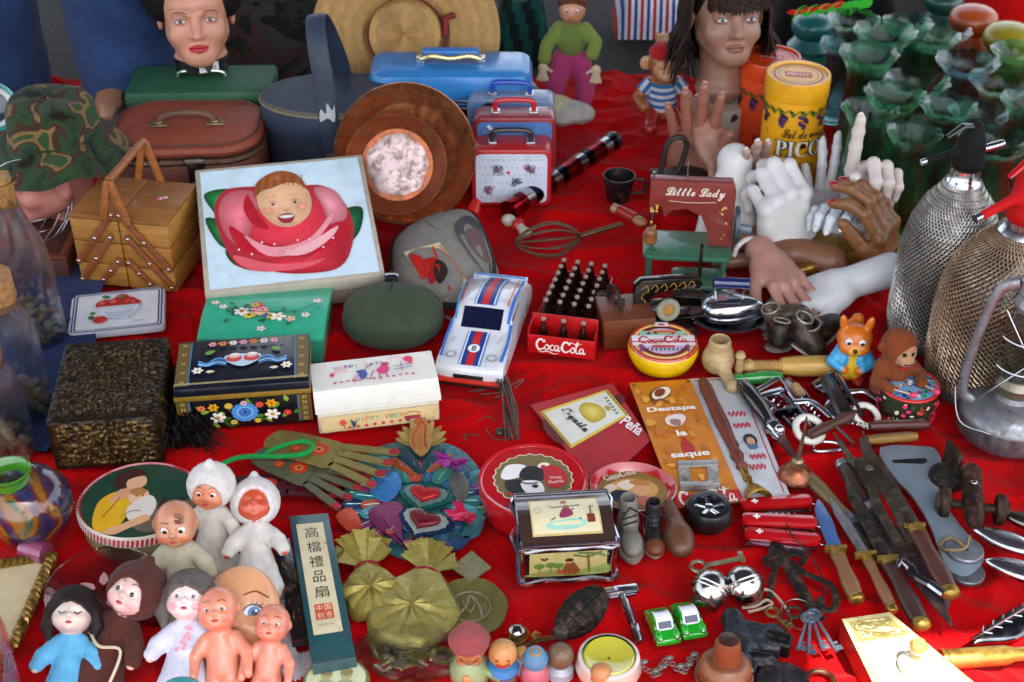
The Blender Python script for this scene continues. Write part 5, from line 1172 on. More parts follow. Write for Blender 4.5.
# ================= little rubber toys at the back
def toy_monkey():
    t=thing('toy_monkey','rubber monkey toy with red cap and blue striped shirt','toy monkey',sit(660,122),4,group='rubber toys')
    s=SD();F_='9a5a30';K='c49068'
    s.ball((0,0,.115),(.028,.027,.027),F_,.004);s.ball((0,-.016,.110),(.020,.015,.021),K,.004);s.ball((0,-.030,.101),(.013,.012,.010),K,.006)
    for q in (-1,1):s.ball((q*.031,0,.113),(.011,.005,.013),K,.004);s.ball((q*.008,-.028,.119),(.007,.005,.008),K,.003)
    s.cone((0,0,.09),(0,0,.03),.018,.026,F_,.01)
    for q in (-1,1):s.limb([(q*.024,0,.075),(q*.044,-.008,.052),(q*.036,-.03,.045)],[.011,.009,.010],F_,.005);s.limb([(q*.013,-.005,.03),(q*.024,-.04,.014),(q*.026,-.05,.012)],[.014,.012,.013],'a02018',.006)
    s.build('toy_body','plastic',t,72)
    for q in (-1,1):eye(t,(q*.009,-.027,.118),.0045,'3a2818')
    m=MB();m.lathe([(.026,.126),(.027,.134),(.018,.145),(.004,.149),(.0001,.149)],'b01c20',20);m.build('cap','cloth',t)
    m=MB();zs=[.032+.006*i for i in range(9)];m.lathe([(.029-.0006*i if i<6 else .024,z) for i,z in enumerate(zs)],['c8ccd4','3a6aa0'],24)
    for q in (-1,1):m.tube([(q*.022,0,.078),(q*.036,-.004,.062)],.0125,['c8ccd4','3a6aa0'],10)
    m.build('striped_shirt','cloth',t);m=MB();m.torus((0,-.030,.1),.005,.0014,'7a2818',T(0,-.037,.101,80,0,0) @ T(z=-.1,y=.030));m.build('mouth','plastic',t)
toy_monkey()
def jacket_doll():
    t=thing('cloth_doll','doll in pink trousers and lime green jacket with open rubber hands','doll',sit(570,100),-6,group='rubber toys',s=.78)
    s=SD();s.limb([(-.018,0,.10),(-.03,-.035,.055),(-.028,-.05,.012)],[.026,.023,.017],'a83a68',.01);s.limb([(.02,0,.10),(.036,-.035,.06),(.034,-.055,.012)],[.026,.023,.017],'a83a68',.01);s.build('trousers','cloth',t,60,noise_amp=.0012,noise_scale=90)
    s=SD();s.ball((0,0,.15),(.035,.025,.045),'6a7a3c',.01);s.limb([(-.03,0,.175),(-.055,-.02,.14),(-.058,-.04,.118)],[.016,.015,.015],'78883e',.008);s.limb([(.03,0,.175),(.055,-.01,.15),(.05,-.03,.13)],[.016,.015,.015],'78883e',.008);s.build('jacket','cloth',t,60,noise_amp=.001,noise_scale=120)
    for q in (-1,1):
        s=SD();s.ball((q*.06,-.05,.10),(.011,.007,.012),'c8b090',.004)
        for f in range(4):a=-.5+.33*f;s.cone((q*.06+math.sin(a)*.008,-.052,.094),(q*.06+math.sin(a)*.023,-.058,.094-.022*math.cos(a)),.0038,.003,'c8b090',.003)
        s.cone((q*.06-q*.008,-.05,.10),(q*.06-q*.02,-.055,.094),.0038,.0032,'c8b090',.003);s.build('hand','plastic',t,50)
    s=SD();s.ball((.0,-.005,.222),(.03,.028,.032),'b88060',.004);s.cone((0,0,.2),(0,0,.17),.012,.012,'b88060',.006);s.ball((0,-.034,.218),.005,'b88060',.004);s.ball((0,-.031,.208),(.01,.003,.002),'8a2020',.001)
    s.build('head','plastic',t,50)
    for q in (-1,1):eye(t,(q*.011,-.027,.228),.005,'2a3a50')
    s=SD();s.ball((0,.004,.235),(.033,.031,.028),'5a2c18',.004);s.ball((0,-.03,.215),(.026,.02,.024),None,.004,True);s.build('hair','hair',t,40)
    for q in (-1,1):m=MB();m.ell((q*.033,-.065,.012),(.014,.024,.011),'a01824');m.build('shoe','plastic',t)
jacket_doll()
t=thing('pixie_figurine','tiny wooden figurine with green coat behind the toy monkey','figurine',sit(660,78),8,group='rubber toys')
s=SD();s.ball((0,0,.075),.013,'b8905c',.003);s.cone((0,0,.064),(0,0,.0),.007,.016,'1f4a34',.004);s.limb([(-.008,0,.055),(-.02,-.005,.04)],[.005,.004],'1f4a34',.003);s.limb([(.008,0,.055),(.02,-.005,.04)],[.005,.004],'1f4a34',.003);s.ball((0,-.012,.073),.003,'b8905c',.002)
for q in (-1,1):s.ball((q*.011,0,.086),(.004,.003,.007),'b8905c',.003);s.paint((q*.005,-.012,.078),.0022,'101010')
s.paint((0,-.012,.068),(.005,.003,.0014),'902018');s.build('figurine_body','paint',t,60)
t=thing('felt_cap','crumpled white and yellow felt cap lying beside the pink trousered doll','cap',sit(568,124),20)
s=SD();s.ball((0,0,.02),(.04,.03,.022),'b8b4aa',.01);s.ball((-.02,.012,.034),(.026,.022,.018),'c8c090',.01);s.ball((.03,-.004,.016),(.018,.016,.014),'b8b4aa',.01);s.ball((0,-.02,.005),(.04,.02,.01),None,.004,True);s.build('cap_body','cloth',t,50,noise_amp=.002,noise_scale=90)
t=thing('watermelon_toy','dark green striped rubber ball between the blue case and the dolls','ball',sit(522,96),0)
m=MB();m.ell((0,0,.035),.035,['0a1c18','0e3c30','0a1c18','12503a'],T(rx=70),24,12);m.build('ball_body','plastic',t)
# ================= egg whisk with pearly beads
t=thing('egg_whisk','old wire egg whisk with looped bronze coloured wires','whisk',sit(545,240,.018),10)
m=MB()
for k in range(6):
    a=k*PI/6;pts=[(-.045,0,0),(-.02,.020*math.cos(a),.020*math.sin(a)),(.02,.026*math.cos(a),.026*math.sin(a)),(.055,.0,0)];pts2=[(x,-y,-z) for x,y,z in pts][::-1]
    m.tube(cr(pts+pts2[1:-1],6,True),.0013,'6a5844',5,True)
m.build('wire_loops','metal',t,ang=80)
m=MB();m.tube([(.05,0,0),(.12,.01,.01)],.004,'6a5440',10);m.build('handle','metal',t)
t=thing('bead_rattle','small white rubber figure with red middle lying beside the whisk','toy',sit(518,226,.012),-25)
m=MB();m.ell((-.02,.01,0),(.012,.010,.010),'c0b8a8');m.ell((0,0,.002),(.010,.011,.010),'b02420');m.ell((.018,-.012,0),(.011,.008,.008),'c8b498');m.tube([(-.02,.01,0),(0,0,.002),(.018,-.012,0)],.007,'c0b8a8',10);m.build('figure_body','plastic',t)
t=thing('wooden_puppet_arm','red and tan wooden puppet arm pointing at the toy sewing machine','puppet arm',sit(630,216,.02),-48)
m=MB();m.tube([(-.035,0,0),(-.022,0,0)],.008,'b89070',12);m.build('wrist','wood',t);m=MB();m.tube([(-.023,0,0),(.012,0,0)],.0095,'a02018',12);m.build('sleeve','paint',t);m=MB();m.ell((.02,0,0),(.014,.009,.008),'b07a50');m.build('knob','wood',t)
t=thing('dark_cup','small dark metal cup behind the bottle crate','cup',sit(618,200),0)
m=MB();m.lathe([(.016,0),(.018,.002),(.026,.045),(.024,.045),(.016,.006),(.0001,.005)],'2c282a',28);m.build('cup_body','metal',t)
m=MB();m.tube(cr([(.024,0,.038),(.04,0,.036),(.04,0,.016),(.02,0,.012)],5),.0025,'2c282a');m.build('handle','metal',t)
# ================= bottle crate and six-pack carrier
def bottle(loc,label=None,group='tiny soda bottles',proto=None,rz=0):
    if proto:return dup(proto,loc,rz,label)
    t=thing('miniature_bottle',label,'bottle',loc,0,group=group)
    m=MB();m.lathe([(.0001,0),(.0055,0),(.0062,.002),(.0054,.011),(.0062,.019),(.0058,.026),(.0030,.036),(.0026,.043)],'1c0e0a',14);m.build('glass_body','gloss',t)
    m=MB();m.lathe([(.0034,.0425),(.0035,.0455),(.0026,.0465),(.0001,.0465)],'b0a090',12);m.build('bottle_cap','metal',t)
    m=MB();m.lathe([(.0059,.010),(.0060,.016)],'4a4a44',14,cap=False);m.txt('Cola',0,.013,.008,'d8d4cc');k=len(m.v)-len(text_mesh('Cola')[0])
    for i in range(k,len(m.v)):v=m.v[i];m.v[i]=Vector((.0064*math.sin(v.x/.0062),-.0064*math.cos(v.x/.0062),v.y))
    m.build('label','print',t)
    return t
cr0,w_,a_=frame2((528,352),(594,360));ca=math.degrees(a_)
t=thing('bottle_carrier','red cardboard bottle carrier with white script lettering Coca-Cola','carrier',cr0,ca)
w=w_;H1=.030;dd=.03;RED='b80c10'
for nm,c,s_ in (('front_panel',(0,0,H1*.5),(w,.0015,H1)),('back_panel',(0,dd,H1*.75),(w,.0015,H1*1.5)),('side_panel',(-w/2,dd/2,H1*.6),(.0015,dd,H1*1.2)),('side_panel',(w/2,dd/2,H1*.6),(.0015,dd,H1*1.2)),('bottom',(0,dd/2,.001),(w,dd,.0015))):
    m=MB();m.box(c,s_,RED,.0004);o=m.build(nm,'paint',t)
    if nm=='front_panel':fp=o
m=MB();script_cola(m,0,0,w*.80,'f0e8e0');m.warp(lambda v:(v.x,-.0012-v.z,v.y*1.1+H1*.52));m.build('lettering','print',fp)
X=Matrix.Translation(cr0) @ Matrix.Rotation(a_,4,'Z')
pb=bottle(X @ Vector((-w*.30,dd*.5,.003)),'tiny dark soda bottle standing in the red lettered carrier','bottles in the red carrier')
for k in (0,1):bottle(X @ Vector((w*.30*k,dd*.5,.003)),None,None,pb,ca)
pb.rotation_euler[2]=a_
# larger crate behind
c0,w2,a2=frame2((538,332),(592,338));w2*=1.06;d2=.125;t=thing('bottle_crate','red crate full of rows of tiny soda bottles','crate',c0,math.degrees(a2)-4)
for nm,c,s_ in (('side_panel',(-w2/2,d2/2,.012),(.002,d2,.024)),('side_panel',(w2/2,d2/2,.012),(.002,d2,.024)),('end_panel',(0,0,.012),(w2,.002,.024)),('end_panel',(0,d2,.012),(w2,.002,.024)),('bottom',(0,d2/2,.001),(w2,d2,.002))):
    m=MB();m.box(c,s_,RED,.0005);m.build(nm,'paint',t)
X2=Matrix.Translation(c0) @ Matrix.Rotation(a2-R(4),4,'Z');pb2=None
for j in range(7):
    for i in range(4):
        loc=X2 @ Vector((-w2/2+w2*(i+.5)/4,d2*(j+.5)/7,.003))
        if pb2 is None:pb2=bottle(loc,'tiny dark soda bottle among many in the red crate','bottles in the red crate');pb2.rotation_euler[2]=a2
        else:bottle(loc,None,None,pb2,math.degrees(a2)+random.uniform(-15,15))
# ================= toy sewing machine, red and green
c0,w,a_=frame2((640,300),(728,304))
t=thing('toy_sewing_machine','red and green toy sewing machine with white lettering Little Lady','sewing machine',(c0.x,c0.y,0),math.degrees(a_),s=(1,1,1.2))
GRN='33664c'
m=MB();m.prism(rrect(w*1.0,.075,.012),0,.006,GRN,T(0,.045,.052),bev=.002);m.build('upper_deck','paint',t)
for q in (-1,1):m=MB();m.box((q*w*.42,.045,.026),(.008,.06,.052),'2c5a48',.002);m.build('deck_leg','paint',t)
m=MB();m.prism(rrect(w*.62,.05,.012),0,.007,GRN,T(w*.14,.0,.030),bev=.002);m.build('lower_deck','paint',t)
m=MB();m.box((w*.04,-.028,.031),(w*.36,.034,.003),'3a3634',.001);m.build('needle_plate','metal',t)
RD='7e3029'
arm_=[(-.055,.05),(-.055,.085),(.055,.085),(.060,.075),(.060,0),(.028,0),(.026,.02),(.016,.040),(-.004,.049),(-.024,.046),(-.034,.036),(-.038,.05)]
k=w*.95/.115
m=MB();m.prism([(x*k,y) for x,y in arm_],-.010,.010,RD,T(0,.05,.058,90,0,0),bev=.002);ar=m.build('machine_arm','paint',t)
m=MB();m.txt('𝓛𝓲𝓽𝓽𝓵𝓮 𝓛𝓪𝓭𝔂',.006,.070,w*.66,'e8d8c8',h=.016,bold=.015);m.line([(-.03,.060),(.0,.0585),(.035,.060)],.0008,'e0c8b0')
q=random.Random(6)
for i in range(20):m.disc(q.choice([q.uniform(.032,.055),q.uniform(-.053,-.042)])*k,q.uniform(.008,.055) if i % 2 else q.uniform(.045,.055),.0018,.0018,q.choice(['d8b050','c8a860','9a7a38']),n=7)
m.warp(lambda v:(v.x,.0392-v.z,v.y+.058));m.build('lettering','print',ar)
m=MB();m.tube([(-w*.42,.05,.150),(-w*.42,.05,.062)],.0022,'8a8684',8);m.build('needle_bar','chrome',t)
m=MB();m.lathe([(.007,0),(.0095,.003),(.0095,.016),(.007,.019)],'8a5020',16,T(-w*.42,.035,.062));m.build('wooden_reel','wood',t)
m=MB();m.tube([(-w*.05,.05,.143),(-w*.05,.05,.163)],.0012,'a0a0a0',6);m.build('spool_pin','chrome',t)
m=MB();m.tube([(w*.15,-.0,.03),(w*.14,-.01,.085)],.0025,'2a2420',8);m.build('presser_bar','iron',t)
m=MB();m.lathe([(.0001,0),(.022,0),(.023,.003),(.022,.006),(.0001,.006)],'5c6c78',28,T(w*.52,.05,.085,0,90,0));wh=m.build('hand_wheel','metal',t)
m=MB();m.tube([(w*.55,.04,.085),(w*.70,.04,.083)],.006,'5c6c78',12);m.build('crank_handle','paint',wh)
t=thing('dark_metal_bracket','dark rectangular frame leaning behind the red toy sewing machine','frame',sit(672,196),10)
m=MB();m.tube(cr([(-.02,0,.03),(-.015,0,.09),(.004,0,.105),(.018,0,.09),(.006,0,.045)],5,True),.0055,'2a1c18',8,True,flat=.8);m.build('loop_handle','leather',t)
m=MB();m.box((.01,.0,.02),(.085,.05,.04),'2a1e1a',.003);m.build('box_base','leather',t)
# black cast iron machine in front/below
c1,w,a_=frame2((628,346),(712,336))
t=thing('iron_sewing_machine','black cast iron miniature sewing machine with gold scrolls on a treadle stand','sewing machine',c1,math.degrees(a_))
BK='0c0b0b'
m=MB();m.box((0,.035,.028),(w*.98,.055,.005),BK,.0015);m.build('table_top','gloss',t)
for q in (-1,1):
    m=MB();m.tube(cr([(q*w*.34,.01,0),(q*w*.28,.02,.014),(q*w*.36,.03,.026)],4),.003,BK,6);m.tube(cr([(q*w*.34,.062,0),(q*w*.28,.052,.014),(q*w*.36,.04,.026)],4),.003,BK,6);m.tube([(q*w*.3,.02,.013),(q*w*.3,.05,.013)],.002,BK,6);m.build('stand_leg','iron',t)
m=MB();m.prism([(-.045,.0),(-.045,.045),(-.035,.052),(.045,.048),(.052,.035),(.048,.028),(-.01,.030),(-.022,.022),(-.024,0)],-.007,.007,BK,T(-.0,.036,.031,90,0,0),bev=.002);ar=m.build('machine_arm','gloss',t)
m=MB()
for k in range(6):m.line([(-.036+k*.013,.038),(-.030+k*.013,.044),(-.026+k*.013,.036),(-.030+k*.013,.033)],.0012,'a07828')
m.line([(-.038,.008),(-.030,.018),(-.036,.026),(-.032,.034)],.0012,'a07828')
m.warp(lambda v:(v.x,.0288-v.z,v.y+.031));m.build('gold_scrolls','print',ar)
m=MB();m.torus((0,0,0),.023,.003,'3c3028',T(-w*.60,.036,.050,0,90,8));
for k in range(5):a=2*PI*k/5;m.tube([(-w*.60,.036,.050),(-w*.60,.036+.022*math.cos(a),.050+.022*math.sin(a))],.0016,'3c3028',6)
m.build('fly_wheel','iron',t)
m=MB();m.tube([(-w*.60,.036,.05),(-w*.48,.036,.05)],.004,'4a4038',8);m.tube([(-w*.66,.03,.068),(-w*.84,.03,.072)],.0042,'0a0a0a',8);m.build('crank','iron',t)
m=MB();m.torus((0,0,0),.012,.0045,'8a8a74',T(-w*.05,.0,.052,80,0,0),24,8);m.disc(0,0,.012,.012,'a87838',M=T(-w*.05,.0,.052,80,0,0));m.build('thread_spool','cloth',t)
m=MB();m.box((w*.10,.01,.010),(.05,.035,.003),'3a3030',.001);m.build('treadle','iron',t)
m=MB();m.box((-w*.28,-.012,.014),(.012,.035,.004),'5a7a98',.001,T(0,0,0,0,0,0));m.build('lever','chrome',t)
# wooden base block
c1,w,a_=frame2((604,350),(652,346));h_=Hz(628,348,319)
t=thing('wooden_block','reddish wooden block stand under the black sewing machine','block',c1,math.degrees(a_))
m=MB();m.box((0,.03,h_*.5),(w,.06,h_),'6a3418',.002,taper=1.08);m.build('block_body','wood',t)
# ================= chrome iron on a silver plate
c=G(728,332);t=thing('silver_bowl','shallow silver bowl under the small chrome iron','bowl',(c.x,c.y+.02,0),0)
m=MB();m.lathe([(.0001,.002),(.03,.002),(.052,.012),(.060,.022),(.058,.023),(.050,.014),(.03,.0045),(.0001,.0045)],'a8a8b0',44,sy=.9,cap=False);m.build('bowl_body','chrome',t)
t=thing('toy_iron','small chrome clothes iron with a dark blue wooden handle','iron',(c.x+.006,c.y+.022,.016),-4)
N=22;out=[]
for i in range(N):a=2*PI*i/N;x=math.cos(a)*.046;y=math.sin(a)*.025*(1-.45*(x/.046));out.append((x,y))
m=puff(out,.028,'c8ccd4',8);m.build('iron_body','chrome',t)
m=MB();m.prism([(a*1.03,b*1.05) for a,b in out],0,.006,'d8dce4',bev=.001);m.build('sole_plate','chrome',t)
for q in (-1,1):m=MB();m.tube([(q*.018-.006,0,.024),(q*.022-.006,0,.048)],.0022,'b8b8b8',8);m.build('handle_post','chrome',t)
m=MB();m.lathe([(.0055,-.026),(.0085,-.024),(.0075,-.010),(.0085,.0),(.0075,.012),(.0085,.024),(.0055,.026)],'1a2258',20,T(-.004,0,.050,0,90,0));m.build('handle','gloss',t)
# ================= brown and grey shoe-last castanets
for i,(x,y,c,r,lb) in enumerate(((786,326,'6a5c50',15,'bronze coloured leather baby shoe form with pale worn face'),(800,344,'4a443e',-35,'dark bronzed baby shoe lying on its side with a white rim'),(822,338,'3a342e',40,'dark brown bronzed baby shoe against the white hand'),(778,348,'2e2a28',60,'blackened baby shoe form nearest the chrome iron'))):
    t=thing('bronzed_shoe',lb,'baby shoe',sit(x,y,.004),r,0,20 if i % 2 else-20,group=None)
    s=SD();s.ball((0,0,.016),(.026,.017,.018),c,.01);s.ball((.022,0,.010),(.016,.014,.012),c,.01);s.ball((-.014,0,.032),(.013,.012,.014),c,.01);s.ball((-.016,0,.044),(.009,.008,.012),None,.003,True);s.build('shoe_body','metal',t,46)
    m=MB();m.ell((.004,0,.002),(.040,.0165,.004),'a8a090');m.build('sole','metal',t)
    m=MB();m.tube([(-.026+.012*math.cos(a)+.012,.011*math.sin(a),.042) for a in [2*PI*k/16 for k in range(16)]],.0014,'b0a898',6,True);m.build('rim','metal',t)
# ================= squirrel toy
t=thing('toy_squirrel','orange rubber squirrel toy with light blue jacket and yellow shirt','toy squirrel',sit(848,376),-8,group='rubber toys')
s=SD();O_='cc6a18';Y_='d8a030'
s.ball((0,0,.062),(.023,.020,.019),O_,.004);s.ball((-.009,-.012,.055),(.011,.011,.010),O_,.005);s.ball((.009,-.012,.055),(.011,.011,.010),O_,.005);s.ball((0,-.020,.054),(.008,.007,.006),Y_,.004)
for q in (-1,1):s.ball((q*.016,0,.082),(.0055,.004,.014),O_,.004,rot=(0,q*12,0))
s.ball((0,-.027,.058),.003,'201008',.001);s.cone((0,0,.045),(0,0,.018),.014,.019,'d8b020',.006)
for q in (-1,1):s.limb([(q*.014,0,.044),(q*.024,-.010,.030),(q*.014,-.020,.027)],[.008,.008,.006],'3a9ac8',.004);s.ball((q*.011,-.004,.034),(.010,.014,.014),'3a9ac8',.003);s.limb([(q*.008,0,.016),(q*.010,-.008,.006)],[.010,.009],'a03018',.004);s.ball((q*.011,-.014,.005),(.008,.013,.006),'a8241c',.003);s.ball((q*.010,-.022,.025),(.006,.005,.005),O_,.002)
s.limb([(0,.015,.01),(.004,.032,.03),(.002,.03,.055),(.006,.038,.066)],[.008,.012,.014,.008],O_,.006)
s.paint((0,-.026,.0505),(.007,.004,.0022),'8a1c14')
s.build('toy_body','plastic',t,84)
for q in (-1,1):eye(t,(q*.0085,-.0165,.066),.0052,'201810')
# ================= drumming monkey
t=thing('toy_monkey','fluffy brown wind-up monkey toy holding drum sticks','toy monkey',sit(888,398),12)
s=SD();B2='7a3c1c'
s.ball((0,0,.085),(.022,.021,.023),B2,.004);s.ball((.004,-.012,.080),(.015,.012,.015),'b08464',.004);s.ball((.004,-.021,.073),(.010,.008,.007),'b08464',.004);s.cone((0,0,.068),(0,0,.018),.016,.026,B2,.008)
for q in (-1,1):s.ball((q*.022,0,.085),(.006,.004,.007),B2,.003);s.limb([(q*.018,0,.056),(q*.030,-.016,.044),(q*.022,-.036,.046)],[.009,.008,.007],B2,.005)
s.paint((.004,-.027,.072),(.007,.004,.0016),'3a1810')
for q in (-1,1):s.paint((q*.006+.004,-.024,.084),(.0035,.004,.0028),'101010')
s.build('fur_body','cloth',t,72,noise_amp=.0008,noise_scale=500)
m=MB();m.lathe([(.026,0),(.028,.002),(.028,.007),(.025,.009)],'a8a49c',26);m.build('base','chrome',t)
for q in (-1,1):
    m=MB();m.tube([(q*.022,-.036,.046),(q*.016+.012,-.062,.052)],.0011,'c8b8a0',6);st_=m.build('drum_stick','plastic',t);m=MB();m.ell((q*.016+.012,-.063,.052),.0042,'e02860');m.build('stick_ball','plastic',st_)
m=MB();m.poly([(-.008,.003),(-.008,-.003),(0,0)],'b01818');m.poly([(.008,.003),(.008,-.003),(0,0)],'b01818');m.warp(lambda v:(v.x+.004,-.022-v.z,v.y+.063));m.build('bow_tie','cloth',t)
# drum
cb=G(911,428);rt=29*mpp(911,392,.045);hd=Hz(911,428,402)
t=thing('toy_drum','tin toy drum with colourful printed children and pink dots on its side','toy drum',(cb.x,cb.y+rt,0),0)
m=MB();m.lathe([(rt*.95,0),(rt,.003),(rt,hd)],'2c3420',36);m.build('drum_body','print',t)
for z in (.002,hd):m=MB();m.torus((0,0,z),rt,.0022,'c81c1c',None,40,8);m.build('hoop','plastic',t)
m=MB();q=random.Random(12)
for i in range(120):
    x,z=q.uniform(-rt*2.6,rt*2.6),q.uniform(.006,hd-.006);m.disc(x,z,q.uniform(.001,.004),q.uniform(.001,.004),q.choice(['d8c8a0','7a3018','4a6a30','20281c','c04838','e0d0b0','384828','101010']),q.uniform(0,180),8)
for k in range(-2,3):
    for j in range(5):m.disc(k*rt*1.05+.0025*((j % 2)*2-1)-.010,.006+j*(hd-.010)/4.4,.0028,.0028,'e02864',n=9)
m.warp(lambda v:((rt+.0004+v.z)*math.sin(v.x/rt),-(rt+.0004+v.z)*math.cos(v.x/rt),v.y));m.build('side_picture','print',t)
m=MB();m.disc(0,0,rt*.95,rt*.95,'7ab0d8',n=36)
for i in range(90):
    a,rr_=q.uniform(0,2*PI),rt*.88*math.sqrt(q.random());m.disc(rr_*math.cos(a),rr_*math.sin(a),q.uniform(.0012,.004),q.uniform(.0012,.0035),q.choice(['e8e4dc','d83028','e8c030','30704a','2848a0','e0a080','403020','30a050']),q.uniform(0,180),8)
m.warp(lambda v:(v.x,v.y,v.z+hd+.0003));m.build('drum_head','print',t)
# ================= hurricane lantern
cb=G(1008,458);t=thing('kerosene_lantern','old tin hurricane lantern with glass globe and wire guard','lantern',(cb.x+.012,cb.y+.055,0),-8,s=(.86,.86,1.22))
m=MB();m.lathe([(.0001,0),(.066,0),(.070,.004),(.070,.024),(.066,.030),(.050,.040),(.030,.046),(.026,.052)],['7a7c80','7a7c80','6a6c70','8a8e92','80848a'],44);m.build('fuel_tank','metal',t)
m=MB();m.lathe([(.026,.050),(.030,.056),(.030,.062),(.022,.070)],'8a8270',28);m.build('burner','brass',t)
m=MB();O2=[(.022,.066),(.034,.085),(.038,.105),(.034,.130),(.024,.150)];m.lathe(O2+[(r-.0015,z) for r,z in O2[::-1]],'ffffff',32,cap=False);m.build('glass_globe',GC,t,ang=70)
m=MB();m.lathe([(.028,.150),(.030,.156),(.024,.165),(.030,.170),(.028,.180),(.016,.190),(.0001,.192)],'a0a4a8',32);m.build('chimney_cap','metal',t)
for q in (-1,1):m=MB();m.tube(cr([(q*.055,0,.034),(q*.072,0,.048),(q*.070,0,.10),(q*.055,0,.165),(q*.030,0,.178)],7),.007,'90949a',10);m.build('side_tube','metal',t)
for z in (.088,.122):m=MB();m.torus((0,0,z),.041,.0010,'b0b0b0',None,32,5);m.build('guard_wire','chrome',t)
m=MB();m.tube([(-.05,-.02,.05),(0,-.043,.105),(.04,-.01,.15)],.001,'b0b0b0',5);m.tube([(.05,-.02,.05),(0,-.044,.105),(-.04,-.01,.15)],.001,'b0b0b0',5);m.build('crossed_wire','chrome',t)
m=MB();m.tube(cr([(-.072,0,.06),(-.088,-.02,.065),(-.080,-.055,.036),(-.04,-.078,.034)],6),.0012,'a0a0a0',6);m.build('bail_handle','chrome',t)
# ================= yellow cola tin
cb=G(665,384);rt=35*mpp(665,360,.02);t=thing('yellow_cola_tin','round yellow tin with a striped lid printed Coca-Cola','tin',(cb.x,cb.y+rt,0),0)
m=MB();m.lathe([(.0001,0),(rt*.7,0),(rt*.88,.006),(rt*.99,.018),(rt*1.0,.024)],'e0b800',44);m.build('tin_body','gloss',t)
m=MB();m.lathe([(rt*1.01,.022),(rt*1.03,.026),(rt*1.0,.034),(rt*.96,.036),(.0001,.036)],['e0b800','e0b800','c01818'],44);lo=m.build('lid','gloss',t)
m=MB();m.disc(0,0,rt*.95,rt*.95,'b81418',n=40);m.ring(0,0,rt*.78,rt*.88,'e8c070');m.ring(0,0,rt*.66,rt*.76,'6a1c14');m.disc(0,0,rt*.64,rt*.64,'c8b8d0',n=32)
m.rect(-rt*.9,-rt*.22,rt*.9,rt*.28,'e8e0e4');m.rect(-rt*.66,rt*.28,rt*.66,rt*.5,'9ac8b0');m.rect(-rt*.92,-rt*.06,rt*.92,.0,'c83040');script_cola(m,0,rt*.05,rt*1.5,'c01018')
m.blob([(-rt*.4,rt*.42),(-rt*.1,rt*.52),(rt*.3,rt*.5),(rt*.4,rt*.4)],'d87830');m.disc(-rt*.4,rt*.36,rt*.05,rt*.05,'203048');m.disc(-rt*.2,rt*.38,rt*.06,rt*.05,'203048');m.disc(rt*.3,rt*.36,rt*.05,rt*.05,'c03060')
for k in range(-4,5):m.rect(k*rt*.12-.001,-rt*.50,k*rt*.12+.001,-rt*.36,'404858')
m.rect(-rt*.35,-rt*.34,rt*.3,-rt*.24,'d03038');m.rect(rt*.62,-rt*.55,rt*.7,-rt*.2,'8a2878');m.rect(-rt*.72,-rt*.55,-rt*.6,-rt*.2,'8a2878');m.rect(-rt*.2,rt*.70,rt*.2,rt*.92,'e4dcd8');m.disc(0,rt*.8,rt*.1,rt*.05,'c02028')
m.warp(lambda v:(v.x,v.y,v.z+.0363));m.build('lid_print','print',lo)
# ================= wooden pipe, corkscrews of wood
t=thing('wooden_pipe','pale carved wooden pipe with round bowl and short stem','pipe',sit(717,372,.0),0)
s=SD();PW='b09468';s.ball((0,0,.022),(.022,.021,.022),PW,.006);s.cone((0,0,.03),(0,0,.046),.017,.015,PW,.004);s.limb([(.004,-.012,.018),(.010,-.034,.012),(.014,-.046,.010)],[.010,.0075,.0095],PW,.006);s.cone((0,0,.024),(0,0,.06),.009,.0125,'5a4020',.001,True)
s.build('pipe_body','wood',t,66)
t=thing('wooden_screw','turned pale wooden corkscrew with spiral neck and thick yellow handle','corkscrew',sit(742,366,.012),0)
L=(G(832,362)-G(742,366)).length;m=MB();m.lathe([(.006,0),(.0085,.004),(.010,.01),(.007,.016)],'c09c5c',18,T(ry=90));m.build('end_knob','wood',t)
m=MB();prof=[(.0065,.014)]
for k in range(9):prof+=[(.0088,.016+k*.004),(.0064,.018+k*.004)]
m.lathe(prof,'c8a060',18,T(ry=90));m.build('wooden_thread','wood',t)
m=MB();m.lathe([(.007,.048),(.0115,.052),(.0140,.075),(.0145,L-.010),(.010,L-.001),(.0001,L)],'c49a48',24,T(ry=90));m.build('handle','wood',t)
t=thing('wooden_peg','small pale wooden peg with a knob standing beside the pipe','peg',sit(738,378,.0),0);m=MB();m.lathe([(.007,0),(.005,.010),(.006,.016),(.0045,.03),(.007,.036),(.005,.041),(.0001,.042)],'b89a68',16);m.build('peg_body','wood',t)
# green handle of a corkscrew with black one
t=thing('green_wooden_tool','green painted wooden tool lying behind the black corkscrew','tool',sit(757,378,.01),6)
m=MB();m.lathe([(.0035,-.036),(.0075,-.032),(.0065,-.018),(.0095,.006),(.008,.026),(.0045,.034),(.0001,.035)],'2a8a3a',20,T(ry=90));m.build('handle_body','gloss',t)
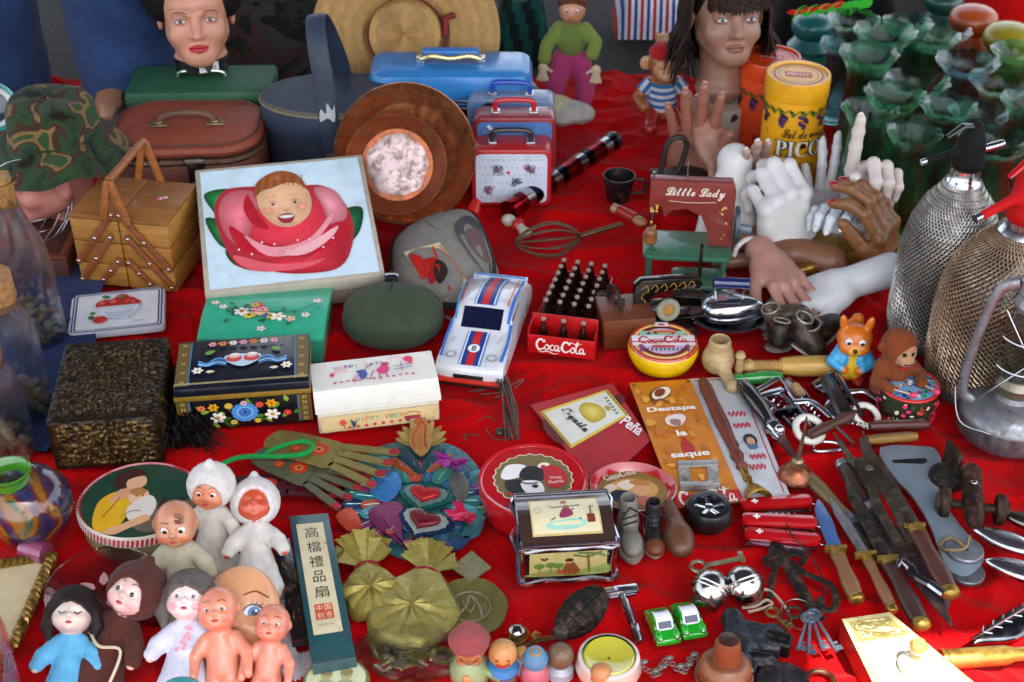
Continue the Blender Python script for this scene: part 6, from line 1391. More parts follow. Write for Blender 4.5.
# ================= printed metal signs lying on the cloth
def sign(label,corners,col,th=.0015,z=.001,name='metal_sign',edge=None,cat='sign'):
    o,f,P=QM(corners,z+th);t=thing(name,label,cat,(o.x,o.y,z));m=MB();m.prism(P,0,th,col,side=edge or '3a2a22');m.build('plate','paint',t);return t,f,th
t,f,th=sign('dark red metal sign with a tilted bottle and yellow label',[(598,490),(651,440),(612,383),(530,405)],'a8141c')
m=MB();m.blob([(.0,.52),(.0,.80),(.5,.86),(.8,.78),(1.0,.80),(1.0,.66),(.8,.60),(.5,.48)],'5c0c12',4);m.poly([(.06,.44),(.04,.90),(.90,.92),(.94,.46)],'d8c040');m.poly([(.10,.47),(.08,.87),(.86,.89),(.90,.49)],'dcdccf')
m.line([(.075,.45),(.055,.90)],.012,'38503a',smooth=False);m.line([(.92,.47),(.88,.91)],.012,'38503a',smooth=False);m.soft([(.48,.58),(.44,.76),(.56,.84),(.70,.74),(.68,.58)],'b8a028','e0d068');m.txt('𝓣𝓮𝓺𝓾𝓲𝓵𝓪',.32,.68,.34,'202818',h=.15,rot=-78,bold=.03);m.disc(.76,.66,.03,.04,'a8a030')
m.txt('Peña',.90,.30,.30,'f0e8e8',h=.16,rot=-68,bold=.02,shear=.2)
for k in range(6):m.rect(.80,.54+k*.05,.84,.56+k*.05,'5a6a50')
qwarp(m,f,th+.0002);m.build('printing','print',t)
t,f,th=sign('orange metal sign with white words Destapa la saque and red Coca-Cola strip',[(677,508),(744,502),(690,379),(629,383)],'c87818',z=.0035)
m=MB();q=random.Random(3)
for i in range(46):x,y=q.uniform(.05,.95),q.uniform(.05,.95);m.blob([(x+q.uniform(.02,.10)*math.cos(k),y+q.uniform(.01,.04)*math.sin(k)) for k in range(6)],q.choice(['d08a28','c06c10','dc9c3c','b86410']),2)
m.disc(.42,.88,.20,.055,'6a3820',10);m.disc(.44,.885,.17,.045,'e8dcc8',10);m.disc(.42,.89,.10,.032,'7a2820',10);m.line([(.26,.80),(.38,.83),(.5,.80)],.02,'7a4a20')
m.txt('Destapa',.5,.745,.78,'f4ece0',h=.050,bold=.03);m.blob([(.34,.62),(.36,.68),(.60,.70),(.66,.66),(.52,.60)],'e0d0c8');m.blob([(.40,.62),(.42,.66),(.56,.65),(.52,.60)],'9a7068');m.txt('la',.5,.545,.16,'f4ece0',h=.045,bold=.03)
m.blob([(.40,.40),(.42,.46),(.50,.48),(.58,.46),(.60,.40),(.50,.38)],'b01818');m.rect(.47,.46,.52,.51,'b01818');m.txt('saque',.5,.365,.6,'f4ece0',h=.045,bold=.03);m.disc(.06,.97,.02,.01,'40200c');m.disc(.94,.97,.02,.01,'40200c')
m.rect(0,.0,1,.085,'c01018');m2s=len(m.v);script_cola(m,.5,.05,.9,'f4ece4')
for i in range(m2s,len(m.v)):m.v[i].y=.045+(m.v[i].y-.045)*.5
qwarp(m,f,th+.0002);m.build('printing','print',t)
t,f,th=sign('white metal sign with red border, faded red script and round portraits',[(742,500),(790,495),(742,376),(688,379)],'c8ccd0',z=.002)
m=MB()
for x in (.90,):m.line([(x,.02),(x,.98)],.022,'b81828',smooth=False)
m.line([(.1,.98),(.9,.98)],.008,'b81828',smooth=False)
for x,y,s in ((.60,.66,1),(.58,.56,.8),(.56,.22,1),(.62,.30,.7)):
    for k in range(4):m.line([(x-.15*s+k*.08,y),(x-.11*s+k*.08,y+.025),(x-.09*s+k*.08,y-.01),(x-.05*s+k*.08,y+.02)],.018,'c82840')
for x,y in ((.28,.42),(.66,.44)):m.disc(x,y,.13,.052,'1c2430');m.disc(x,y-.01,.08,.034,'c89880');m.disc(x,y-.055,.10,.022,'4a6a90')
for x,y in ((.93,.16),(.95,.80)):m.disc(x,y,.03,.012,'c01828')
qwarp(m,f,th+.0002);m.build('printing','print',t)
# bottle opener
c,o_=OP([(681,488),(720,486),(718,458),(678,459)],.012);t=thing('bottle_opener','brushed steel folded bottle opener plate on the orange sign','bottle opener',(c.x,c.y,.006))
m=MB();F4=[o_[0],o_[1],o_[2],o_[3]];lerp=lambda u,v:tuple(np.array(F4[0])*(1-u)*(1-v)+np.array(F4[1])*u*(1-v)+np.array(F4[2])*u*v+np.array(F4[3])*(1-u)*v)
def strip(u0,v0,u1,v1,z0,z1):m.prism([lerp(u0,v0),lerp(u1,v0),lerp(u1,v1),lerp(u0,v1)],z0,z1,'b4b4b0',bev=.0005)
strip(0,0,1,.30,0,.002);strip(0,.80,1,1,0,.004);strip(0,.30,.28,.80,0,.002);strip(.72,.30,1,.80,0,.002);strip(0,.0,1,.06,.0,.010);m.build('opener_plate','metal',t)
# ================= round and oval cola tins
cb=G(537,540);rt=55*mpp(537,490,.04);h=.040
t=thing('round_cola_tin','round red tin with a lid picture of a white horse and black rider','tin',(cb.x-.004,cb.y+rt*.98,0),-4)
m=MB();m.lathe([(.0001,0),(rt*.97,0),(rt*.985,.002),(rt*.985,h*.72)],['a01018','8a0c14','a81218'],52);m.build('tin_body','gloss',t)
m=MB();m.lathe([(rt,h*.60),(rt*1.012,h*.62),(rt*1.012,h*.95),(rt*.99,h),(rt*.95,h*.99),(rt*.93,h*.96),(.0001,h*.96)],['d8c8a0','a81218','a81218','c01820','b81420','b01018'],56);lo=m.build('lid','gloss',t)
k=rt
m=MB();[m.poly([((k*(.73-q_)+.0012*math.cos(a*22))*math.cos(a),(k*(.71-q_)+.0012*math.cos(a*22))*math.sin(a)) for a in [2*PI*i/132 for i in range(132)]],c_) for q_,c_ in ((0,'d8ccb0'),(.022,'6e5e34'))]
m.blob([(-k*.60,k*.05),(-k*.50,k*.34),(-k*.20,k*.38),(-k*.12,k*.18),(-k*.30,k*.0),(-k*.52,-k*.06)],'e4e0dc');m.blob([(-k*.45,-k*.36),(-k*.5,-k*.1),(-k*.2,-k*.05),(.0,-k*.3),(-k*.2,-k*.48)],'1a1614');m.blob([(-k*.25,k*.02),(-k*.2,k*.28),(.0,k*.36),(k*.16,k*.26),(k*.2,k*.0),(k*.02,-k*.1)],'14100f');m.blob([(-k*.22,-k*.12),(-k*.05,-k*.05),(k*.15,-k*.10),(k*.22,-k*.38),(k*.0,-k*.48),(-k*.15,-k*.34)],'e0dcd8')
m.blob([(k*.06,k*.34),(k*.14,k*.46),(k*.28,k*.44),(k*.24,k*.28)],'e8dcd0');m.disc(k*.17,k*.34,k*.05,k*.06,'b82028');m.blob([(k*.18,k*.26),(k*.3,k*.4),(k*.52,k*.3),(k*.64,k*.0),(k*.5,-k*.22),(k*.26,-k*.16)],'b01820');m.txt('Drink',k*.42,k*.06,k*.22,'f0e0d8',rot=8);script_cola(m,k*.43,-.004,k*.30,'f0e0d8',8)
m.line([(-k*.5,-k*.44),(-k*.3,-k*.50),(-k*.1,-k*.54)],.003,'b02818');m.txt('1906',k*.3,-k*.40,k*.22,'b02818');m.disc(k*.05,-k*.22,k*.06,k*.05,'101010');m.line([(-k*.3,-k*.1),(-k*.1,-k*.16),(k*.1,-k*.12)],.002,'181010')
m.warp(lambda v:(v.x,v.y,v.z+h*.9605));m.build('lid_print','print',lo)
c=G(633,486,.012);a_=43*mpp(633,486);b_=.044;t=thing('oval_cola_tray','oval red rimmed tray showing a reclining lady in a hat','tray',(c.x,c.y,0),-8)
m=MB();m.lathe([(.0001,.002),(.80,.002),(.92,.007),(1.0,.012),(.98,.013),(.90,.0085),(.80,.0045),(.0001,.004)],['a81218']*3+['c8c8c8','b01018','b01018','b81820'],56,T(s=(a_,b_,1)),cap=False);m.build('tray_body','gloss',t)
m=MB();m.disc(0,0,a_*.84,b_*.84,'d8d0c4',n=44);m.disc(0,0,a_*.81,b_*.81,'8a6a30',n=44)
m.blob([(-.03,.004),(-.01,.020),(.016,.020),(.030,.008),(.02,-.012),(-.006,-.004)],'c89850');m.blob([(-.02,.008),(-.008,.018),(.002,.012),(-.006,.0)],'e4d4bc');m.blob([(.0,.0),(.008,.012),(.018,.010),(.020,.0),(.010,-.008)],'d89a70');m.blob([(-.006,.014),(.008,.022),(.020,.014),(.008,.010)],'b07838');m.blob([(-.024,-.004),(-.006,-.002),(.008,-.012),(-.002,-.026),(-.020,-.020)],'101828');m.blob([(.006,-.012),(.018,-.008),(.026,-.016),(.012,-.026)],'b86048');m.blob([(-.010,-.014),(.004,-.014),(.002,-.026),(-.010,-.026)],'3a6a9a');m.blob([(-.034,.0),(-.026,.008),(-.018,.002),(-.028,-.008)],'e0ccb8')
script_cola(m,-.018,.026,.044,'f4ece4',26);m.warp(lambda v:(v.x,v.y,v.z+.0046));m.build('picture','print',t)
# ================= mirrored jewellery box
m0,w,a_=frame2((520,586),(616,580));h=Hz(568,584,540);d=.085
t=thing('jewellery_box','chrome edged mirror box with a small picture on lid and front','jewellery box',m0,math.degrees(a_))
m=MB();m.box((0,d/2,h*.42),(w*.92,d*.9,h*.80),'1c1416',.002);bo=m.build('box_body','gloss',t)
for z,k in ((.0035,1.0),(h*.80,.99)):
    m=MB();P=[(x*k,y+d/2) for x,y in smooth_out([(-w/2,-d/2),(-w*.25,-d*.47),(0,-d*.5),(w*.25,-d*.47),(w/2,-d/2),(w*.48,0),(w/2,d/2),(0,d*.5),(-w/2,d/2),(-w*.48,0)],3)];m.tube([(a,b,z) for a,b in P],.0032,'c0c4cc',8,True);m.build('chrome_edge','chrome',t)
for sx in (-1,1):m=MB();m.tube([(sx*w*.475,d*.03,0),(sx*w*.46,d*.02,h*.4),(sx*w*.48,d*.02,h*.8)],.0030,'c8ccd4',8);m.build('chrome_corner','chrome',t)
m=MB();N=10;cvx=lambda u:h*.84+h*.16*math.sin(PI*u)
for i in range(N):m.add([(-w*.49,d*i/N,cvx(i/N)),(w*.49,d*i/N,cvx(i/N)),(w*.49,d*(i+1)/N,cvx((i+1)/N)),(-w*.49,d*(i+1)/N,cvx((i+1)/N))],[(0,1,2,3)],'3a2824')
m.add([(s_*w*.49,d*i/N,cvx(i/N)) for s_ in (-1,) for i in range(N+1)],[tuple(range(N+1))],'3a2824');m.add([(w*.49,d*i/N,cvx(i/N)) for i in range(N+1)],[tuple(range(N+1))[::-1]],'3a2824');lo=m.build('lid','gloss',t,ang=50)
m=MB();P=[(-w*.49,0),(w*.49,0),(w*.49,d),(-w*.49,d)]
m.tube([(x,y,cvx(y/d)+.001) for x,y in P[:1]+P[1:]],.0028,'b8bcc8',8,True);m.build('lid_edge','chrome',lo)
m=MB();
def strips(m,x0,y0,x1,y1,col,n=8):
    z=m._z();vs=[];fs=[]
    for i in range(n+1):y=y0+(y1-y0)*i/n;vs+=[(x0,y,z),(x1,y,z)]
    m.add(vs,[(2*i,2*i+1,2*i+3,2*i+2) for i in range(n)],col)
strips(m,-w*.36,d*.14,w*.36,d*.80,'c8ad70');strips(m,-w*.345,d*.17,w*.345,d*.77,'d8cfa8')
m.blob([(-w*.2,d*.24),(-w*.16,d*.34),(w*.14,d*.38),(w*.2,d*.28),(w*.05,d*.22)],'9ac8b8');m.line([(-w*.14,d*.38),(w*.10,d*.56)],.0016,'3c2c28');
for x in (-.15,.15):m.line([(x*w,d*.36),(x*w,d*.64)],.002,'281c1a',smooth=False)
m.line([(-w*.14,d*.60),(w*.14,d*.62)],.0016,'3c2c28');m.blob([(-w*.06,d*.40),(-w*.02,d*.56),(w*.04,d*.58),(w*.08,d*.44)],'8a3050');m.disc(w*.02,d*.60,.0035,.003,'9a4828');m.rect(w*.22,d*.30,w*.30,d*.44,'7a3020');m.line([(w*.26,d*.44),(w*.27,d*.6)],.0014,'48302c');m.ring(-w*.28,d*.55,.0036,.0042,'8a7a60');m.rect(-.003,d*.68,.003,d*.74,'b02828')
m.warp(lambda v:(v.x,v.y,cvx(v.y/d)+.0006+v.z));m.build('lid_picture','print',lo)
m=MB();m.rect(-w*.40,-h*.26,w*.40,h*.26,'b4a468');m.blob([(-w*.4,-h*.2),(-w*.1,-h*.1),(w*.2,-h*.14),(w*.4,-h*.05),(w*.4,-h*.26),(-w*.4,-h*.26)],'8a9a50')
for x,y in ((-.30,.0),(-.18,.02),(-.10,.0)):m.disc(x*w,y*h-.002,.006,.004,'5a7a34');m.line([(x*w,y*h-.004),(x*w,-h*.18)],.001,'5a4a28')
m.line([(w*.22,-h*.2),(w*.21,h*.0),(w*.20,h*.2)],.0026,'6a5838');m.line([(w*.05,h*.20),(w*.2,h*.14),(w*.34,h*.24)],.0022,'4a6038');m.line([(w*.1,h*.24),(w*.3,h*.2),(w*.38,h*.14)],.003,'5a7040')
m.blob([(-w*.06,-h*.22),(-w*.02,h*.02),(w*.05,h*.04),(w*.12,-h*.16),(w*.08,-h*.24)],'7a4420');m.disc(w*.01,h*.06,.0035,.003,'c08a68');m.disc(w*.01,h*.09,.0045,.0025,'3a2418');m.blob([(-w*.12,-h*.22),(-w*.1,-h*.12),(-w*.03,-h*.18)],'b04028')
for i in range(10):m.flower(-w*.36+i*w*.05,-h*.20,.0018,'a06830','d0b040',4)
for k in range(3):m.line([(w*.29+k*.004,-h*.2),(w*.29+k*.004,-h*.12)],.0008,'6a5838')
m.line([(-w*.28,h*.17),(-w*.25,h*.13),(-w*.21,h*.17)],.002,'202020');m.warp(lambda v:(v.x,d*.05-.0008-v.z,v.y+h*.40));m.build('front_picture','print',bo)
# ================= toy shoes, wooden last
def boot(label,px,py,c,rz,sz,lace=True,z=0):
    t=thing('toy_shoe',label,'toy shoe',sit(px,py,z),rz,s=sz)
    s=SD();s.ball((0,-.014,.010),(.011,.018,.009),c,.008);s.ball((0,.012,.012),(.0095,.014,.012),c,.008);s.cone((0,.012,.016),(0,.016,.036),.0095,.0088,c,.006);s.cone((0,.014,.03),(0,.017,.05),.006,.0065,None,.001,True);s.build('shoe_body','leather',t,56)
    m=MB();m.prism([(x,y) for x,y in smooth_out([(0,-.033),(.0115,-.02),(.0095,0),(.010,.02),(0,.027),(-.010,.02),(-.0095,0),(-.0115,-.02)],4)],-.001,.003,'8a8474' if lace else 'a05a30');m.build('sole','leather',t)
    if lace:
        m=MB();
        for k in range(4):m.tube([(-.007,-.002+k*.004,.021+k*.004),(.007,.001+k*.004,.023+k*.004)],.0008,'1a1a1c',5)
        m.tube(cr([(0,.006,.036),(.014,.0,.030),(.022,.002,.02)],4),.0008,'1a1a1c',5);m.tube(cr([(0,.006,.036),(-.010,-.006,.03),(-.008,-.012,.022)],4),.0008,'1a1a1c',5);m.build('laces','cloth',t)
boot('grey toy leather boot with black laces behind the mirror box',629,540,'77736a',4,1.18)
boot('black toy shoe with brown toe cap beside the grey boot',653,538,'1c1614',0,1.02)
m=MB();m.ell((0,-.024,.010),(.0115,.013,.0085),'6a3418');o=m.build('toe_cap','leather',bpy.data.objects['toy_shoe.001'])
t=thing('wooden_shoe_last','brown varnished wooden shoe last pointing upwards','shoe last',sit(677,545),6)
s=SD();s.ball((0,-.010,.014),(.016,.022,.014),'5c3620',.01);s.cone((0,.0,.016),(-.002,.045,.022),.014,.007,'5c3620',.012);s.build('last_body','wood',t,56)
# toy wheel
cb=G(710,536);t=thing('tyre_ornament','black rubber toy tyre with silver spoked hub','wheel',(cb.x,cb.y+.026,0),20);r=24*mpp(710,520)
m=MB();m.lathe([(r*.5,.001),(r*.9,0),(r,.006),(r,.018),(r*.88,.025),(r*.66,.026),(r*.62,.020)],'101012',40,wob=lambda a,i:(.0006*(int(a*20) % 2) if i in (2,3) else 0,0));m.build('tyre','plastic',t)
m=MB();m.lathe([(r*.64,.018),(r*.66,.024),(r*.60,.024),(r*.55,.017),(.0001,.015)],['c4c4c8','c4c4c8','505058','18181a'],32);m.build('rim','chrome',t)
m=MB()
for k in range(5):a=2*PI*k/5;m.tube([(0,0,.019),(r*.58*math.cos(a),r*.58*math.sin(a),.021)],.0024,'c8c8cc',6)
m.lathe([(.0045,.016),(.0045,.023),(.0001,.024)],'c8c8cc',14);m.build('hub','chrome',t)
# ================= long wooden spoon of the bell, bell
c=G(736,446,.01);A,B=G(702,378,.014),G(744,466,.012);t=thing('handle_bell','small brass hand bell with long turned red wooden handle','bell',(A.x,A.y,.012),math.degrees(math.atan2(B.y-A.y,B.x-A.x)),0,2)
L=(B-A).length;m=MB();m.lathe([(.0001,0),(.006,.003),(.0085,.02),(.008,L*.3),(.009,L*.5),(.006,L*.8),(.0085,L*.86),(.005,L*.92),(.0075,L*.97),(.004,L)],'6a2a14',20,T(ry=90));m.build('wooden_handle','wood',t)
m=MB();m.tube([(L,0,0),(L+.035,.001,-.001)],[.005,.0032],'a07830',12);m.lathe([(.0045,0),(.0055,.004),(.0045,.008)],'a07830',14,T(L+.012,0,0,0,90,0));m.build('shaft','brass',t)
m=MB();m.lathe([(.004,0),(.010,.004),(.014,.016),(.017,.026),(.0165,.0265),(.012,.016),(.003,.006)],'b0842c',30,T(L+.032,0,0,0,84,0));m.build('bell_cup','brass',t)
# ================= corkscrews
def spiral(m,p0,d,L,r,w,n,col):
    z=Vector(d).normalized();x=z.orthogonal().normalized();y=z.cross(x);N=n*10;m.tube([Vector(p0)+z*(L*i/N)+(x*math.cos(2*PI*i/10)+y*math.sin(2*PI*i/10))*r*(1-.6*max(0,i/N-.85)/.15) for i in range(N+1)],w,col,5)
def lever_corkscrew(label,px,py,rz,s=1.0,blk=True):
    t=thing('lever_corkscrew',label,'corkscrew',sit(px,py,.012),rz,0,0,'lever corkscrews',s)
    for q in (-1,1):m=MB();m.tube([(q*.013,-.030,0),(q*.011,.035,.002)],.0028,'c0c0c4',8);m.build('frame_rod','chrome',t)
    m=MB();m.box((0,.036,.002),(.036,.010,.008),'b8b8bc',.002);m.box((0,.002,.001),(.030,.014,.006),'303034',.002);m.build('cross_bar','chrome',t)
    m=MB();m.torus((0,0,0),.0155,.0042,'d4d0c4',T(0,-.036,.002,24,0,0),28,10);m.build('white_ring','plastic',t)
    m=MB();spiral(m,(0,.032,0),(0,-1,0),.055,.0042,.0012,6,'a8a8ac');m.build('screw','chrome',t)
    for q in (-1,1):
        m=MB();m.tube(cr([(q*.014,.010,.004),(q*.032,.0,.004),(q*.036,-.03,.002)],4),.0042,'a4a4a8',8,flat=.5);m.build('lever','chrome',t)
    m=MB();m.tube([(-.016,.046,.004),(.022,.052,.006)],.003,'c0c0c4',8);m.build('pull_bar','chrome',t)
    return t
lever_corkscrew('lever corkscrew with white plastic ring beside the black handled one',789,413,28,1.12)
lever_corkscrew('lever corkscrew with white ring below the rubber squirrel toy',846,402,32,1.0)
def stick(name,label,cat,a,b,z,prof,col,kind='wood',group=None,extra=None,z2=None):
    """turned stick lying between two pixels; prof: [(t, radius)]"""
    A,B=G(a[0],a[1],z),G(b[0],b[1],z if z2 is None else z2);d=B-A;L=d.length
    t=thing(name,label,cat,A,math.degrees(math.atan2(d.y,d.x)),0,-math.degrees(math.asin((B.z-A.z)/L)),group)
    if prof:m=MB();m.lathe([(r,u*L) for u,r in prof],col,20,T(ry=90));m.build('handle' if extra else 'shaft',kind,t)
    return t,L
t,L=stick('black_corkscrew','corkscrew with thick black wooden handle and chrome collar','corkscrew',(742,384),(786,445),.014,[(0,.0001),(.02,.010),(.2,.0125),(.45,.0115),(.6,.0095),(.7,.011),(.72,.008)],'0e0e10','gloss',None,True)
m=MB();m.lathe([(.009,L*.70),(.011,L*.73),(.008,L*.80),(.009,L*.84),(.006,L*.9)],'b8b8bc',18,T(ry=90));m.ell((L*.84,0,.008),.007,'d0d0d4');m.build('collar','chrome',t);m=MB();m.prism([(L*.85,-.006),(L*1.15,-.002),(L*1.18,.003),(L*.85,.008)],-.004,0,'5a3430');m.build('blade','metal',t)
t,L=stick('folding_corkscrew','dark red folding corkscrew with a cork still on its spiral','corkscrew',(786,380),(824,436),.010,None,None,'plastic',None,True)
m=MB();m.prism([(0,-.006),(L*.25,-.011),(L*.5,-.008),(L,-.005),(L,-.001),(L*.5,-.002),(L*.1,.006),(0,.005)],-.005,.005,'4a0c14',bev=.0012);m.prism([(0,.005),(L*.1,.006),(L*.25,.014),(L*.55,.012),(L*.55,.008),(L*.25,.010),(L*.12,.002)],-.004,.004,'4a0c14',bev=.001);m.build('handle','gloss',t)
m=MB();m.lathe([(.0065,0),(.007,.012),(.0065,.020)],'b08a5c',16,T(L*.17,.003,.004,0,88,0));m.build('cork','cork',t);m=MB();spiral(m,(L*.30,.004,.004),(1,.05,0),L*.42,.0034,.0011,6,'b8b8bc');m.build('screw','chrome',t);m=MB();m.tube([(L*.0,-.010,.006),(L*.9,-.012,.006)],.0018,'b4b4b8',6);m.build('arm','chrome',t)
t,L=stick('black_tool','short thick black cylinder handle below the squirrel toy','tool',(826,380),(846,418),.014,[(0,.010),(.04,.012),(.96,.012),(1,.010)],'0c0c0e','plastic',None,True)
m=MB();m.box((L*.1,.016,.006),(.030,.006,.005),'b8b8bc',.0015);m.tube([(L*.05,.012,.010),(L*1.1,.018,.008)],.003,'b0b0b4',8);m.build('chrome_arm','chrome',t)
t,L=stick('wooden_gimlet','old T shaped corkscrew with dark worn wooden bar','corkscrew',(808,436),(858,412),.016,[(0,.0001),(.03,.006),(.3,.0075),(.48,.0055),(.52,.0055),(.7,.008),(.97,.006),(1,.0001)],'4a2a18','wood',None,True)
m=MB();m.tube([(L*.5,0,0),(L*.52,-.035,-.008)],.002,'6a6660',6);m.build('steel_shank','iron',t)
m=MB();m.torus((0,0,0),.0,.0,'b0b0b0') if 0 else m.tube(cr([(-.016,-.004,0),(-.006,.008,0),(.014,.006,0),(.018,-.006,0),(-.010,-.010,0)],5,True),.0018,'b8b8bc',6,True);o=m.build('steel_carabiner','chrome');o.location=sit(826,446,.004);tag(o,'bent steel ring lying below the dark wooden corkscrew bar','ring')
for i,(a,b,c,r,lb) in enumerate((((868,426),(930,424),'4a1c14',.0075,'dark red wooden knife handle with a wire screw tip'),((866,440),(918,436),'8a6224',.0070,'tan wooden pocket knife closed below the dark red handle'))):
    t,L=stick('pocket_knife',lb,'knife',a,b,.012 if i==0 else .007,[(0,.0001),(.03,r*.8),(.3,r),(.5,r*.9),(.8,r),(.97,r*.8),(1,.0001)],c,'wood',None,True)
    m=MB();m.box((L*.5,0,r*.6),(L*.8,.0022,r*.8),'8a8478');m.build('folded_blade','metal',t)
    if i==0:m=MB();spiral(m,(-.002,0,0),(-1,.25,.1),.022,.003,.0010,4,'b0b0b4');m.build('screw','chrome',t)
# oil can
t=thing('oil_can','small copper oil can with a thin long spout','oil can',sit(795,478),20)
m=MB();m.lathe([(.0001,0),(.020,0),(.0215,.003),(.019,.011),(.010,.018),(.005,.021)],'9a5c40',30);m.build('can_body','brass',t);m=MB();m.lathe([(.0065,.019),(.0075,.022),(.0075,.028),(.005,.031)],'9a8468',18);m.build('collar','brass',t);m=MB();m.tube([(0,0,.030),(.006,.004,.065),(.009,.008,.085)],[.0032,.0018,.0012],'6a5040',8);m.build('spout','metal',t)
# ================= grey steel cleaver with slot, washers
OUT=[(880,447),(925,446),(936,450),(942,462),(938,480),(944,500),(958,522),(978,545),(984,560),(968,575),(950,570),(940,552),(930,525),(912,495),(893,475)]
c,o_=OP(OUT,.006);t=thing('steel_cleaver','flat bluish grey steel blade with a cut slot and broad tail','blade',(c.x,c.y,.002));out=smooth_out(o_,3)
m=MB();m.prism(out,0,.004,'75838f',bev=.0008);m.build('blade','paint',t)
sl=[tuple((G(x,y,.006)-c)[:2]) for x,y in ((892,460),(925,458),(928,461),(924,464),(893,463))];m=MB();m.poly(sl,'15181c');m.warp(lambda v:(v.x,v.y,v.z+.0042));m.build('slot','print',t)
t=thing('steel_washers','stack of grey steel washers tied with brown string','washers',sit(963,556),0)
t['label']='round grey steel weight disc with central hole, tied with string';t.name='steel_disc';t['category']='disc'
def washer(m,x,y,z,r,ri,h,col):m.lathe([(ri,z),(r*.96,z),(r,z+h*.3),(r,z+h*.8),(r*.94,z+h),(ri,z+h),(ri,z)],col,36,T(x,y,0),cap=False)
m=MB();washer(m,0,0,.006,.021,.004,.006,'8a949c');m.build('disc_body','metal',t);m=MB();m.tube(cr([(0,0,.014),(-.012,.016,.013),(-.026,.010,.006),(-.020,-.004,.013),(0,0,.012),(.01,.018,.013)],5),.0018,'8a7250',6);m.build('string','cloth',t)
t=thing('steel_disc','lower grey steel disc under the string tied one','disc',sit(966,574),0);m=MB();washer(m,0,0,.0,.020,.004,.005,'6a747c');m.build('disc_body','metal',t)
# ================= iron rollers
t=thing('iron_roller','heavy brown iron roller with wheels on both ends and a ribbed grip','roller',sit(972,498,.018),78)
m=MB();prof=[(.0001,-.05),(.010,-.05)]
for k in range(6):prof+=[(.0125,-.046+k*.006),(.0095,-.043+k*.006)]
prof+=[(.012,-.006),(.013,.02),(.0095,.045),(.006,.05),(.0001,.05)]
m.lathe(prof,'3a241a',24,T(-.002,0,.004,0,-90,0));m.build('grip','iron',t)
for q in (-1,1):m=MB();m.lathe([(.0001,0),(.017,0),(.0185,.003),(.0185,.008),(.015,.011),(.0001,.011)],'42342c',30,T(-.012,q*.026,-.002,q*-90,0,0));m.lathe([(.010,.010),(.011,.014),(.0001,.015)],'5a4c44',20,T(-.012,q*.026,-.002,q*-90,0,0));m.build('wheel','iron',t)
m=MB();m.tube([(-.012,-.027,-.002),(-.012,.027,-.002)],.0055,'4a3830',10);m.build('axle','iron',t)
m=MB();m.ell((.010,0,.016),(.004,.004,.002),'a8a8ac');m.build('screw_head','chrome',t)
t=thing('iron_clamp','flat dark iron wheel with an upright plate beside the grey steel blade','wheel',sit(948,480,.002),10);m=MB();m.lathe([(.0001,0),(.022,0),(.024,.004),(.022,.010),(.008,.014),(.0001,.014)],'3c3834',32);m.box((.010,.016,.018),(.008,.034,.034),'3a2a22',.002);m.build('wheel_body','iron',t)
# ================= knives
def knife(label,blade,handle,z,bcol='7a7a7c',hcol='4a2c1c',cap='a08038',guard='a08038',bk='metal',hw=.0085,group='knives',caplen=.010,guardw=.016,belly=.0):
    """blade: tip pixel; handle: (butt pixel, guard pixel)"""
    gd,bt,tp=G(*handle[1],z),G(*handle[0],z+.002),G(*blade,z-.004 if z>.006 else z);d=bt-gd;L=d.length
    t=thing('knife',label,'knife',gd,math.degrees(math.atan2(d.y,d.x)),group=group)
    m=MB();m.lathe([(hw*.75,0),(hw*.95,L*.12),(hw*.80,L*.35),(hw*1.05,L*.7),(hw*.9,L*.92),(hw*.8,L*.94)],hcol,18,T(0,0,0,0,90,0) @ T(s=(.72,1,1)));m.build('handle','wood',t)
    m=MB();m.lathe([(hw*.82,L*.93),(hw*.95,L*.95),(hw*.9,L*1.02),(hw*.6,L*1.05),(.0001,L*1.06)],cap,18,T(0,0,0,0,90,0) @ T(s=(.8,1,1)));m.build('pommel','brass',t)
    if guard:m=MB();m.box((-.002,0,0),(.005,guardw*1.6,.009),guard,.0015);m.lathe([(hw*.85,0),(hw*.9,.010)],guard,16,T(ry=90));m.build('guard','brass',t)
    q=tp-gd;an=-R(math.degrees(math.atan2(d.y,d.x)));bx,by=q.x*math.cos(an)-q.y*math.sin(an),q.x*math.sin(an)+q.y*math.cos(an);bl=math.hypot(bx,by);ba=math.atan2(by,bx)
    P=[(0,-hw*.7),(0,hw*.7),(bl*.3,hw*(.9+belly)),(bl*.7,hw*(1.0+belly*1.6)),(bl*.88,hw*.62),(bl,-hw*.1),(bl*.6,-hw*.8),(bl*.3,-hw*.75)]
    m=MB();m.prism(smooth_out(P,2),-.0009,.0009,bcol,T(rz=math.degrees(ba)),bev=.0004);m.build('blade',bk,t)
    return t
# blades run up-left from the handles; butts end lower right
knife('brown handled knife with a brass collar crossing above the others',(860,440),((951,592),(915,528)),.022,'4c463e','4a2416',hw=.0115)
knife('dark wooden handled knife with a round brass butt, lowest in the pile',(846,478),((922,624),(888,560)),.014,'3c3834','3a1e16',hw=.011)
knife('dagger with tan carved wooden handle and brass cross guard on a blue sheath',(818,502),((857,598),(836,550)),.010,'3a5a8a','7a5634',hw=.0095,bk='paint')
knife('slim knife with light wooden handle and thin steel edge',(830,500),((893,608),(866,556)),.012,'88888c','7a5434',guard='a88838',hw=.007)
knife('broad curved steel blade with a dark grip and silver studs',(952,630),((843,462),(872,512)),.008,'5c4c50','3c241c',cap='b4b4b8',guard='9aa0a8',hw=.0105,belly=1.0)
knife('antique dagger with greenish brass handle and grey cross guard',(912,600),((806,472),(852,522)),.006,'4a4a4c','6a5a38',cap='a88a40',guard='7c8490',hw=.009,belly=.4)
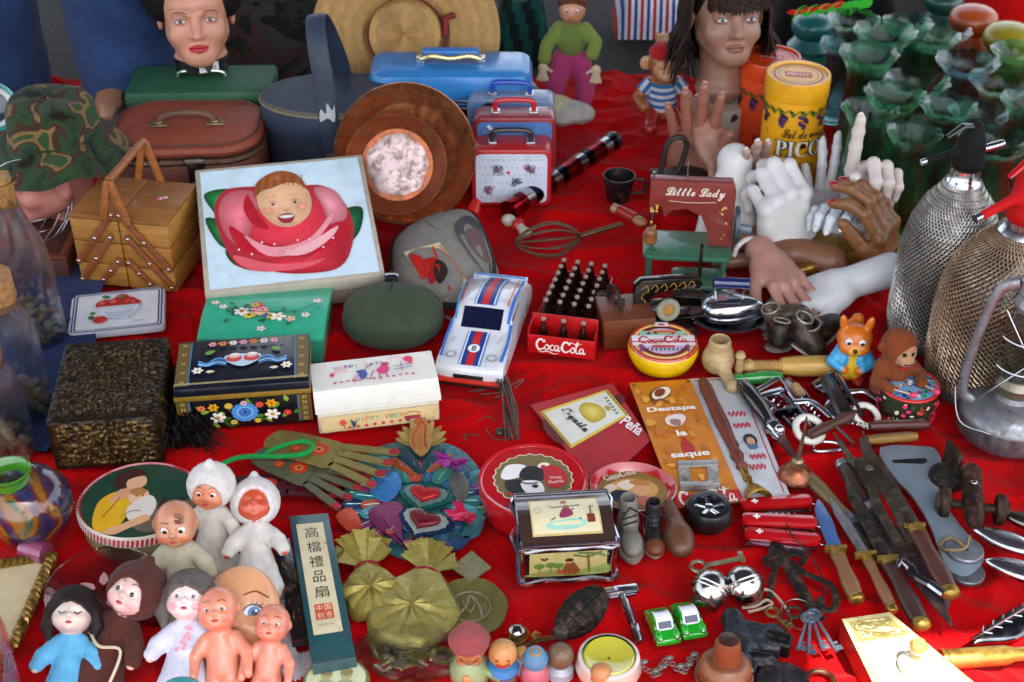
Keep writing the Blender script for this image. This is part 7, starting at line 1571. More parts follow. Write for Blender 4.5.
# pincers with forked jaws
A,B=G(852,440,.02),G(905,545,.018);d=B-A;t=thing('iron_pliers','old iron pliers with a mottled joint and forked jaws','pliers',A,math.degrees(math.atan2(d.y,d.x)));L=d.length
m=MB();m.prism(smooth_out([(L*.22,-.010),(L*.34,-.014),(L*.46,-.010),(L*.46,.010),(L*.34,.014),(L*.22,.010)],3),-.005,.006,'3c342c',bev=.002);m.ell((L*.33,0,.006),(.005,.005,.003),'6a645c');m.build('joint','iron',t)
for q in (-1,1):
    m=MB();m.tube(cr([(L*.30,q*.006,0),(L*.12,q*.014,0),(-L*.08,q*.018,.001)],4),[.006]*3+[.004]*4+[.0015]*2,'5c564c',8,flat=.6);m.build('jaw','iron',t)
    m=MB();m.tube(cr([(L*.44,q*.004,0),(L*.65,q*.009,0),(L*1.0,q*.006,0)],4),.0062,'4a4238',8,flat=.6);m.build('grip','iron',t)
# ornamental small folding knife on the pile
A,B=G(900,562,.024),G(944,594,.024);d=B-A;t=thing('folding_knife','small folding knife with black scales and silver bolsters on the knife pile','knife',A,math.degrees(math.atan2(d.y,d.x)));L=d.length
m=MB();m.tube(cr([(L*.2,.003,0),(L*.45,-.003,0),(L*.7,0,0)],4),.0048,'101418',8,flat=.8);m.build('handle','gloss',t)
for u0,u1 in ((-.05,.22),(.68,1.0)):m=MB();m.tube([(L*u0,.004 if u0<0 else 0,0),(L*u1,.002 if u0<0 else 0,0)],.0052,'b0b4ba',8,flat=.8);m.build('bolster','chrome',t)
m=MB();m.tube([(L*-.08,.012,.002),(L*.06,-.010,.002)],.0028,'a8acb4',6);m.build('guard','chrome',t)
# ================= red pocket knives
for i,(x,y,rz,z,lb) in enumerate(((776,504,6,.004,'red pocket knife, topmost of the three, with thin silver tools'),(779,522,-4,.010,'red pocket knife with a white cross emblem and a corkscrew'),(782,538,-8,.004,'red pocket knife lying lowest with an opened steel blade'))):
    t=thing('red_pocket_knife',lb,'pocket knife',sit(x,y,z),rz,group='red pocket knives')
    m=MB();m.prism(rrect(.086,.017,.0075,5),-.003,.007,'a80c14',bev=.003);m.build('handle_scale','gloss',t)
    for k in range(3):m=MB();m.box((.0,0,-.0045-k*.002),(.080,.015,.0012),'b8bcc4',.0004);m.build('folded_tool','chrome',t)
    m=MB();m.rect(-.030,-.0014,-.022,.0014,'e8e0dc');m.rect(-.0274,-.004,-.0246,.004,'e8e0dc');m.warp(lambda v:(v.x,v.y,.0072+v.z));m.build('emblem','print',t)
    if i==2:m=MB();m.prism([(-.04,-.006),(.02,-.012),(.034,-.020),(.0,-.020),(-.034,-.012)],-.002,-.001,'9ab0c4');m.build('open_blade','chrome',t)
    if i==1:m=MB();spiral(m,(-.01,.010,.002),(1,.0,0),.035,.0025,.0008,5,'c0c0c4');m.build('corkscrew','chrome',t)
    m=MB();m.torus((.046,.0,0),.005,.0006,'b8b8bc',None,16,5);m.build('key_ring','chrome',t)
# ================= silver spoons and leaf trays at the edge
for i,(a,b,wd,lb) in enumerate((((972,530),(1050,560),.030,'shiny silver serving spoon, upper one at the photo edge'),((984,562),(1062,586),.030,'shiny silver serving spoon, lower one reflecting orange light'),((1000,515),(1060,535),.024,'dark engraved silver spoon handle above the shiny spoons'))):
    A,B=G(*a,.012),G(*b,.012);d=B-A;L=d.length;t=thing('silver_spoon',lb,'spoon',A,math.degrees(math.atan2(d.y,d.x)),group='silver spoons')
    P=smooth_out([(0,0),(L*.2,wd*.35),(L*.5,wd*.5),(L*.85,wd*.3),(L,0),(L*.85,-wd*.3),(L*.5,-wd*.5),(L*.2,-wd*.35)],3);m=puff(P,.010,'c8ccd0' if i<2 else '8a8478',5);m.build('spoon_bowl','chrome',t);m=MB();m.tube([(L*.9,0,.003),(L*1.5,0,.006)],.004,'b8bcc4',8,flat=.5);m.build('handle','chrome',t)
OUT=[(972,640),(990,622),(1024,602),(1060,590),(1050,615),(1020,636),(990,640)]
c,o_=OP(OUT,.008);t=thing('silver_leaf_dish','engraved silver leaf shaped dish with raised veins','dish',(c.x,c.y,.001));out=smooth_out(o_,4);m=puff(out,.009,'6c7278',5);m.build('dish_body','chrome',t)
m=MB();A,B=Vector((*o_[0],.009)),Vector((*o_[3],.010));m.tube([A,(A+B)/2+Vector((0,0,.002)),B],.0018,'c0c4ca',6)
for k in range(1,9):p=A+(B-A)*k/9;n=Vector((-(B-A).y,(B-A).x,0)).normalized();[m.tube([p+Vector((0,0,.0015)),p+n*q_*.006+(B-A).normalized()*.008],.0008,'c0c4ca',5) for q_ in (-1,1)]
m.build('veins','chrome',t)
# brass cartridge
t,L=stick('brass_cartridge','old brass cartridge case with a stepped neck','cartridge',(941,660),(1045,652),.011,[(0,.0001),(.0,.0112),(.03,.0115),(.035,.0098),(.05,.0098),(.055,.0108),(.62,.0102),(.70,.0074),(.98,.0072),(1,.0068)],'a8843c','brass')
# ================= gold card box, glass perfume stopper, sunlit
m0,w,a_=frame2((870,690),(1000,680));c,f,P=QM([(885,706),(985,690),(890,611),(842,618)],.030)
t=thing('gold_card_box','gold foil box with worn red sides in bright sun','box',(c.x,c.y,.0));m=MB();m.prism(P,0,.028,'c8b068',side='a8241c');m.build('box_body','foil',t)
m=MB();m.rect(0,0,1,1,'d8c890');m.rect(.1,.72,.9,.96,'a89858');q=random.Random(5)
for k in range(14):m.line([(q.uniform(.15,.85),q.uniform(.74,.94)) for _ in range(4)],.02,q.choice(['d8cc9c','8a7c48']),3)
m.rect(.08,.1,.92,.68,'e0d8b8');qwarp(m,f,.0283);m.build('embossed_top','foil',t)
t=thing('perfume_stopper','small clear glass bottle with a round golden stopper on the gold box','bottle',sit(913,668,.029),0)
m=MB();m.lathe([(.0001,0),(.014,0),(.016,.006),(.012,.014),(.006,.017)],'e8e0c8',24);m.build('bottle_base','gloss',t);m=MB();m.lathe([(.006,.016),(.005,.022),(.0085,.028),(.009,.033),(.006,.038),(.0001,.040)],'b88c50',20);m.build('stopper','gloss',t)
# ================= iron escutcheon, keys, disc, ring
t=thing('iron_key_plate','black ornamental wrought iron plate with scrolled arms','iron ornament',sit(802,592,.002),0)
m=MB()
def pth(pts,w,col='2c2824',z=.0035):P=[G(a,b,z)-G(802,592,z) for a,b in pts];m.tube([p+Vector((0,0,z)) for p in cr(P,5)],w,col,6,flat=.45)
pth([(772,552),(786,565),(800,590),(812,610),(820,622)],.0075);pth([(764,562),(774,558),(784,558),(796,556),(804,560),(800,566)],.004);pth([(764,562),(768,568),(774,564)],.003);pth([(778,562),(772,580),(770,598),(762,606)],.0035);pth([(786,562),(806,576),(828,586),(836,600),(832,612),(822,610),(820,600)],.0045);pth([(774,545),(770,552),(776,556),(782,550),(774,545)],.003)
m.build('scroll_work','iron',t)
t=thing('bent_wire','thin curved black wire over the red cloth and iron plate','wire',sit(800,560,.004),0);m=MB();o0=G(800,560,.004);m.tube(cr([G(a,b,z)-o0 for a,b,z in ((784,514,.015),(790,532,.014),(805,550,.012),(820,572,.014),(824,592,.014),(816,612,.008))],6),.0010,'2a2624',6);m.build('wire_body','iron',t)
def key(label,a,b,col,z,group='old keys',kind='metal',sz=1.0):
    A,B=G(*a,z),G(*b,z*.5);d=B-A;L=d.length;t=thing('old_key',label,'key',A,math.degrees(math.atan2(d.y,d.x)),group=group)
    m=MB();m.torus((0,0,0),.0065*sz,.0018*sz,col,None,20,6);m.build('bow',kind,t);m=MB();m.tube([(.006*sz,0,0),(L,0,0)],.0018*sz,col,8);m.build('shank',kind,t);m=MB();m.box((L-.004,.004*sz,0),(.006,.008*sz,.002),col,.0004);m.box((L-.011,.003*sz,0),(.0025,.006*sz,.002),col,.0003);m.build('bit',kind,t)
rg=G(808,618,.01)
key('bluish steel key fanned on the ring, pointing furthest left',(808,618),(797,652),'6a7e8e',.008);key('bluish steel key second on the ring with a wide bit',(810,617),(808,657),'6a7e8e',.010);key('short steel key in the middle of the ring',(812,616),(822,652),'708290',.008);key('longest steel key on the ring, pointing right',(814,614),(836,654),'6c7c88',.009)
key('brown rusted key hanging left of the steel keys',(794,612),(780,648),'4a3c30',.006,None,'iron',1.2);key('brass key among the black metal pieces',(772,612),(788,632),'8a7440',.008,None,'brass')
m=MB();m.torus((0,0,0),.018,.0008,'b8b8b8',T(rx=14),30,5);o=m.build('key_ring','chrome');o.location=sit(798,614,.007);tag(o,'thin steel ring holding the bluish steel keys','key ring')
m=MB();m.torus((0,0,.003),.0145,.0032,'6a3a28',None,30,10);o=m.build('copper_ring','brass');o.location=sit(820,684);tag(o,'copper coloured ring below the steel keys','ring')
m=MB();m.tube(cr([G(a,b,.006)-G(760,600,0) for a,b in ((744,602),(752,592),(768,590),(780,600),(788,612))],5),.0016,'a89c88',6);m.tube(cr([G(a,b,.008)-G(760,600,0) for a,b in ((742,608),(756,606),(766,600),(772,604),(760,609),(748,612))],5),.0016,'a09480',6);o=m.build('white_string','cloth');o.location=G(760,600,0);tag(o,'short knotted off-white string tied to the metal balls','string')
# black metal toy machine parts
t=thing('toy_cannon','black and silver metal toy engine with two round caps','toy engine',sit(752,645),-20)
s=SD();K='2c3036'
s.box((0,0,.010),(.030,.016,.010),.003,K);s.cone((-.026,.018,.012),(-.012,-.014,.012),.012,.011,K,.004);s.cone((.018,.014,.012),(.016,-.010,.014),.010,.010,K,.004);s.cone((-.006,-.02,.010),(.0,-.052,.008),.012,.010,K,.006);s.box((.0,-.03,.010),(.012,.020,.006),.002,K);s.box((.026,-.002,.014),(.014,.010,.010),.003,'100c0c');s.build('engine_body','foil',t,70,noise_amp=.0006,noise_scale=300)
for x,y in ((-.012,-.014),(.016,-.010)):m=MB();m.lathe([(.0098,0),(.0098,.005),(.0001,.006)],'7c8894',18,T(x,y,.012,70,0,0));m.build('round_cap','chrome',t)
m=MB();m.lathe([(.010,0),(.0115,.002),(.0115,.008),(.0095,.010)],'8a8474',20,T(0,-.044,.012,80,0,0));m.build('silver_band','chrome',t);m=MB();m.tube(cr([(-.016,-.020,.016),(0,-.026,.018),(.02,-.020,.016)],4),.0016,'9aa0a8',6);m.build('pipe','chrome',t)
t=thing('knurled_disc','dark round knurled metal disc cut by the lower photo edge','disc',sit(782,690),0);m=MB();m.lathe([(.0001,0),(.026,0),(.027,.003),(.027,.012),(.024,.014),(.0001,.014)],'33353a',60,wob=lambda a,i:(.0006*math.cos(40*a),0));m.build('disc_body','iron',t)
t=thing('black_lamp_bracket','dark lump of painted metal beside the wooden peg doll','metal part',sit(742,662),40);s=SD();s.cone((-.012,.01,.008),(.014,-.02,.008),.010,.012,'121416',.004);s.ball((.004,.014,.010),(.010,.008,.010),'22262a',.004);s.build('part_body','foil',t,46,noise_amp=.001,noise_scale=280)
# ================= chrome padlock balls
for i,(x,y,lb) in enumerate(((710,590,'round chrome tea ball with a perforated dark end'),(744,586,'smooth round chrome ball beside the perforated one'))):
    t=thing('chrome_ball',lb,'ball',sit(x,y,.022),-30 if i==0 else 20,25,0,s=1.22)
    m=MB();m.ell((0,0,0),(.0175,.0185,.0175),'b4b0ac',None,30,18);m.build('ball_body','chrome',t)
    m=MB();
    for z in (-.002,.002):m.torus((0,0,0),.0178,.0008,'d0ccc8',T(0,z,0,90,0,0),36,6)
    m.build('seam_ring','chrome',t)
    if i==0:
        m=MB();m.lathe([(.0001,0),(.012,.0),(.013,-.003)],'3a1418',26,T(0,-.0155,0,90,0,0))
        for k in range(24):a=k*2.4;r_=.0021*math.sqrt(k);m.disc(r_*math.cos(a),r_*math.sin(a),.0006,.0006,'a09a94',n=6,M=T(0,-.0162,0,90,0,0))
        m.build('perforated_end','metal',t)
t=thing('brass_key_bar','greenish brass skeleton key lying on the chrome balls','key',sit(702,566,.030),8);m=MB();m.torus((-.004,0,0),.008,.0022,'8c8468',None,20,6);m.build('bow','brass',t);m=MB();m.tube([(.004,0,0),(.048,.004,.002)],.0028,'8c8468',8);m.build('shank','brass',t);m=MB();m.box((.045,.006,.002),(.006,.016,.003),'9c9478',.001);m.build('bit','brass',t)
# ================= razor
A,B=G(622,594,.008),G(640,644,.006);d=B-A;L=d.length;t=thing('safety_razor','chrome safety razor with a fluted handle','razor',A,math.degrees(math.atan2(d.y,d.x)))
m=MB();m.lathe([(.0035,0),(.0045,.004),(.0035,.008),(.0042,.012),(.0042,L*.62),(.0035,L*.64),(.005,L*.68),(.005,L*.95),(.0035,L*.99),(.0001,L)],'a8a8ac',16,T(ry=90),wob=lambda a,i:(.0004*math.cos(8*a),0));m.build('handle','chrome',t)
m=MB();m.box((-.004,0,.001),(.013,.038,.003),'b8b8bc',.0012);m.box((-.004,0,.004),(.010,.036,.002),'c8c8cc',.001);m.box((.001,0,-.001),(.006,.030,.002),'a0a0a4',.0006);m.build('head','chrome',t)
# ================= little green cars
prb=[(0,.2),(0,.42),(.06,.55),(.22,.62),(.30,.68),(.42,.96),(.58,1.0),(.72,.86),(.88,.6),(.98,.45),(1,.2)]
for i,(x,y,rz,lb) in enumerate(((662,630,12,'tiny green and white toy beetle shaped taxi, standing a little lower'),(688,624,12,'tiny green and white toy beetle shaped taxi, touching its twin'))):
    t,sf2=toycar('green_taxi',lb,sit(x,y,0),rz,.050,.026,.019,prb,'12a022','202838',None,(.2,.8),group='little green taxis')
    def on2(m):return m.warp(lambda v:(v.x,v.y,sf2(v.x,v.y/.050+.5)+.0003+v.z*2))
    m=MB();
    def gr(x0,y0,x1,y1,c,n=8):
        z=m._z();vs=[];fs=[]
        for k in range(n+1):yy=y0+(y1-y0)*k/n;vs+=[(x0,yy,z),(x0*.3+x1*.7,yy,z),(x1,yy,z)]
        for k in range(n):q=3*k;fs+=[(q,q+1,q+4,q+3),(q+1,q+2,q+5,q+4)]
        m.add(vs,fs,c)
    gr(-.0088,-.012,.0088,.014,'e4e6ea',12);gr(-.0070,-.0105,.0070,-.0050,'35405c',4);gr(-.0060,.0105,.0060,.0130,'35405c',3);on2(m);m.build('white_roof','print',t)
    for s_ in (-1,1):m=MB();m.ell((s_*.0095,-.016,.0095),(.0045,.0080,.0055),'12a022');m.build('front_fender','gloss',t);m=MB();m.ell((s_*.0088,-.0235,.011),(.0022,.0014,.0022),'d0d4d0');m.build('headlight','chrome',t)
    for s_ in (-1,1):m=MB();m.box((s_*.0102,.001,.0145),(.0008,.018,.0045),'283048');m.build('side_window','gloss',t)
# ================= grenade replica
t=thing('toy_grenade','dark bronze segmented grenade shaped lighter','grenade',sit(582,612,.020),52)
m=MB();prof=[];N=26
for i in range(N+1):
    u=i/N;r=.0215*math.sin(PI*(.10+.80*u))**.55;gro=.0014 if (i % 4==0) else 0;prof.append((r-gro,-.034+.068*u))
m.lathe([(.0001,-.034)]+prof+[(.0001,.034)],'2c2824',64,T(ry=90),wob=lambda a,i:(-.0012 if (int(round(a/(2*PI)*64)) % 6==0) else 0,0),cap=False);m.build('grenade_body','iron',t,ang=25)
m=MB();m.lathe([(.009,0),(.009,.008),(.005,.012),(.0001,.013)],'4a443e',18,T(-.034,0,0,0,-90,0));m.build('fuse_head','metal',t)
m=MB();m.tube(cr([(-.046,0,0),(-.060,.012,0),(-.078,.026,-.008)],4),.0028,'6a4a30',8);m.build('lever','brass',t)
m=MB();m.torus((0,0,0),.0095,.0012,'b8843c',T(-.062,.036,-.008,10,0,0) @ T(s=(1.3,.8,1)),26,6);m.box((-.052,.022,-.006),(.010,.008,.003),'b8843c',.001);m.build('pull_ring','brass',t)
# yellow bowl in a round tin
cb=G(608,684);t=thing('painted_round_box','round cream wooden pot holding a domed yellow green bowl','pot',(cb.x,cb.y+.006,0));
m=MB();m.lathe([(.0001,0),(.020,0),(.031,.010),(.034,.022),(.031,.034),(.0275,.036),(.026,.030),(.0001,.026)],['c89a78']*2+['d8a888','d0b8a8','c8c0b8','14120e','14120e'],40);m.build('pot_body','gloss',t)
m=MB();m.lathe([(.026,.030),(.027,.034),(.024,.037),(.014,.033),(.0001,.031)],'b0aa38',36);m.build('yellow_bowl','gloss',t);m=MB();m.ell((0,0,.0315),(.0015,.0015,.001),'5a4818');m.build('centre_hole','matte',t)
# ================= wooden peg dolls
def peg(label,px,py,zc,parts,hat=None,rx=0,rz=0,s=1.0,extra=None):
    t=thing('wooden_peg_doll',label,'peg doll',sit(px,py,zc),rz,rx,group='painted wooden figures',s=s)
    for nm,prof,col,kind in parts:m=MB();m.lathe(prof,col,22);m.build(nm,kind,t)
    if extra:extra(t)
    return t
HD=lambda z,r:[(.0001,z),(r*.6,z+r*.15),(r,z+r*.9),(r*.9,z+r*1.5),(r*.5,z+r*1.95),(.0001,z+r*2.05)]
def face1(t):
    m=MB()
    for q in (-1,1):m.tube(cr([(q*.002,-.0115,.036),(q*.008,-.011,.040),(q*.008,-.011,.032),(q*.003,-.0115,.030)],4),.0018,'a06838',6)
    m.build('carved_beard','wood',t)
    m=MB();m.tube([(.010,-.004,.016),(.026,-.012,.014)],.0042,'7a9058',10);m.ell((-.002,-.0145,.016),(.004,.003,.004),'c88448');m.build('arm','paint',t)
peg('wooden figure with dusky red hat and pale green coat',470,679,0,[('coat',[(.012,0),(.0165,.006),(.0165,.016),(.009,.026)],'8a9c6c','paint'),('head',HD(.024,.0135),'a06c40','wood'),('hat',[(.0165,.044),(.0170,.047),(.0125,.050),(.010,.057),(.0001,.059)],'8a4444','cloth')],extra=face1,s=1.25)
def face2(t):
    m=MB();m.line([(-.006,-.001),(0,-.004),(.006,.0)],.002,'a82028');m.disc(-.005,.004,.0015,.001,'402010',n=8);m.disc(.005,.004,.0015,.001,'402010',n=8);m.warp(lambda v:(v.x,-.0132-v.z,v.y+.036));m.build('painted_face','print',t)
peg('wooden figure with laughing face and bright blue collar',503,681,0,[('robe',[(.010,0),(.0125,.006),(.0125,.016)],'7a6450','wood'),('collar',[(.0130,.014),(.0145,.018),(.0120,.024),(.006,.026)],'2e78b0','paint'),('head',HD(.022,.0130),'c08850','wood')],extra=face2,s=1.15)
peg('tiny green capped brass figure standing above the blue collared figure',517,644,0,[('body',[(.007,0),(.0085,.004),(.0085,.018),(.007,.020)],'7c7848','brass'),('cap',[(.008,.019),(.0085,.022),(.004,.026),(.0001,.027)],'a09890','chrome')])
peg('faceless wooden figure in a pink robe with light blue hood',535,681,0,[('robe',[(.012,0),(.014,.008),(.0125,.020),(.007,.026)],'b86470','paint'),('head',HD(.024,.0105),'8a7048','wood'),('hood',[(.0112,.030),(.0120,.036),(.008,.043),(.0001,.046)],'4e86a8','paint')],rx=6,s=1.1)
peg('egg headed wooden figure with pale grey round body',560,679,0,[('body',[(.006,0),(.0125,.006),(.0125,.014),(.006,.020)],'9aa0aa','paint'),('head',HD(.016,.0125),'6a5038','wood')],rx=-4,s=1.1,rz=0)
peg('small white robed wooden figure squeezed behind the blue collared one',522,671,0,[('robe',[(.008,0),(.010,.006),(.008,.022)],'c0bcc0','paint'),('head',HD(.020,.007),'b88848','wood')])
peg('orange wooden figure head at the lower photo edge',600,695,0,[('robe',[(.010,0),(.014,.006),(.010,.018)],'a86428','wood'),('head',HD(.016,.011),'b87a48','wood')],s=1.1)
# wooden peg with round head
t=thing('wooden_stopper','large turned brown wooden stopper with a cylinder knob','stopper',sit(723,684),0,s=1.12)
m=MB();m.lathe([(.0001,0),(.026,0),(.027,.004),(.0265,.012),(.0245,.013),(.0245,.016),(.0235,.024),(.018,.032),(.013,.034)],['6a3418']*4+['2a140c','7a4424','84502c'],34);m.build('base','wood',t);m=MB();m.lathe([(.012,.030),(.0125,.034),(.0115,.052),(.009,.058),(.0001,.060)],['3a1c10','7a4020','7a4020'],28);m.build('knob','wood',t)
t=thing('silver_trinkets','tangled small silver charm bracelet beside the wooden stopper','bracelet',sit(676,668,.004),10)
m=MB();q=random.Random(9)
for k in range(26):x=-.045+k*.0032;y=.008*math.sin(k*.7);m.torus((x,y,.002+.002*(k % 2)),.0028,.0008,'8a8880',T(0,0,0),10,5)
for k in range(9):x=-.04+k*.009;m.ell((x,.008*math.sin(k*2)+.004,.003),(.005,.003,.002),'8a8880',None,8,6)
m.build('chain','metal',t,ang=80)
# ================= corked bottles, baskets
def corked(label,px,pyb,ptop,wpx,prof,cork,cork_r,name='glass_bottle',gm=glass_mat('bottle_glass','f2f6f4',.0,1.4,.5),neck=None):
    b=G(px,pyb);H=Hz(px,pyb,ptop);r=wpx*mpp(px,(pyb+ptop)/2,H/2)/2;t=thing(name,label,'bottle',(b.x,b.y+r*.6,0),group='corked glass bottles')
    O=[(a*r,z*H) for a,z in prof];I=[(max(.0001,a-.0028),z-.001 if z>O[-1][1]*.9 else z+.004) for a,z in O[::-1]]
    m=MB();m.lathe([(.0001,0)]+O+I,'ffffff',36,cap=False,wob=lambda a,i:(.0006*math.sin(5*a+i),0));m.build('bottle_body',gm or GC,t,ang=70)
    z=O[-1][1];cr_=cork_r*r;m=MB();m.lathe([(cr_*.9,z-.012),(cr_,z-.002),(cr_*1.05,z+.001),(cr_,H),(.0001,H)],cork,24);m.build('cork','cork',t)
    if neck:m=MB();m.lathe([(O[-1][0]+.0006,z*neck),(O[-1][0]+.001,z-.001)],'9a7038',24,cap=False);m.build('neck_seal','cork',t)
    m=MB();q=random.Random(px);rr=[(math.cos(a),math.sin(a)) for a in [2*PI*k/12 for k in range(12)]]
    for k in range(60):a,z=q.uniform(0,6.28),q.uniform(.02,.4)*H;R_=O[min(2,len(O)-1)][0]*.75*q.random()**.5;m.ell((R_*math.cos(a),R_*math.sin(a),z*.6),(.006,.006,.004),q.choice(['c8b898','a08a64','e0d6bc','7a6a4c']),None,6,4)
    m.build('contents','cork',t);return t
corked('tall clear bottle with narrow cork and wrapped neck beside the sewing box',34,352,184,62,[(.9,0),(1,.03),(1,.45),(.85,.60),(.5,.75),(.34,.86),(.33,.965)],'a8824e',.30,neck=.86)
corked('short glass jar with a broad round cork, standing before the tall bottle',18,424,286,66,[(.9,0),(1,.04),(1.0,.5),(.85,.68),(.6,.78),(.62,.84)],'a87848',.62,'glass_jar')
corked('lowest glass jar with dark broad cork at the left photo edge',2,466,350,62,[(.9,0),(1,.04),(1.0,.5),(.85,.68),(.62,.78),(.64,.84)],'8a5c38',.62,'glass_jar')
corked('large glass jar filled with pale dry bits at the lower left corner',-14,740,585,78,[(.9,0),(1,.04),(1.0,.55),(.85,.72),(.55,.85),(.5,.93)],'a87848',.45,'glass_jar')
A,B=G(0,282),G(74,282);t=thing('wooden_drawer_box','reddish brown wooden box with framed panel under the wire basket','box',((A.x+B.x)/2-.03,A.y,0),0)
w=.16;h=.035;m=MB();m.box((0,.07,h/2),(w,.14,h),'4a2416',.003);m.build('box_body','wood',t)
for x0,x1,y0,y1 in ((-w/2,w/2,.0,.012),(-w/2,w/2,.128,.14),(-w/2,-w/2+.012,.012,.128),(w/2-.012,w/2,.012,.128)):m=MB();m.box(((x0+x1)/2,(y0+y1)/2,h+.004),(x1-x0,y1-y0,.008),'6a3018',.002);m.build('frame_rail','wood',t)
t=thing('wire_basket','round wire egg basket with thin bent handles','basket',sit(40,248,.0)[:2]+(.035,),10)
m=MB();rr_,hb=.062,.045
for z,k in ((0,.7),(hb,1.0),(hb*.5,.9)):m.torus((0,0,z),rr_*k,.0011,'b0b0b4',None,36,5)
for k in range(16):a=2*PI*k/16;b=a+.5;m.tube([(rr_*.7*math.cos(a),rr_*.7*math.sin(a),0),(rr_*.92*math.cos((a+b)/2),rr_*.92*math.sin((a+b)/2),hb*.5),(rr_*math.cos(b),rr_*math.sin(b),hb)],.0008,'a8a8ac',5);b=a-.5;m.tube([(rr_*.7*math.cos(a),rr_*.7*math.sin(a),0),(rr_*math.cos(b),rr_*math.sin(b),hb)],.0008,'a8a8ac',5)
m.tube(cr([(-rr_,0,hb),(-rr_*.7,0,hb+.05),(0,0,hb+.07),(rr_*.7,0,hb+.05),(rr_,0,hb)],6),.0011,'a8a8ac',6);m.build('wires','chrome',t,ang=80)
# glazed vase
GLZ=multi_mat('drip_glaze',['0c1c3c','3a1230','1a2a50','5a1c1c','8a5a14','1c4a34'],16,'gloss',4,1.5,False)
cb=G(34,540);r=44*mpp(34,500,.05);t=thing('glazed_vase','round glazed vase in dark blue, purple and yellow drips with green neck','vase',(cb.x,cb.y+.01,0));h=.098
m=MB();m.lathe([(.0001,0),(r*.5,0),(r*.82,h*.16),(r,h*.42),(r*.95,h*.62),(r*.7,h*.80),(r*.42,h*.86)],'ffffff',44);m.build('vase_body',GLZ,t)
m=MB();m.lathe([(r*.44,h*.84),(r*.42,h*.92),(r*.52,h*1.0),(r*.46,h*1.01),(r*.34,h*.93),(r*.33,h*.6)],'3c7a1c',36,T(-.012,-.004,0));m.build('neck','gloss',t)
m=MB();m.lathe([(.012,0),(.013,.004),(.013,.03),(.0001,.031)],'8a3a60',20,T(0,0,.013,90,0,70));o=m.build('pink_glass_stub','gloss');o.location=sit(26,556);tag(o,'small pinkish glass tube lying under the glazed vase','glass tube')
# mother and child oval tin
cb=G(140,500,.035);a_,b_=61*mpp(140,500,.035),.066;t=thing('oval_picture_tin','oval tin with a painting of a mother in yellow holding a baby','tin',(cb.x,cb.y,0),-3)
E_=T(s=(a_,b_,1));m=MB();m.lathe([(.0001,0),(.95,0),(.97,.003),(.97,.030)],'8a8458',56,E_);m.build('tin_body','print',t)
m=MB();m.lathe([(1.0,.022),(1.01,.024),(1.01,.034),(.98,.037),(.96,.035),(.0001,.035)],['c8b890','b83038','c8c0b0','a82830','a82830'],60,E_);lo=m.build('lid','gloss',t)
m=MB()
for k in range(84):a=2*PI*k/84;m.tube([(a_*1.012*math.cos(a),b_*1.012*math.sin(a),.024),(a_*1.012*math.cos(a+.03),b_*1.012*math.sin(a+.03),.034)],.0011,'e0d8d0',4)
m.build('rope_border','paint',lo)
m=MB();m.disc(0,0,a_*.95,b_*.95,'123c28',n=50);m.blob([(a_*.1,-b_*.15),(a_*.5,-b_*.02),(a_*.93,-b_*.0),(a_*.7,-b_*.62),(a_*.3,-b_*.8),(a_*.0,-b_*.6)],'6a5a48');m.blob([(-a_*.62,-b_*.62),(-a_*.66,-b_*.1),(-a_*.45,b_*.18),(-a_*.2,b_*.1),(-a_*.1,-b_*.3),(-a_*.22,-b_*.8),(-a_*.45,-b_*.86)],'d8a818');m.blob([(-a_*.5,-b_*.1),(-a_*.42,b_*.2),(-a_*.3,b_*.3),(-a_*.16,b_*.14),(-a_*.28,-b_*.0)],'d09a70');m.blob([(-a_*.54,b_*.38),(-a_*.5,b_*.7),(-a_*.2,b_*.8),(-a_*.04,b_*.62),(-a_*.14,b_*.46),(-a_*.36,b_*.26)],'3c1c10');m.blob([(-a_*.32,b_*.5),(-a_*.08,b_*.62),(-a_*.0,b_*.42),(-a_*.12,b_*.26),(-a_*.28,b_*.28)],'d8a880');m.disc(-a_*.04,b_*.08,a_*.17,b_*.20,'e4b890');m.disc(-a_*.08,b_*.2,a_*.14,b_*.1,'b07840');m.blob([(-a_*.1,-b_*.1),(a_*.14,b_*.12),(a_*.3,-b_*.1),(a_*.26,-b_*.45),(a_*.0,-b_*.55),(-a_*.14,-b_*.35)],'d8d0c4');m.blob([(-a_*.4,-b_*.84),(-a_*.1,-b_*.6),(a_*.18,-b_*.38),(a_*.28,-b_*.5),(a_*.0,-b_*.74),(-a_*.2,-b_*.9)],'d8a478');m.blob([(a_*.34,-b_*.1),(a_*.4,b_*.12),(a_*.46,-b_*.06),(a_*.62,-b_*.06),(a_*.68,b_*.16),(a_*.74,-b_*.16),(a_*.6,-b_*.4),(a_*.4,-b_*.36)],'281c18')
for x,y in ((-.07,.08),(.02,.1)):m.disc(a_*x,b_*y,.0013,.0012,'2a1810',n=8)
m.line([(-a_*.2,-b_*.45),(-a_*.05,-b_*.3),(a_*.1,-b_*.3)],.0016,'b08060');m.line([(-a_*.5,-b_*.5),(-a_*.4,-b_*.2),(-a_*.34,b_*.05)],.0016,'a87c10');m.warp(lambda v:(v.x,v.y,v.z+.0353));m.build('painting','print',lo)
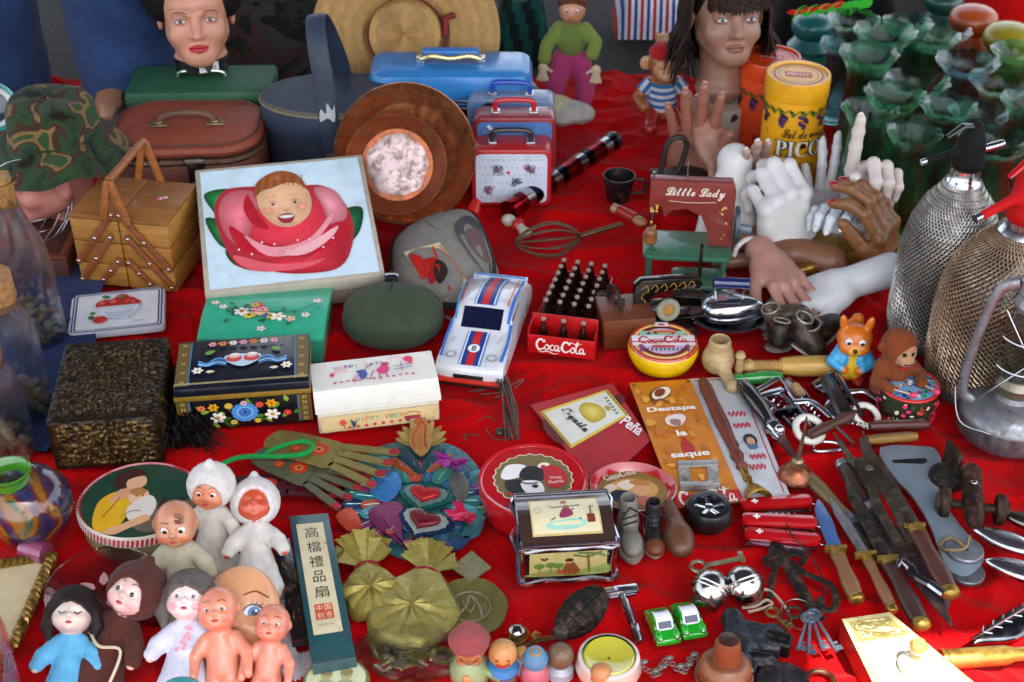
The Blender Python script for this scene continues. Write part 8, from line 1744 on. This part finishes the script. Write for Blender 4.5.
# pressed glass plate
cb=G(104,594,.01);r=56*mpp(104,594);t=thing('glass_plate','clear pinkish pressed glass plate with ribbed rim under the dolls','plate',(cb.x,cb.y,.002))
PK=glass_mat('pink_glass','fce8ea',.02,1.45,.7);m=MB();P=[(.0001,.003),(r*.5,.003),(r*.7,.006),(r*.93,.016),(r,.018)];m.lathe(P+[(a*.985,z+.004) for a,z in P[::-1]],'ffffff',90,cap=False,wob=lambda a,i:(0,.0012*math.cos(36*a) if i in (2,3,6,7) else 0));m.build('plate_body',PK,t,ang=60)
m=MB()
for k in range(7):a=2*PI*k/7;m.leaf(.6*r*math.cos(a)*.3,.6*r*math.sin(a)*.3,r*.34,r*.16,math.degrees(a),'c89898');
m.warp(lambda v:(v.x,v.y,v.z+.0105));m.build('cut_star','gloss',t)
# gilt frame
t=thing('gilt_frame','picture frame with twisted gold moulding and pale picture','picture frame',sit(14,612),0);o,f,P=QM([(-60,660),(14,652),(54,560),(-20,572)],.004);t.location=o
m=MB();m.prism(P,0,.003,'c8b890');m.build('picture','print',t)
for i,(u0,v0,u1,v1) in enumerate(((1,0,1,1),(0,0,1,0),(0,1,1,1),(0,0,0,1))):
    a,b=f(u0,v0),f(u1,v1);m=MB();L=(b-a).length;N=int(L/.006)
    for s_ in (0,1):m.tube([a+(b-a)*k/(N*3)+Vector((math.cos(k*.9+s_*PI)*.0036,0,.007+math.sin(k*.9+s_*PI)*.0036)) for k in range(N*3+1)],.0038,'8a6a2c',6)
    m.build('moulding','brass',t)
# ================= dolls
def dhead(s,c,r,skin,d=(0,-1,0),cheeks=None,chubby=1.0):
    """head ball with cheeks, nose, chin; faces -y before the thing is turned"""
    x,y,z=c;s.ball(c,(r*.92,r*.92,r),skin,r*.15);s.ball((x,y-r*.35,z-r*.32),(r*.72*chubby,r*.55,r*.5),skin,r*.35);s.ball((x,y-r*.98,z-r*.10),(r*.13,r*.12,r*.12),skin,r*.12);s.ball((x,y-r*.80,z-r*.62),(r*.2,r*.16,r*.14),skin,r*.2)
    for q in (-1,1):
        s.ball((x+q*r*.42,y-r*.62,z-r*.34),(r*.3,r*.28,r*.26),skin,r*.25);s.ball((x+q*r*.34,y-r*.98,z+r*.06),(r*.2,r*.14,r*.13),None,r*.12,True);s.ball((x+q*r*.93,y,z-r*.05),(r*.09,r*.16,r*.22),skin,r*.1)
        if cheeks:s.paint((x+q*r*.46,y-r*.86,z-r*.34),(r*.2,r*.3,r*.17),cheeks)
def dface(t,c,r,iris,lips='b02838',sz=1.0,brow='6a4630',closed=False):
    x,y,z=c
    for q in (-1,1):
        if not closed:eye(t,(x+q*r*.34,y-r*.72,z+r*.05),r*.20*sz,iris)
        else:m=MB();m.tube(cr([(x+q*r*.18,y-r*.90,z+r*.03),(x+q*r*.34,y-r*.90,z-r*.05),(x+q*r*.5,y-r*.80,z+r*.03)],4),r*.03,'3a2018',5);m.build('eyelash','paint',t)
        m=MB();m.tube(cr([(x+q*r*.15,y-r*.86,z+r*.41),(x+q*r*.33,y-r*.82,z+r*.46),(x+q*r*.52,y-r*.72,z+r*.38)],4),r*.018,brow,5);m.build('eyebrow','paint',t)
    m=MB();m.ell((x,y-r*.99,z-r*.42),(r*.15,r*.09,r*.065),lips,None,12,8);m.build('lips','paint',t)
def doll(label,px,py,z,rot,sc_,skin,iris,body='bare',dress='d0d4dc',hair=None,cheeks=None,hood=None,gr=None,closed=False,arms=True,cat='doll',sz=1.0,kind='paint',plain=False):
    t=thing('doll',label,cat,sit(px,py,z),rot[2],rot[0],rot[1],gr,sc_);r=.028;c=(0,0,.118)
    s=SD();dhead(s,c,r,skin,cheeks=cheeks);s.cone((0,0,.1),(0,0,.085),.010,.011,skin,.006)
    if body=='bare':
        s.ball((0,0,.066),(.021,.016,.024),skin,.008);s.ball((0,-.003,.045),(.019,.016,.017),skin,.01)
        for q in (-1,1):
            s.limb([(q*.018,0,.082),(q*.032,-.006,.062),(q*.034,-.016,.044)],[.0085,.0085,.006],skin,.005);s.ball((q*.034,-.019,.038),(.006,.005,.007),skin,.003);s.limb([(q*.010,0,.036),(q*.015,-.012,.014),(q*.014,-.016,.0)],[.012,.010,.007],skin,.006)
    elif arms:
        s.cone((0,0,.085),(0,0,.05),.010,.011,skin,.006)
        for q in (-1,1):s.limb([(0,0,.074),(q*.028,-.006,.064),(q*.038,-.014,.048)],[.006,.005,.0055],skin,.003)
    s.build('doll_body',kind,t,88);plain or dface(t,c,r,iris,closed=closed,sz=sz)
    if body=='dress':
        s=SD();s.cone((0,0,.086),(0,0,.06),.014,.017,dress,.004);s.cone((0,0,.064),(0,-.004,.004),.016,.036,dress,.006)
        for q in (-1,1):s.limb([(q*.014,0,.080),(q*.030,-.006,.064),(q*.037,-.012,.052)],[.010,.011,.009],dress,.005)
        s.build('dress','cloth',t,64,noise_amp=.0011,noise_scale=170)
    if hair:
        s=SD();s.ball((0,.004,.123),(.031,.030,.029),hair,.004);s.ball((0,-.026,.105),(.0225,.022,.025),None,.005,True)
        for q in (-1,1):s.limb([(q*.026,0,.12),(q*.030,0,.10),(q*.026,-.002,.084)],[.009,.009,.005],hair,.006)
        s.build('hair','hair',t,56,noise_amp=.0008,noise_scale=330)
    if hood:
        s=SD();s.ball((0,.003,.121),(.0345,.033,.034),hood,.004);s.ball((0,-.031,.112),(.0235,.022,.025),None,.004,True);s.ball((0,0,.157),.006,hood,.006);s.build('hood','cloth',t,60,noise_amp=.0007,noise_scale=420)
    return t
gp='dolls in the front heap'
doll('baby doll in fluffy white hood with an orange face, behind the others',216,560,.0,(-12,0,-6),.78,'c87850','181010','dress','c8c0b4',None,None,'d0ccc8',gp,sz=.9)
doll('baby doll lying back in a white hood, its bald orange head worn featureless',258,590,.010,(-50,0,6),.80,'bc4a2c','181010','dress','c8c4bc',None,None,'d0ccc8',gp,plain=True)
t=doll('celluloid baby doll with moulded curl and worn pale gown',186,604,.0,(-12,0,4),.86,'b87c5c','140c08','dress','b0a890',None,'c06848',None,gp)
m=MB();m.tube(cr([(.004,-.022,.140),(.012,-.022,.137),(.010,-.025,.131),(.004,-.024,.134)],5),.0022,'6a3c20',6);m.build('moulded_curl','skin',t)
t=doll('porcelain doll in brown nun habit with turned pink face',92,690,.0,(-44,8,-26),.90,'d8b0a8','2a2018','dress','4a261e',None,'d89a98','4a261e',gp,closed=False)
m=MB();m.tube(cr([(-.022,-.018,.06),(0,-.028,.054),(.022,-.02,.058),(.030,-.030,.02),(.026,-.036,.006)],6),.0018,'c8bca0',6);m.build('rope_belt','cloth',t)
doll('pale doll with dark hair in light blue dress leaning on the nun doll',66,708,.0,(-44,6,4),.80,'c8b8ac','2a2018','dress','5aa4cc','1c1210',None,None,gp,closed=True)
t=doll('white faced doll with grey hair in a white embroidered dress',183,700,.0,(-44,2,0),.86,'d8c4c0','6a5048','dress','c8ccdc','5a5450','d89098',None,gp,closed=False,sz=.8)
m=MB();q=random.Random(2)
for k in range(9):m.flower(q.uniform(-.008,.008),q.uniform(.056,.084),.003,'c88898','c05070',5)
m.warp(lambda v:(v.x,-.0195-v.z-(.084-v.y)*.03,v.y));m.build('embroidery','print',t)
doll('pink bare celluloid baby doll with painted face, largest of the bare pair',226,704,.0,(-40,-4,4),.80,'d08468','342018','bare',None,None,'cc6a50',None,gp,sz=.8)
doll('smaller pink bare baby doll behind the larger one',264,704,.0,(-40,4,-4),.68,'cc8068','342018','bare',None,None,'cc6a50',None,gp,sz=.8)
# large mask face with blue eye
t=thing('mask_face','large papier mache doll mask with one blue eye and long lashes visible','mask',sit(240,616,.030),-4,-46,4,s=.84);s=SD();MS='d89c70'
s.ball((0,0,0),(.050,.030,.062),MS,.01);s.ball((0,.03,0),(.055,.035,.07),None,.006,True);s.cone((0,-.026,.012),(0,-.036,-.008),.004,.008,MS,.01);s.ball((0,-.026,-.034),(.012,.006,.006),MS,.006)
for q in (-1,1):s.ball((q*.024,-.020,-.016),(.016,.012,.014),MS,.015)
s.paint((0,-.032,-.034),(.012,.01,.005),'b82038');s.build('mask_body','paint',t,72)
for q in (-1,1):
    m=MB();m.blob([(q*.008,.004),(q*.014,.013),(q*.024,.014),(q*.036,.006),(q*.026,-.002),(q*.014,-.002)],'e0e4e8');m.disc(q*.022,.006,.0075,.0080,'2a7ab8');m.disc(q*.022,.006,.0035,.0038,'0a1420');m.disc(q*.024,.009,.0016,.0016,'f4f8ff',n=8);m.line([(q*.007,.005),(q*.014,.014),(q*.025,.016),(q*.037,.008)],.0018,'1a100c');m.line([(q*.006,.026),(q*.02,.032),(q*.036,.026)],.0016,'5a3418')
    for k in range(5):m.line([(q*(.016+k*.005),.015-.001*k),(q*(.018+k*.0065),.022-.0015*k)],.0007,'1a100c')
    m.warp(lambda v:(v.x,-.030*math.sqrt(max(.05,1-(v.x/.0515)**2-(v.y/.064)**2))-.0012-v.z,v.y));m.build('painted_eye','print',t)
m=MB();m.tube(cr([(-.06,0,0),(-.045,-.012,-.03),(-.05,-.01,-.05)],4),.009,'2a8a8a',8);o=m.build('teal_shoe','plastic');o.location=sit(258,704,.02);tag(o,'teal rubber piece at the feet of the bare dolls','shoe');m=MB();m.ell((0,0,0),(.02,.014,.012),'2a8a8a');o=m.build('teal_ball','plastic');o.location=sit(182,690,.055);tag(o,'teal rubber bootee at the hem of the white dress','bootee')
# ================= green fan box, fan, lace, compact
o,f,P=QM([(312,664),(356,656),(328,512),(289,515)],.028);t=thing('fan_box','long dark green box with cream paper label in Chinese characters','box',(o.x,o.y,0));m=MB();m.prism(P,0,.027,'1c4a50',side='1a3e44',bev=.0015);m.build('box_body','paint',t)
m=MB();m.rect(.14,.17,.82,.93,'cfc4a0')
for i,ch in enumerate('高檔禮品扇'):m.txt(ch,.49,.86-i*.105,.34 if i !=3 else .30,'1c1814',h=.078,bold=.0)
m.rect(.26,.26,.40+.28,.36,'c8402c')
for ch,x,y in (('中',.37,.335),('国',.57,.335),('制',.37,.285),('造',.57,.285)):m.txt(ch,x,y,.15,'e0d0a8',h=.04)
m.txt('MADE IN CHINA',.47,.225,.40,'8a8068',h=.012);qwarp(m,f,.0272);m.build('paper_label','print',t)
o,f,P=QM([(292,644),(316,640),(290,540),(274,546)],.012);t=thing('folded_fan','closed black lacquered folding fan with white lace edge','fan',(o.x,o.y,0),0);m=MB();m.prism(P,.006,.016,'100c0a',bev=.001);m.build('fan_sticks','gloss',t)
m=MB();q=random.Random(2)
for k in range(30):m.flower(q.uniform(.15,.85),q.uniform(.05,.95),.035,q.choice(['5a3a1c','6a2a18','7a6a40']),'3a2a18',4)
m.v=[Vector((v.x,v.y,v.z)) for v in m.v];qwarp(m,f,.0164);m.build('flower_pattern','print',t)
A=[G(a,b,.004)-o for a,b in ((276,588),(272,612),(276,640),(284,672),(306,668),(318,645))];B_2=[G(a,b,.008)-o for a,b in ((286,585),(288,610),(292,632),(296,645),(302,646),(314,642))]
vs=[];fs=[];N=60;CA,CB=cr(A,12),cr(B_2,12)
for i in range(N+1):vs+=[CA[i]+Vector((0,0,.004*(i % 2)+.001*math.sin(i))),(CA[i]+CB[i])/2+Vector((0,0,.008*(i % 2))),CB[i]+Vector((0,0,.004*(i % 2)))]
for i in range(N):k=3*i;fs+=[(k,k+1,k+4,k+3),(k+1,k+2,k+5,k+4)]
m=MB();m.add(vs,fs,'dcdce4');m.build('lace','cloth',t,ang=0)
cb=G(336,678,.012);t=thing('compact_mirror','oval gold rimmed compact with faded portrait of two children','compact',(cb.x,cb.y,0));E_=T(s=(.034,.030,1));m=MB();m.lathe([(.0001,0),(.96,0),(1,.003),(1,.009),(.94,.011),(.0001,.011)],['a89048']*4+['b8c4a0'],40,E_);m.build('case','brass',t)
m=MB();m.disc(0,0,.030,.026,'c8d0a8',n=36)
for x in (-.010,.010):m.disc(x,.004,.006,.007,'b0a878');m.disc(x,.008,.0065,.005,'8a8050');m.blob([(x-.009,-.012),(x-.006,-.003),(x+.006,-.003),(x+.009,-.012)],'98a080')
m.warp(lambda v:(v.x,v.y,v.z+.0114));m.build('portrait','print',t)
# ================= heart ornament of hammered painted tin
c0=G(418,500,.004);t=thing('heart_ornament','large painted tin ornament with flame, two hearts and bright feather rays','ornament',(c0.x,c0.y,.002))
L_=lambda px,py:tuple((G(px,py,.004)-c0)[:2])
def plate(nm,pts,col,z,k=5,kind='foil',side=None,smooth=True,th=.0022):
    P=[L_(*p) for p in pts];P=smooth_out(P,k) if smooth else P;m=MB();m.prism(P,z,z+th,col,bev=.0006);return m.build(nm,kind,t)
ring=[L_(*p) for p in ((345,500),(350,470),(375,448),(415,440),(455,446),(480,470),(488,505),(475,535),(440,555),(410,560),(380,548),(355,530))]
m=MB();m.prism(smooth_out(ring,5),0,.002,'3a7076',bev=.0006);m.build('backing_plate','foil',t)
q=random.Random(8);pal=['2a7878','3a6a8c','8a3468','24507a','a83a5e','3a8874','74368a','c0543a','4a929a','2c4470']
for k in range(42):
    a=2*PI*k/42+q.uniform(-.04,.04);rx,ry=.080,.066;cx,cy=L_(418,500);x,y=cx+rx*(.80-.22*(k % 2))*math.cos(a),cy+ry*(.78-.22*(k % 2))*math.sin(a);m=MB();l,w_=q.uniform(.016,.030),q.uniform(.007,.012)
    M_=T(x,y,.003+.002*(k % 2),0,-6,math.degrees(a));m.prism(smooth_out([(-.006,-w_*.6),(l*.5,-w_*1.0),(l,-w_*.7),(l*1.15,0),(l,w_*.7),(l*.5,w_*1.0),(-.006,w_*.6)],2),0,.0014,pal[q.randrange(len(pal))],M_,bev=.0004);m.tube([(0,0,.0016),(l*.95,0,.0018)],.0007,'8ab0a8',4,M=M_);m.build('feather','foil',t)
for k in range(-4,5):
    a=R(90+k*20);x,y=L_(421,447);l=.045-abs(k)*.003;m=MB();m.prism(smooth_out([(.006,-.004),(l*.6,-.006),(l,0),(l*.6,.006),(.006,.004)],3),0,.0018,'b89a58' if k % 2 else 'a08648',T(x,y,.004+.001*(k % 2),0,-10,math.degrees(a)),bev=.0006);m.build('ray','foil',t)
plate('flame',[(421,462),(409,448),(412,432),(421,420),(431,434),(432,450)],'b08a4c',.010);m=MB();
for k in range(3):m.line([L_(415+k*6,456),L_(413+k*6,444),L_(418+k*4,434),L_(421,426)],.0022,['b83c1c','c85424','a82c18'][k])
m.warp(lambda v:(v.x,v.y,v.z+.0126));m.build('flame_lines','print',t)
for pts,c in (([(420,478),(402,466),(394,456),(404,452),(418,464)],'123a48'),([(422,478),(438,464),(446,452),(436,452),(424,464)],'1a4a50'),([(416,478),(400,474),(388,464),(398,463)],'a84a24'),([(426,476),(444,470),(452,458),(440,462)],'a85a34'),([(370,496),(380,478),(396,476),(402,490),(388,506)],'3a7ab8'),([(450,480),(462,476),(470,494),(462,506),(452,496)],'6a6a60'),([(368,516),(390,506),(404,512),(402,545),(415,560),(396,545),(378,532)],'7a2454'),([(402,545),(424,548),(415,564)],'8a2a60'),([(448,545),(470,540),(462,552),(440,556)],'2a4a70'),([(466,530),(484,524),(478,540),(462,542)],'3a7078'),([(336,520),(352,512),(362,530),(350,536)],'c04828'),([(430,562),(446,554),(452,560),(440,566)],'c8583c')):plate('petal',pts,c,.007,3)
for (px,py,s_,c1,c2,c3,rz) in ((425,502,1.0,'6a8a88','1e6a60','a81820',-14),(424,528,1.05,'a8b0a8','122c54','6a0c18',-24)):
    x,y=L_(px,py);
    for kk,z,cc in ((.064,.008,c2),(.052,.011,c1),(.037,.013,c3)):
        m=MB();H_=heart(kk*s_,kk*.78*s_,44)
        if cc !=c3:H_=[(a*(1+.03*math.cos(i*PI)),b*(1+.03*math.cos(i*PI))) for i,(a,b) in enumerate(H_)];m.prism(H_,z,z+.002,cc,T(x,y,0,0,0,rz));m.build('heart_plate','foil',t)
        else:m=puff(H_,.007,c3,5,z=z);m.v=[T(x,y,0,0,0,rz) @ v for v in m.v];m.build('red_heart','foil',t)
for (px,py,c,n) in ((452,468,'9a2084',16),(466,522,'d81c50',16),(466,520,'e0406a',10)):
    x,y=L_(px,py);m=MB()
    for k in range(n):a=R(360*k/n*.62-40+(180 if px==452 else 160));l=q.uniform(.016,.026);m.prism([(0,-.002),(l*.7,-.0028),(l,0),(l*.7,.0028),(0,.002)],0,.0014,c,T(x,y,.010+.002*(k % 3),0,q.uniform(-30,-8),math.degrees(a)))
    m.build('fringe','foil',t)
# ================= painted tin hands / scissors pile
t=None
def tin_hand(label,px,py,rz,s_,col,z=.004):
    t=thing('tin_hand',label,'ornament',sit(px,py,z),rz,group='painted tin hands',s=s_);m=MB();m.prism(smooth_out([(-.05,-.016),(.0,-.020),(.02,-.018),(.024,0),(.02,.018),(0,.020),(-.05,.014)],4),0,.0016,col,bev=.0004);m.build('palm_plate','foil',t)
    for k in range(4):a=-13+k*8.5;m=MB();m.prism(rrect(.058,.0085,.004,3),0,.0016,col,T(.020,-.013+k*.0088,.0006*k,0,0,a) @ T(.028,0,0));m.build('finger_plate','foil',t);m=MB();m.prism(rrect(.010,.0078,.003,2),.0018,.0026,'a81c2c' if k % 2 else 'b82838',T(.020,-.013+k*.0088,.0006*k,0,0,a) @ T(.052,0,0));m.build('red_nail','foil',t)
    for x,y,r_ in ((0,.002,.010),(-.022,-.004,.006)):m=MB();m.disc(x,y,r_,r_*.9,'b8341c');m.disc(x,y,r_*.5,r_*.45,'c88038');m.disc(x,y,r_*.2,r_*.2,'7a1810');m.warp(lambda v:(v.x,v.y,v.z+.0018));m.build('painted_flower','print',t)
    return t
tin_hand('olive gold painted tin hand with red flower, topmost of the pile',318,452,-22,1.25,'8a7c44',.014);tin_hand('grey green painted tin hand under the topmost one',298,470,-32,1.15,'6a6a50',.008);tin_hand('dark red and blue painted tin hand lowest in the pile',268,486,6,1.1,'5a2430',.003);tin_hand('magenta painted tin hand beside the heart ornament',350,474,-44,.95,'8a2038',.006)
t=thing('green_scissors','scissors wound with bright green cord on the tin hands','scissors',sit(262,456,.024),14);m=MB();m.tube(cr([(.0,0,0),(.02,.012,0),(.05,.014,.002),(.062,.002,.002),(.05,-.008,0),(.02,-.006,0),(-.0,.0,0),(-.03,.006,-.002),(-.058,-.002,-.006)],6),.0030,'128a3a',8);m.build('cord_handle','cloth',t);m=MB();m.tube([(-.055,-.004,-.006),(-.075,-.012,-.008)],.0026,'8a8a88',6);m.build('blade_tip','metal',t)
# ================= brass medals and tin bag ornaments, plastic bag
def medal(label,px,py,r_,col,z=.003,dia=True,rz=0):
    t=thing('brass_medal',label,'medal',sit(px,py,z),rz,5,0,group='brass medals');m=MB();m.lathe([(.0001,.0),(r_,0),(r_*1.02,.001),(r_,.0028),(r_*.95,.0022),(.0001,.0022)],col,44,wob=lambda a,i:(.0006*math.sin(7*a),0));m.build('disc_body','foil',t)
    m=MB();m.tube([(r_*.55*math.cos(a),r_*.5*math.sin(a),.003) for a in [2*PI*k/22 for k in range(23)]],.0014,'7c7860',6);m.tube(cr([(-r_*.4,-r_*.4,.003),(-r_*.1,0,.004),(0,r_*.35,.003),(r_*.25,0,.004),(r_*.35,-r_*.4,.003)],4),.0018,'868064',6);m.tube(cr([(-r_*.2,r_*.2,.003),(0,-r_*.2,.004),(r_*.2,.2*r_,.003)],4),.0014,'868064',6);m.build('relief','foil',t)
    if dia:m=MB();m.prism([(0,r_*.85),(r_*.55,r_*1.35),(0,r_*1.95),(-r_*.55,r_*1.35)],.002,.004,'8a8868');m.build('diamond_tag','foil',t)
medal('greenish gold round medal with a diamond shaped tag above',470,608,.040,'6e6838');medal('smaller dull gold disc under the plastic bag',404,640,.036,'78703a',dia=False);medal('dark gold disc left of the gauze bag',366,596,.030,'6a6434',dia=False)
def gauze(label,px,py,r_,neck,col,rz=0):
    t=thing('gauze_bag',label,'bag',sit(px,py,0),rz,group='gold gauze bags');N=40;vs=[];fs=[];P=[(.98,.001),(1.0,.008),(.9,.016),(.6,.020),(.3,.021),(.02,.021)]
    m=MB();m.lathe([(a*r_,z) for a,z in P],col,N,cap=True,wob=lambda a,i:(r_*(.05*math.sin(5*a)+.35*max(0,math.sin(a))**6),.002*math.sin(9*a)));m.build('filled_bag','foil',t)
    m=MB();q=random.Random(px)
    for k in range(13):a=R(30+120*k/12);l=q.uniform(.030,.048);M_=T(0,r_*1.18,.012,0,-q.uniform(0,25),math.degrees(a));m.prism([(0,-.002),(l*.6,-.008),(l,-.010+q.uniform(-.003,.003)),(l*.95,.0),(l,.010),(l*.6,.007),(0,.002)],0,.0008,q.choice([col,'a89c54','8c7c3a']),M_)
    m.build('pleated_top','foil',t);m=MB();m.torus((0,0,0),.009,.0022,'7a1420',T(0,r_*1.16,.012,90,0,0) @ T(s=(1.3,.8,1)),20,6);m.build('ribbon','cloth',t)
gauze('large gold gauze bag tied with a dark red ribbon',412,618,.050,0,'988c48',-14);gauze('second gold gauze bag behind, tied near the fan box',372,600,.034,0,'94863c',12)
PB=glass_mat('plastic_film','f4f6fa',.22,1.2,.5);t=thing('plastic_bag','crumpled clear plastic bag holding small coins and rings','bag',sit(414,664,0),0)
s=SD();s.ball((0,0,.014),(.052,.034,.018),'ffffff',.01);s.ball((-.03,.01,.012),(.03,.024,.014),'ffffff',.01);s.ball((.0,.03,.01),(.03,.02,.010),'ffffff',.01);s.build('film',PB,t,60,noise_amp=.0022,noise_scale=150)
m=MB();q=random.Random(4)
for k in range(26):m.tube([(x:=q.uniform(-.035,.02),y:=q.uniform(-.018,.012),.008),(x+q.uniform(-.016,.016),y+q.uniform(-.008,.008),.012)],.0014,q.choice(['7a7448','a8a490','3c3a34','8a7c40']),5)
m.build('small_metal_bits','metal',t);m=MB();m.lathe([(.0001,0),(.013,0),(.014,.002),(.012,.003),(.008,.001),(.0001,.001)],['8a7c40']*4+['4a2c18'],24,T(.030,-.004,.014,-10,8,0));m.build('brass_cup','brass',t)
# ================= ornamented tray and plate at the upper left edge
c=G(2,62,.1);t=thing('ornate_tray','oval ornate tray with gold and red rim leaning at the photo edge','tray',(c.x-.02,c.y,.10),20,70,0);m=MB();E_=T(s=(.05,.085,1));m.lathe([(.0001,0),(.72,0),(.80,.004),(.93,.010),(1,.012),(.97,.004),(.7,-.003)],['4a3428','8a6a48','8a1c14','c89028','c89028','a87820'],44,E_,cap=False);m.build('tray_body','paint',t)
c=G(-2,102,.08);t=thing('enamel_plate','white enamel plate with teal and dark spots below the ornate tray','plate',(c.x-.01,c.y,.07),10,62,0);m=MB();m.lathe([(.0001,0),(.026,0),(.034,.006),(.042,.008),(.040,.006),(.03,-.002)],['20303c','c8ccc8','2a8a88','c8ccc8'],36,cap=False);m.build('plate_body','gloss',t)
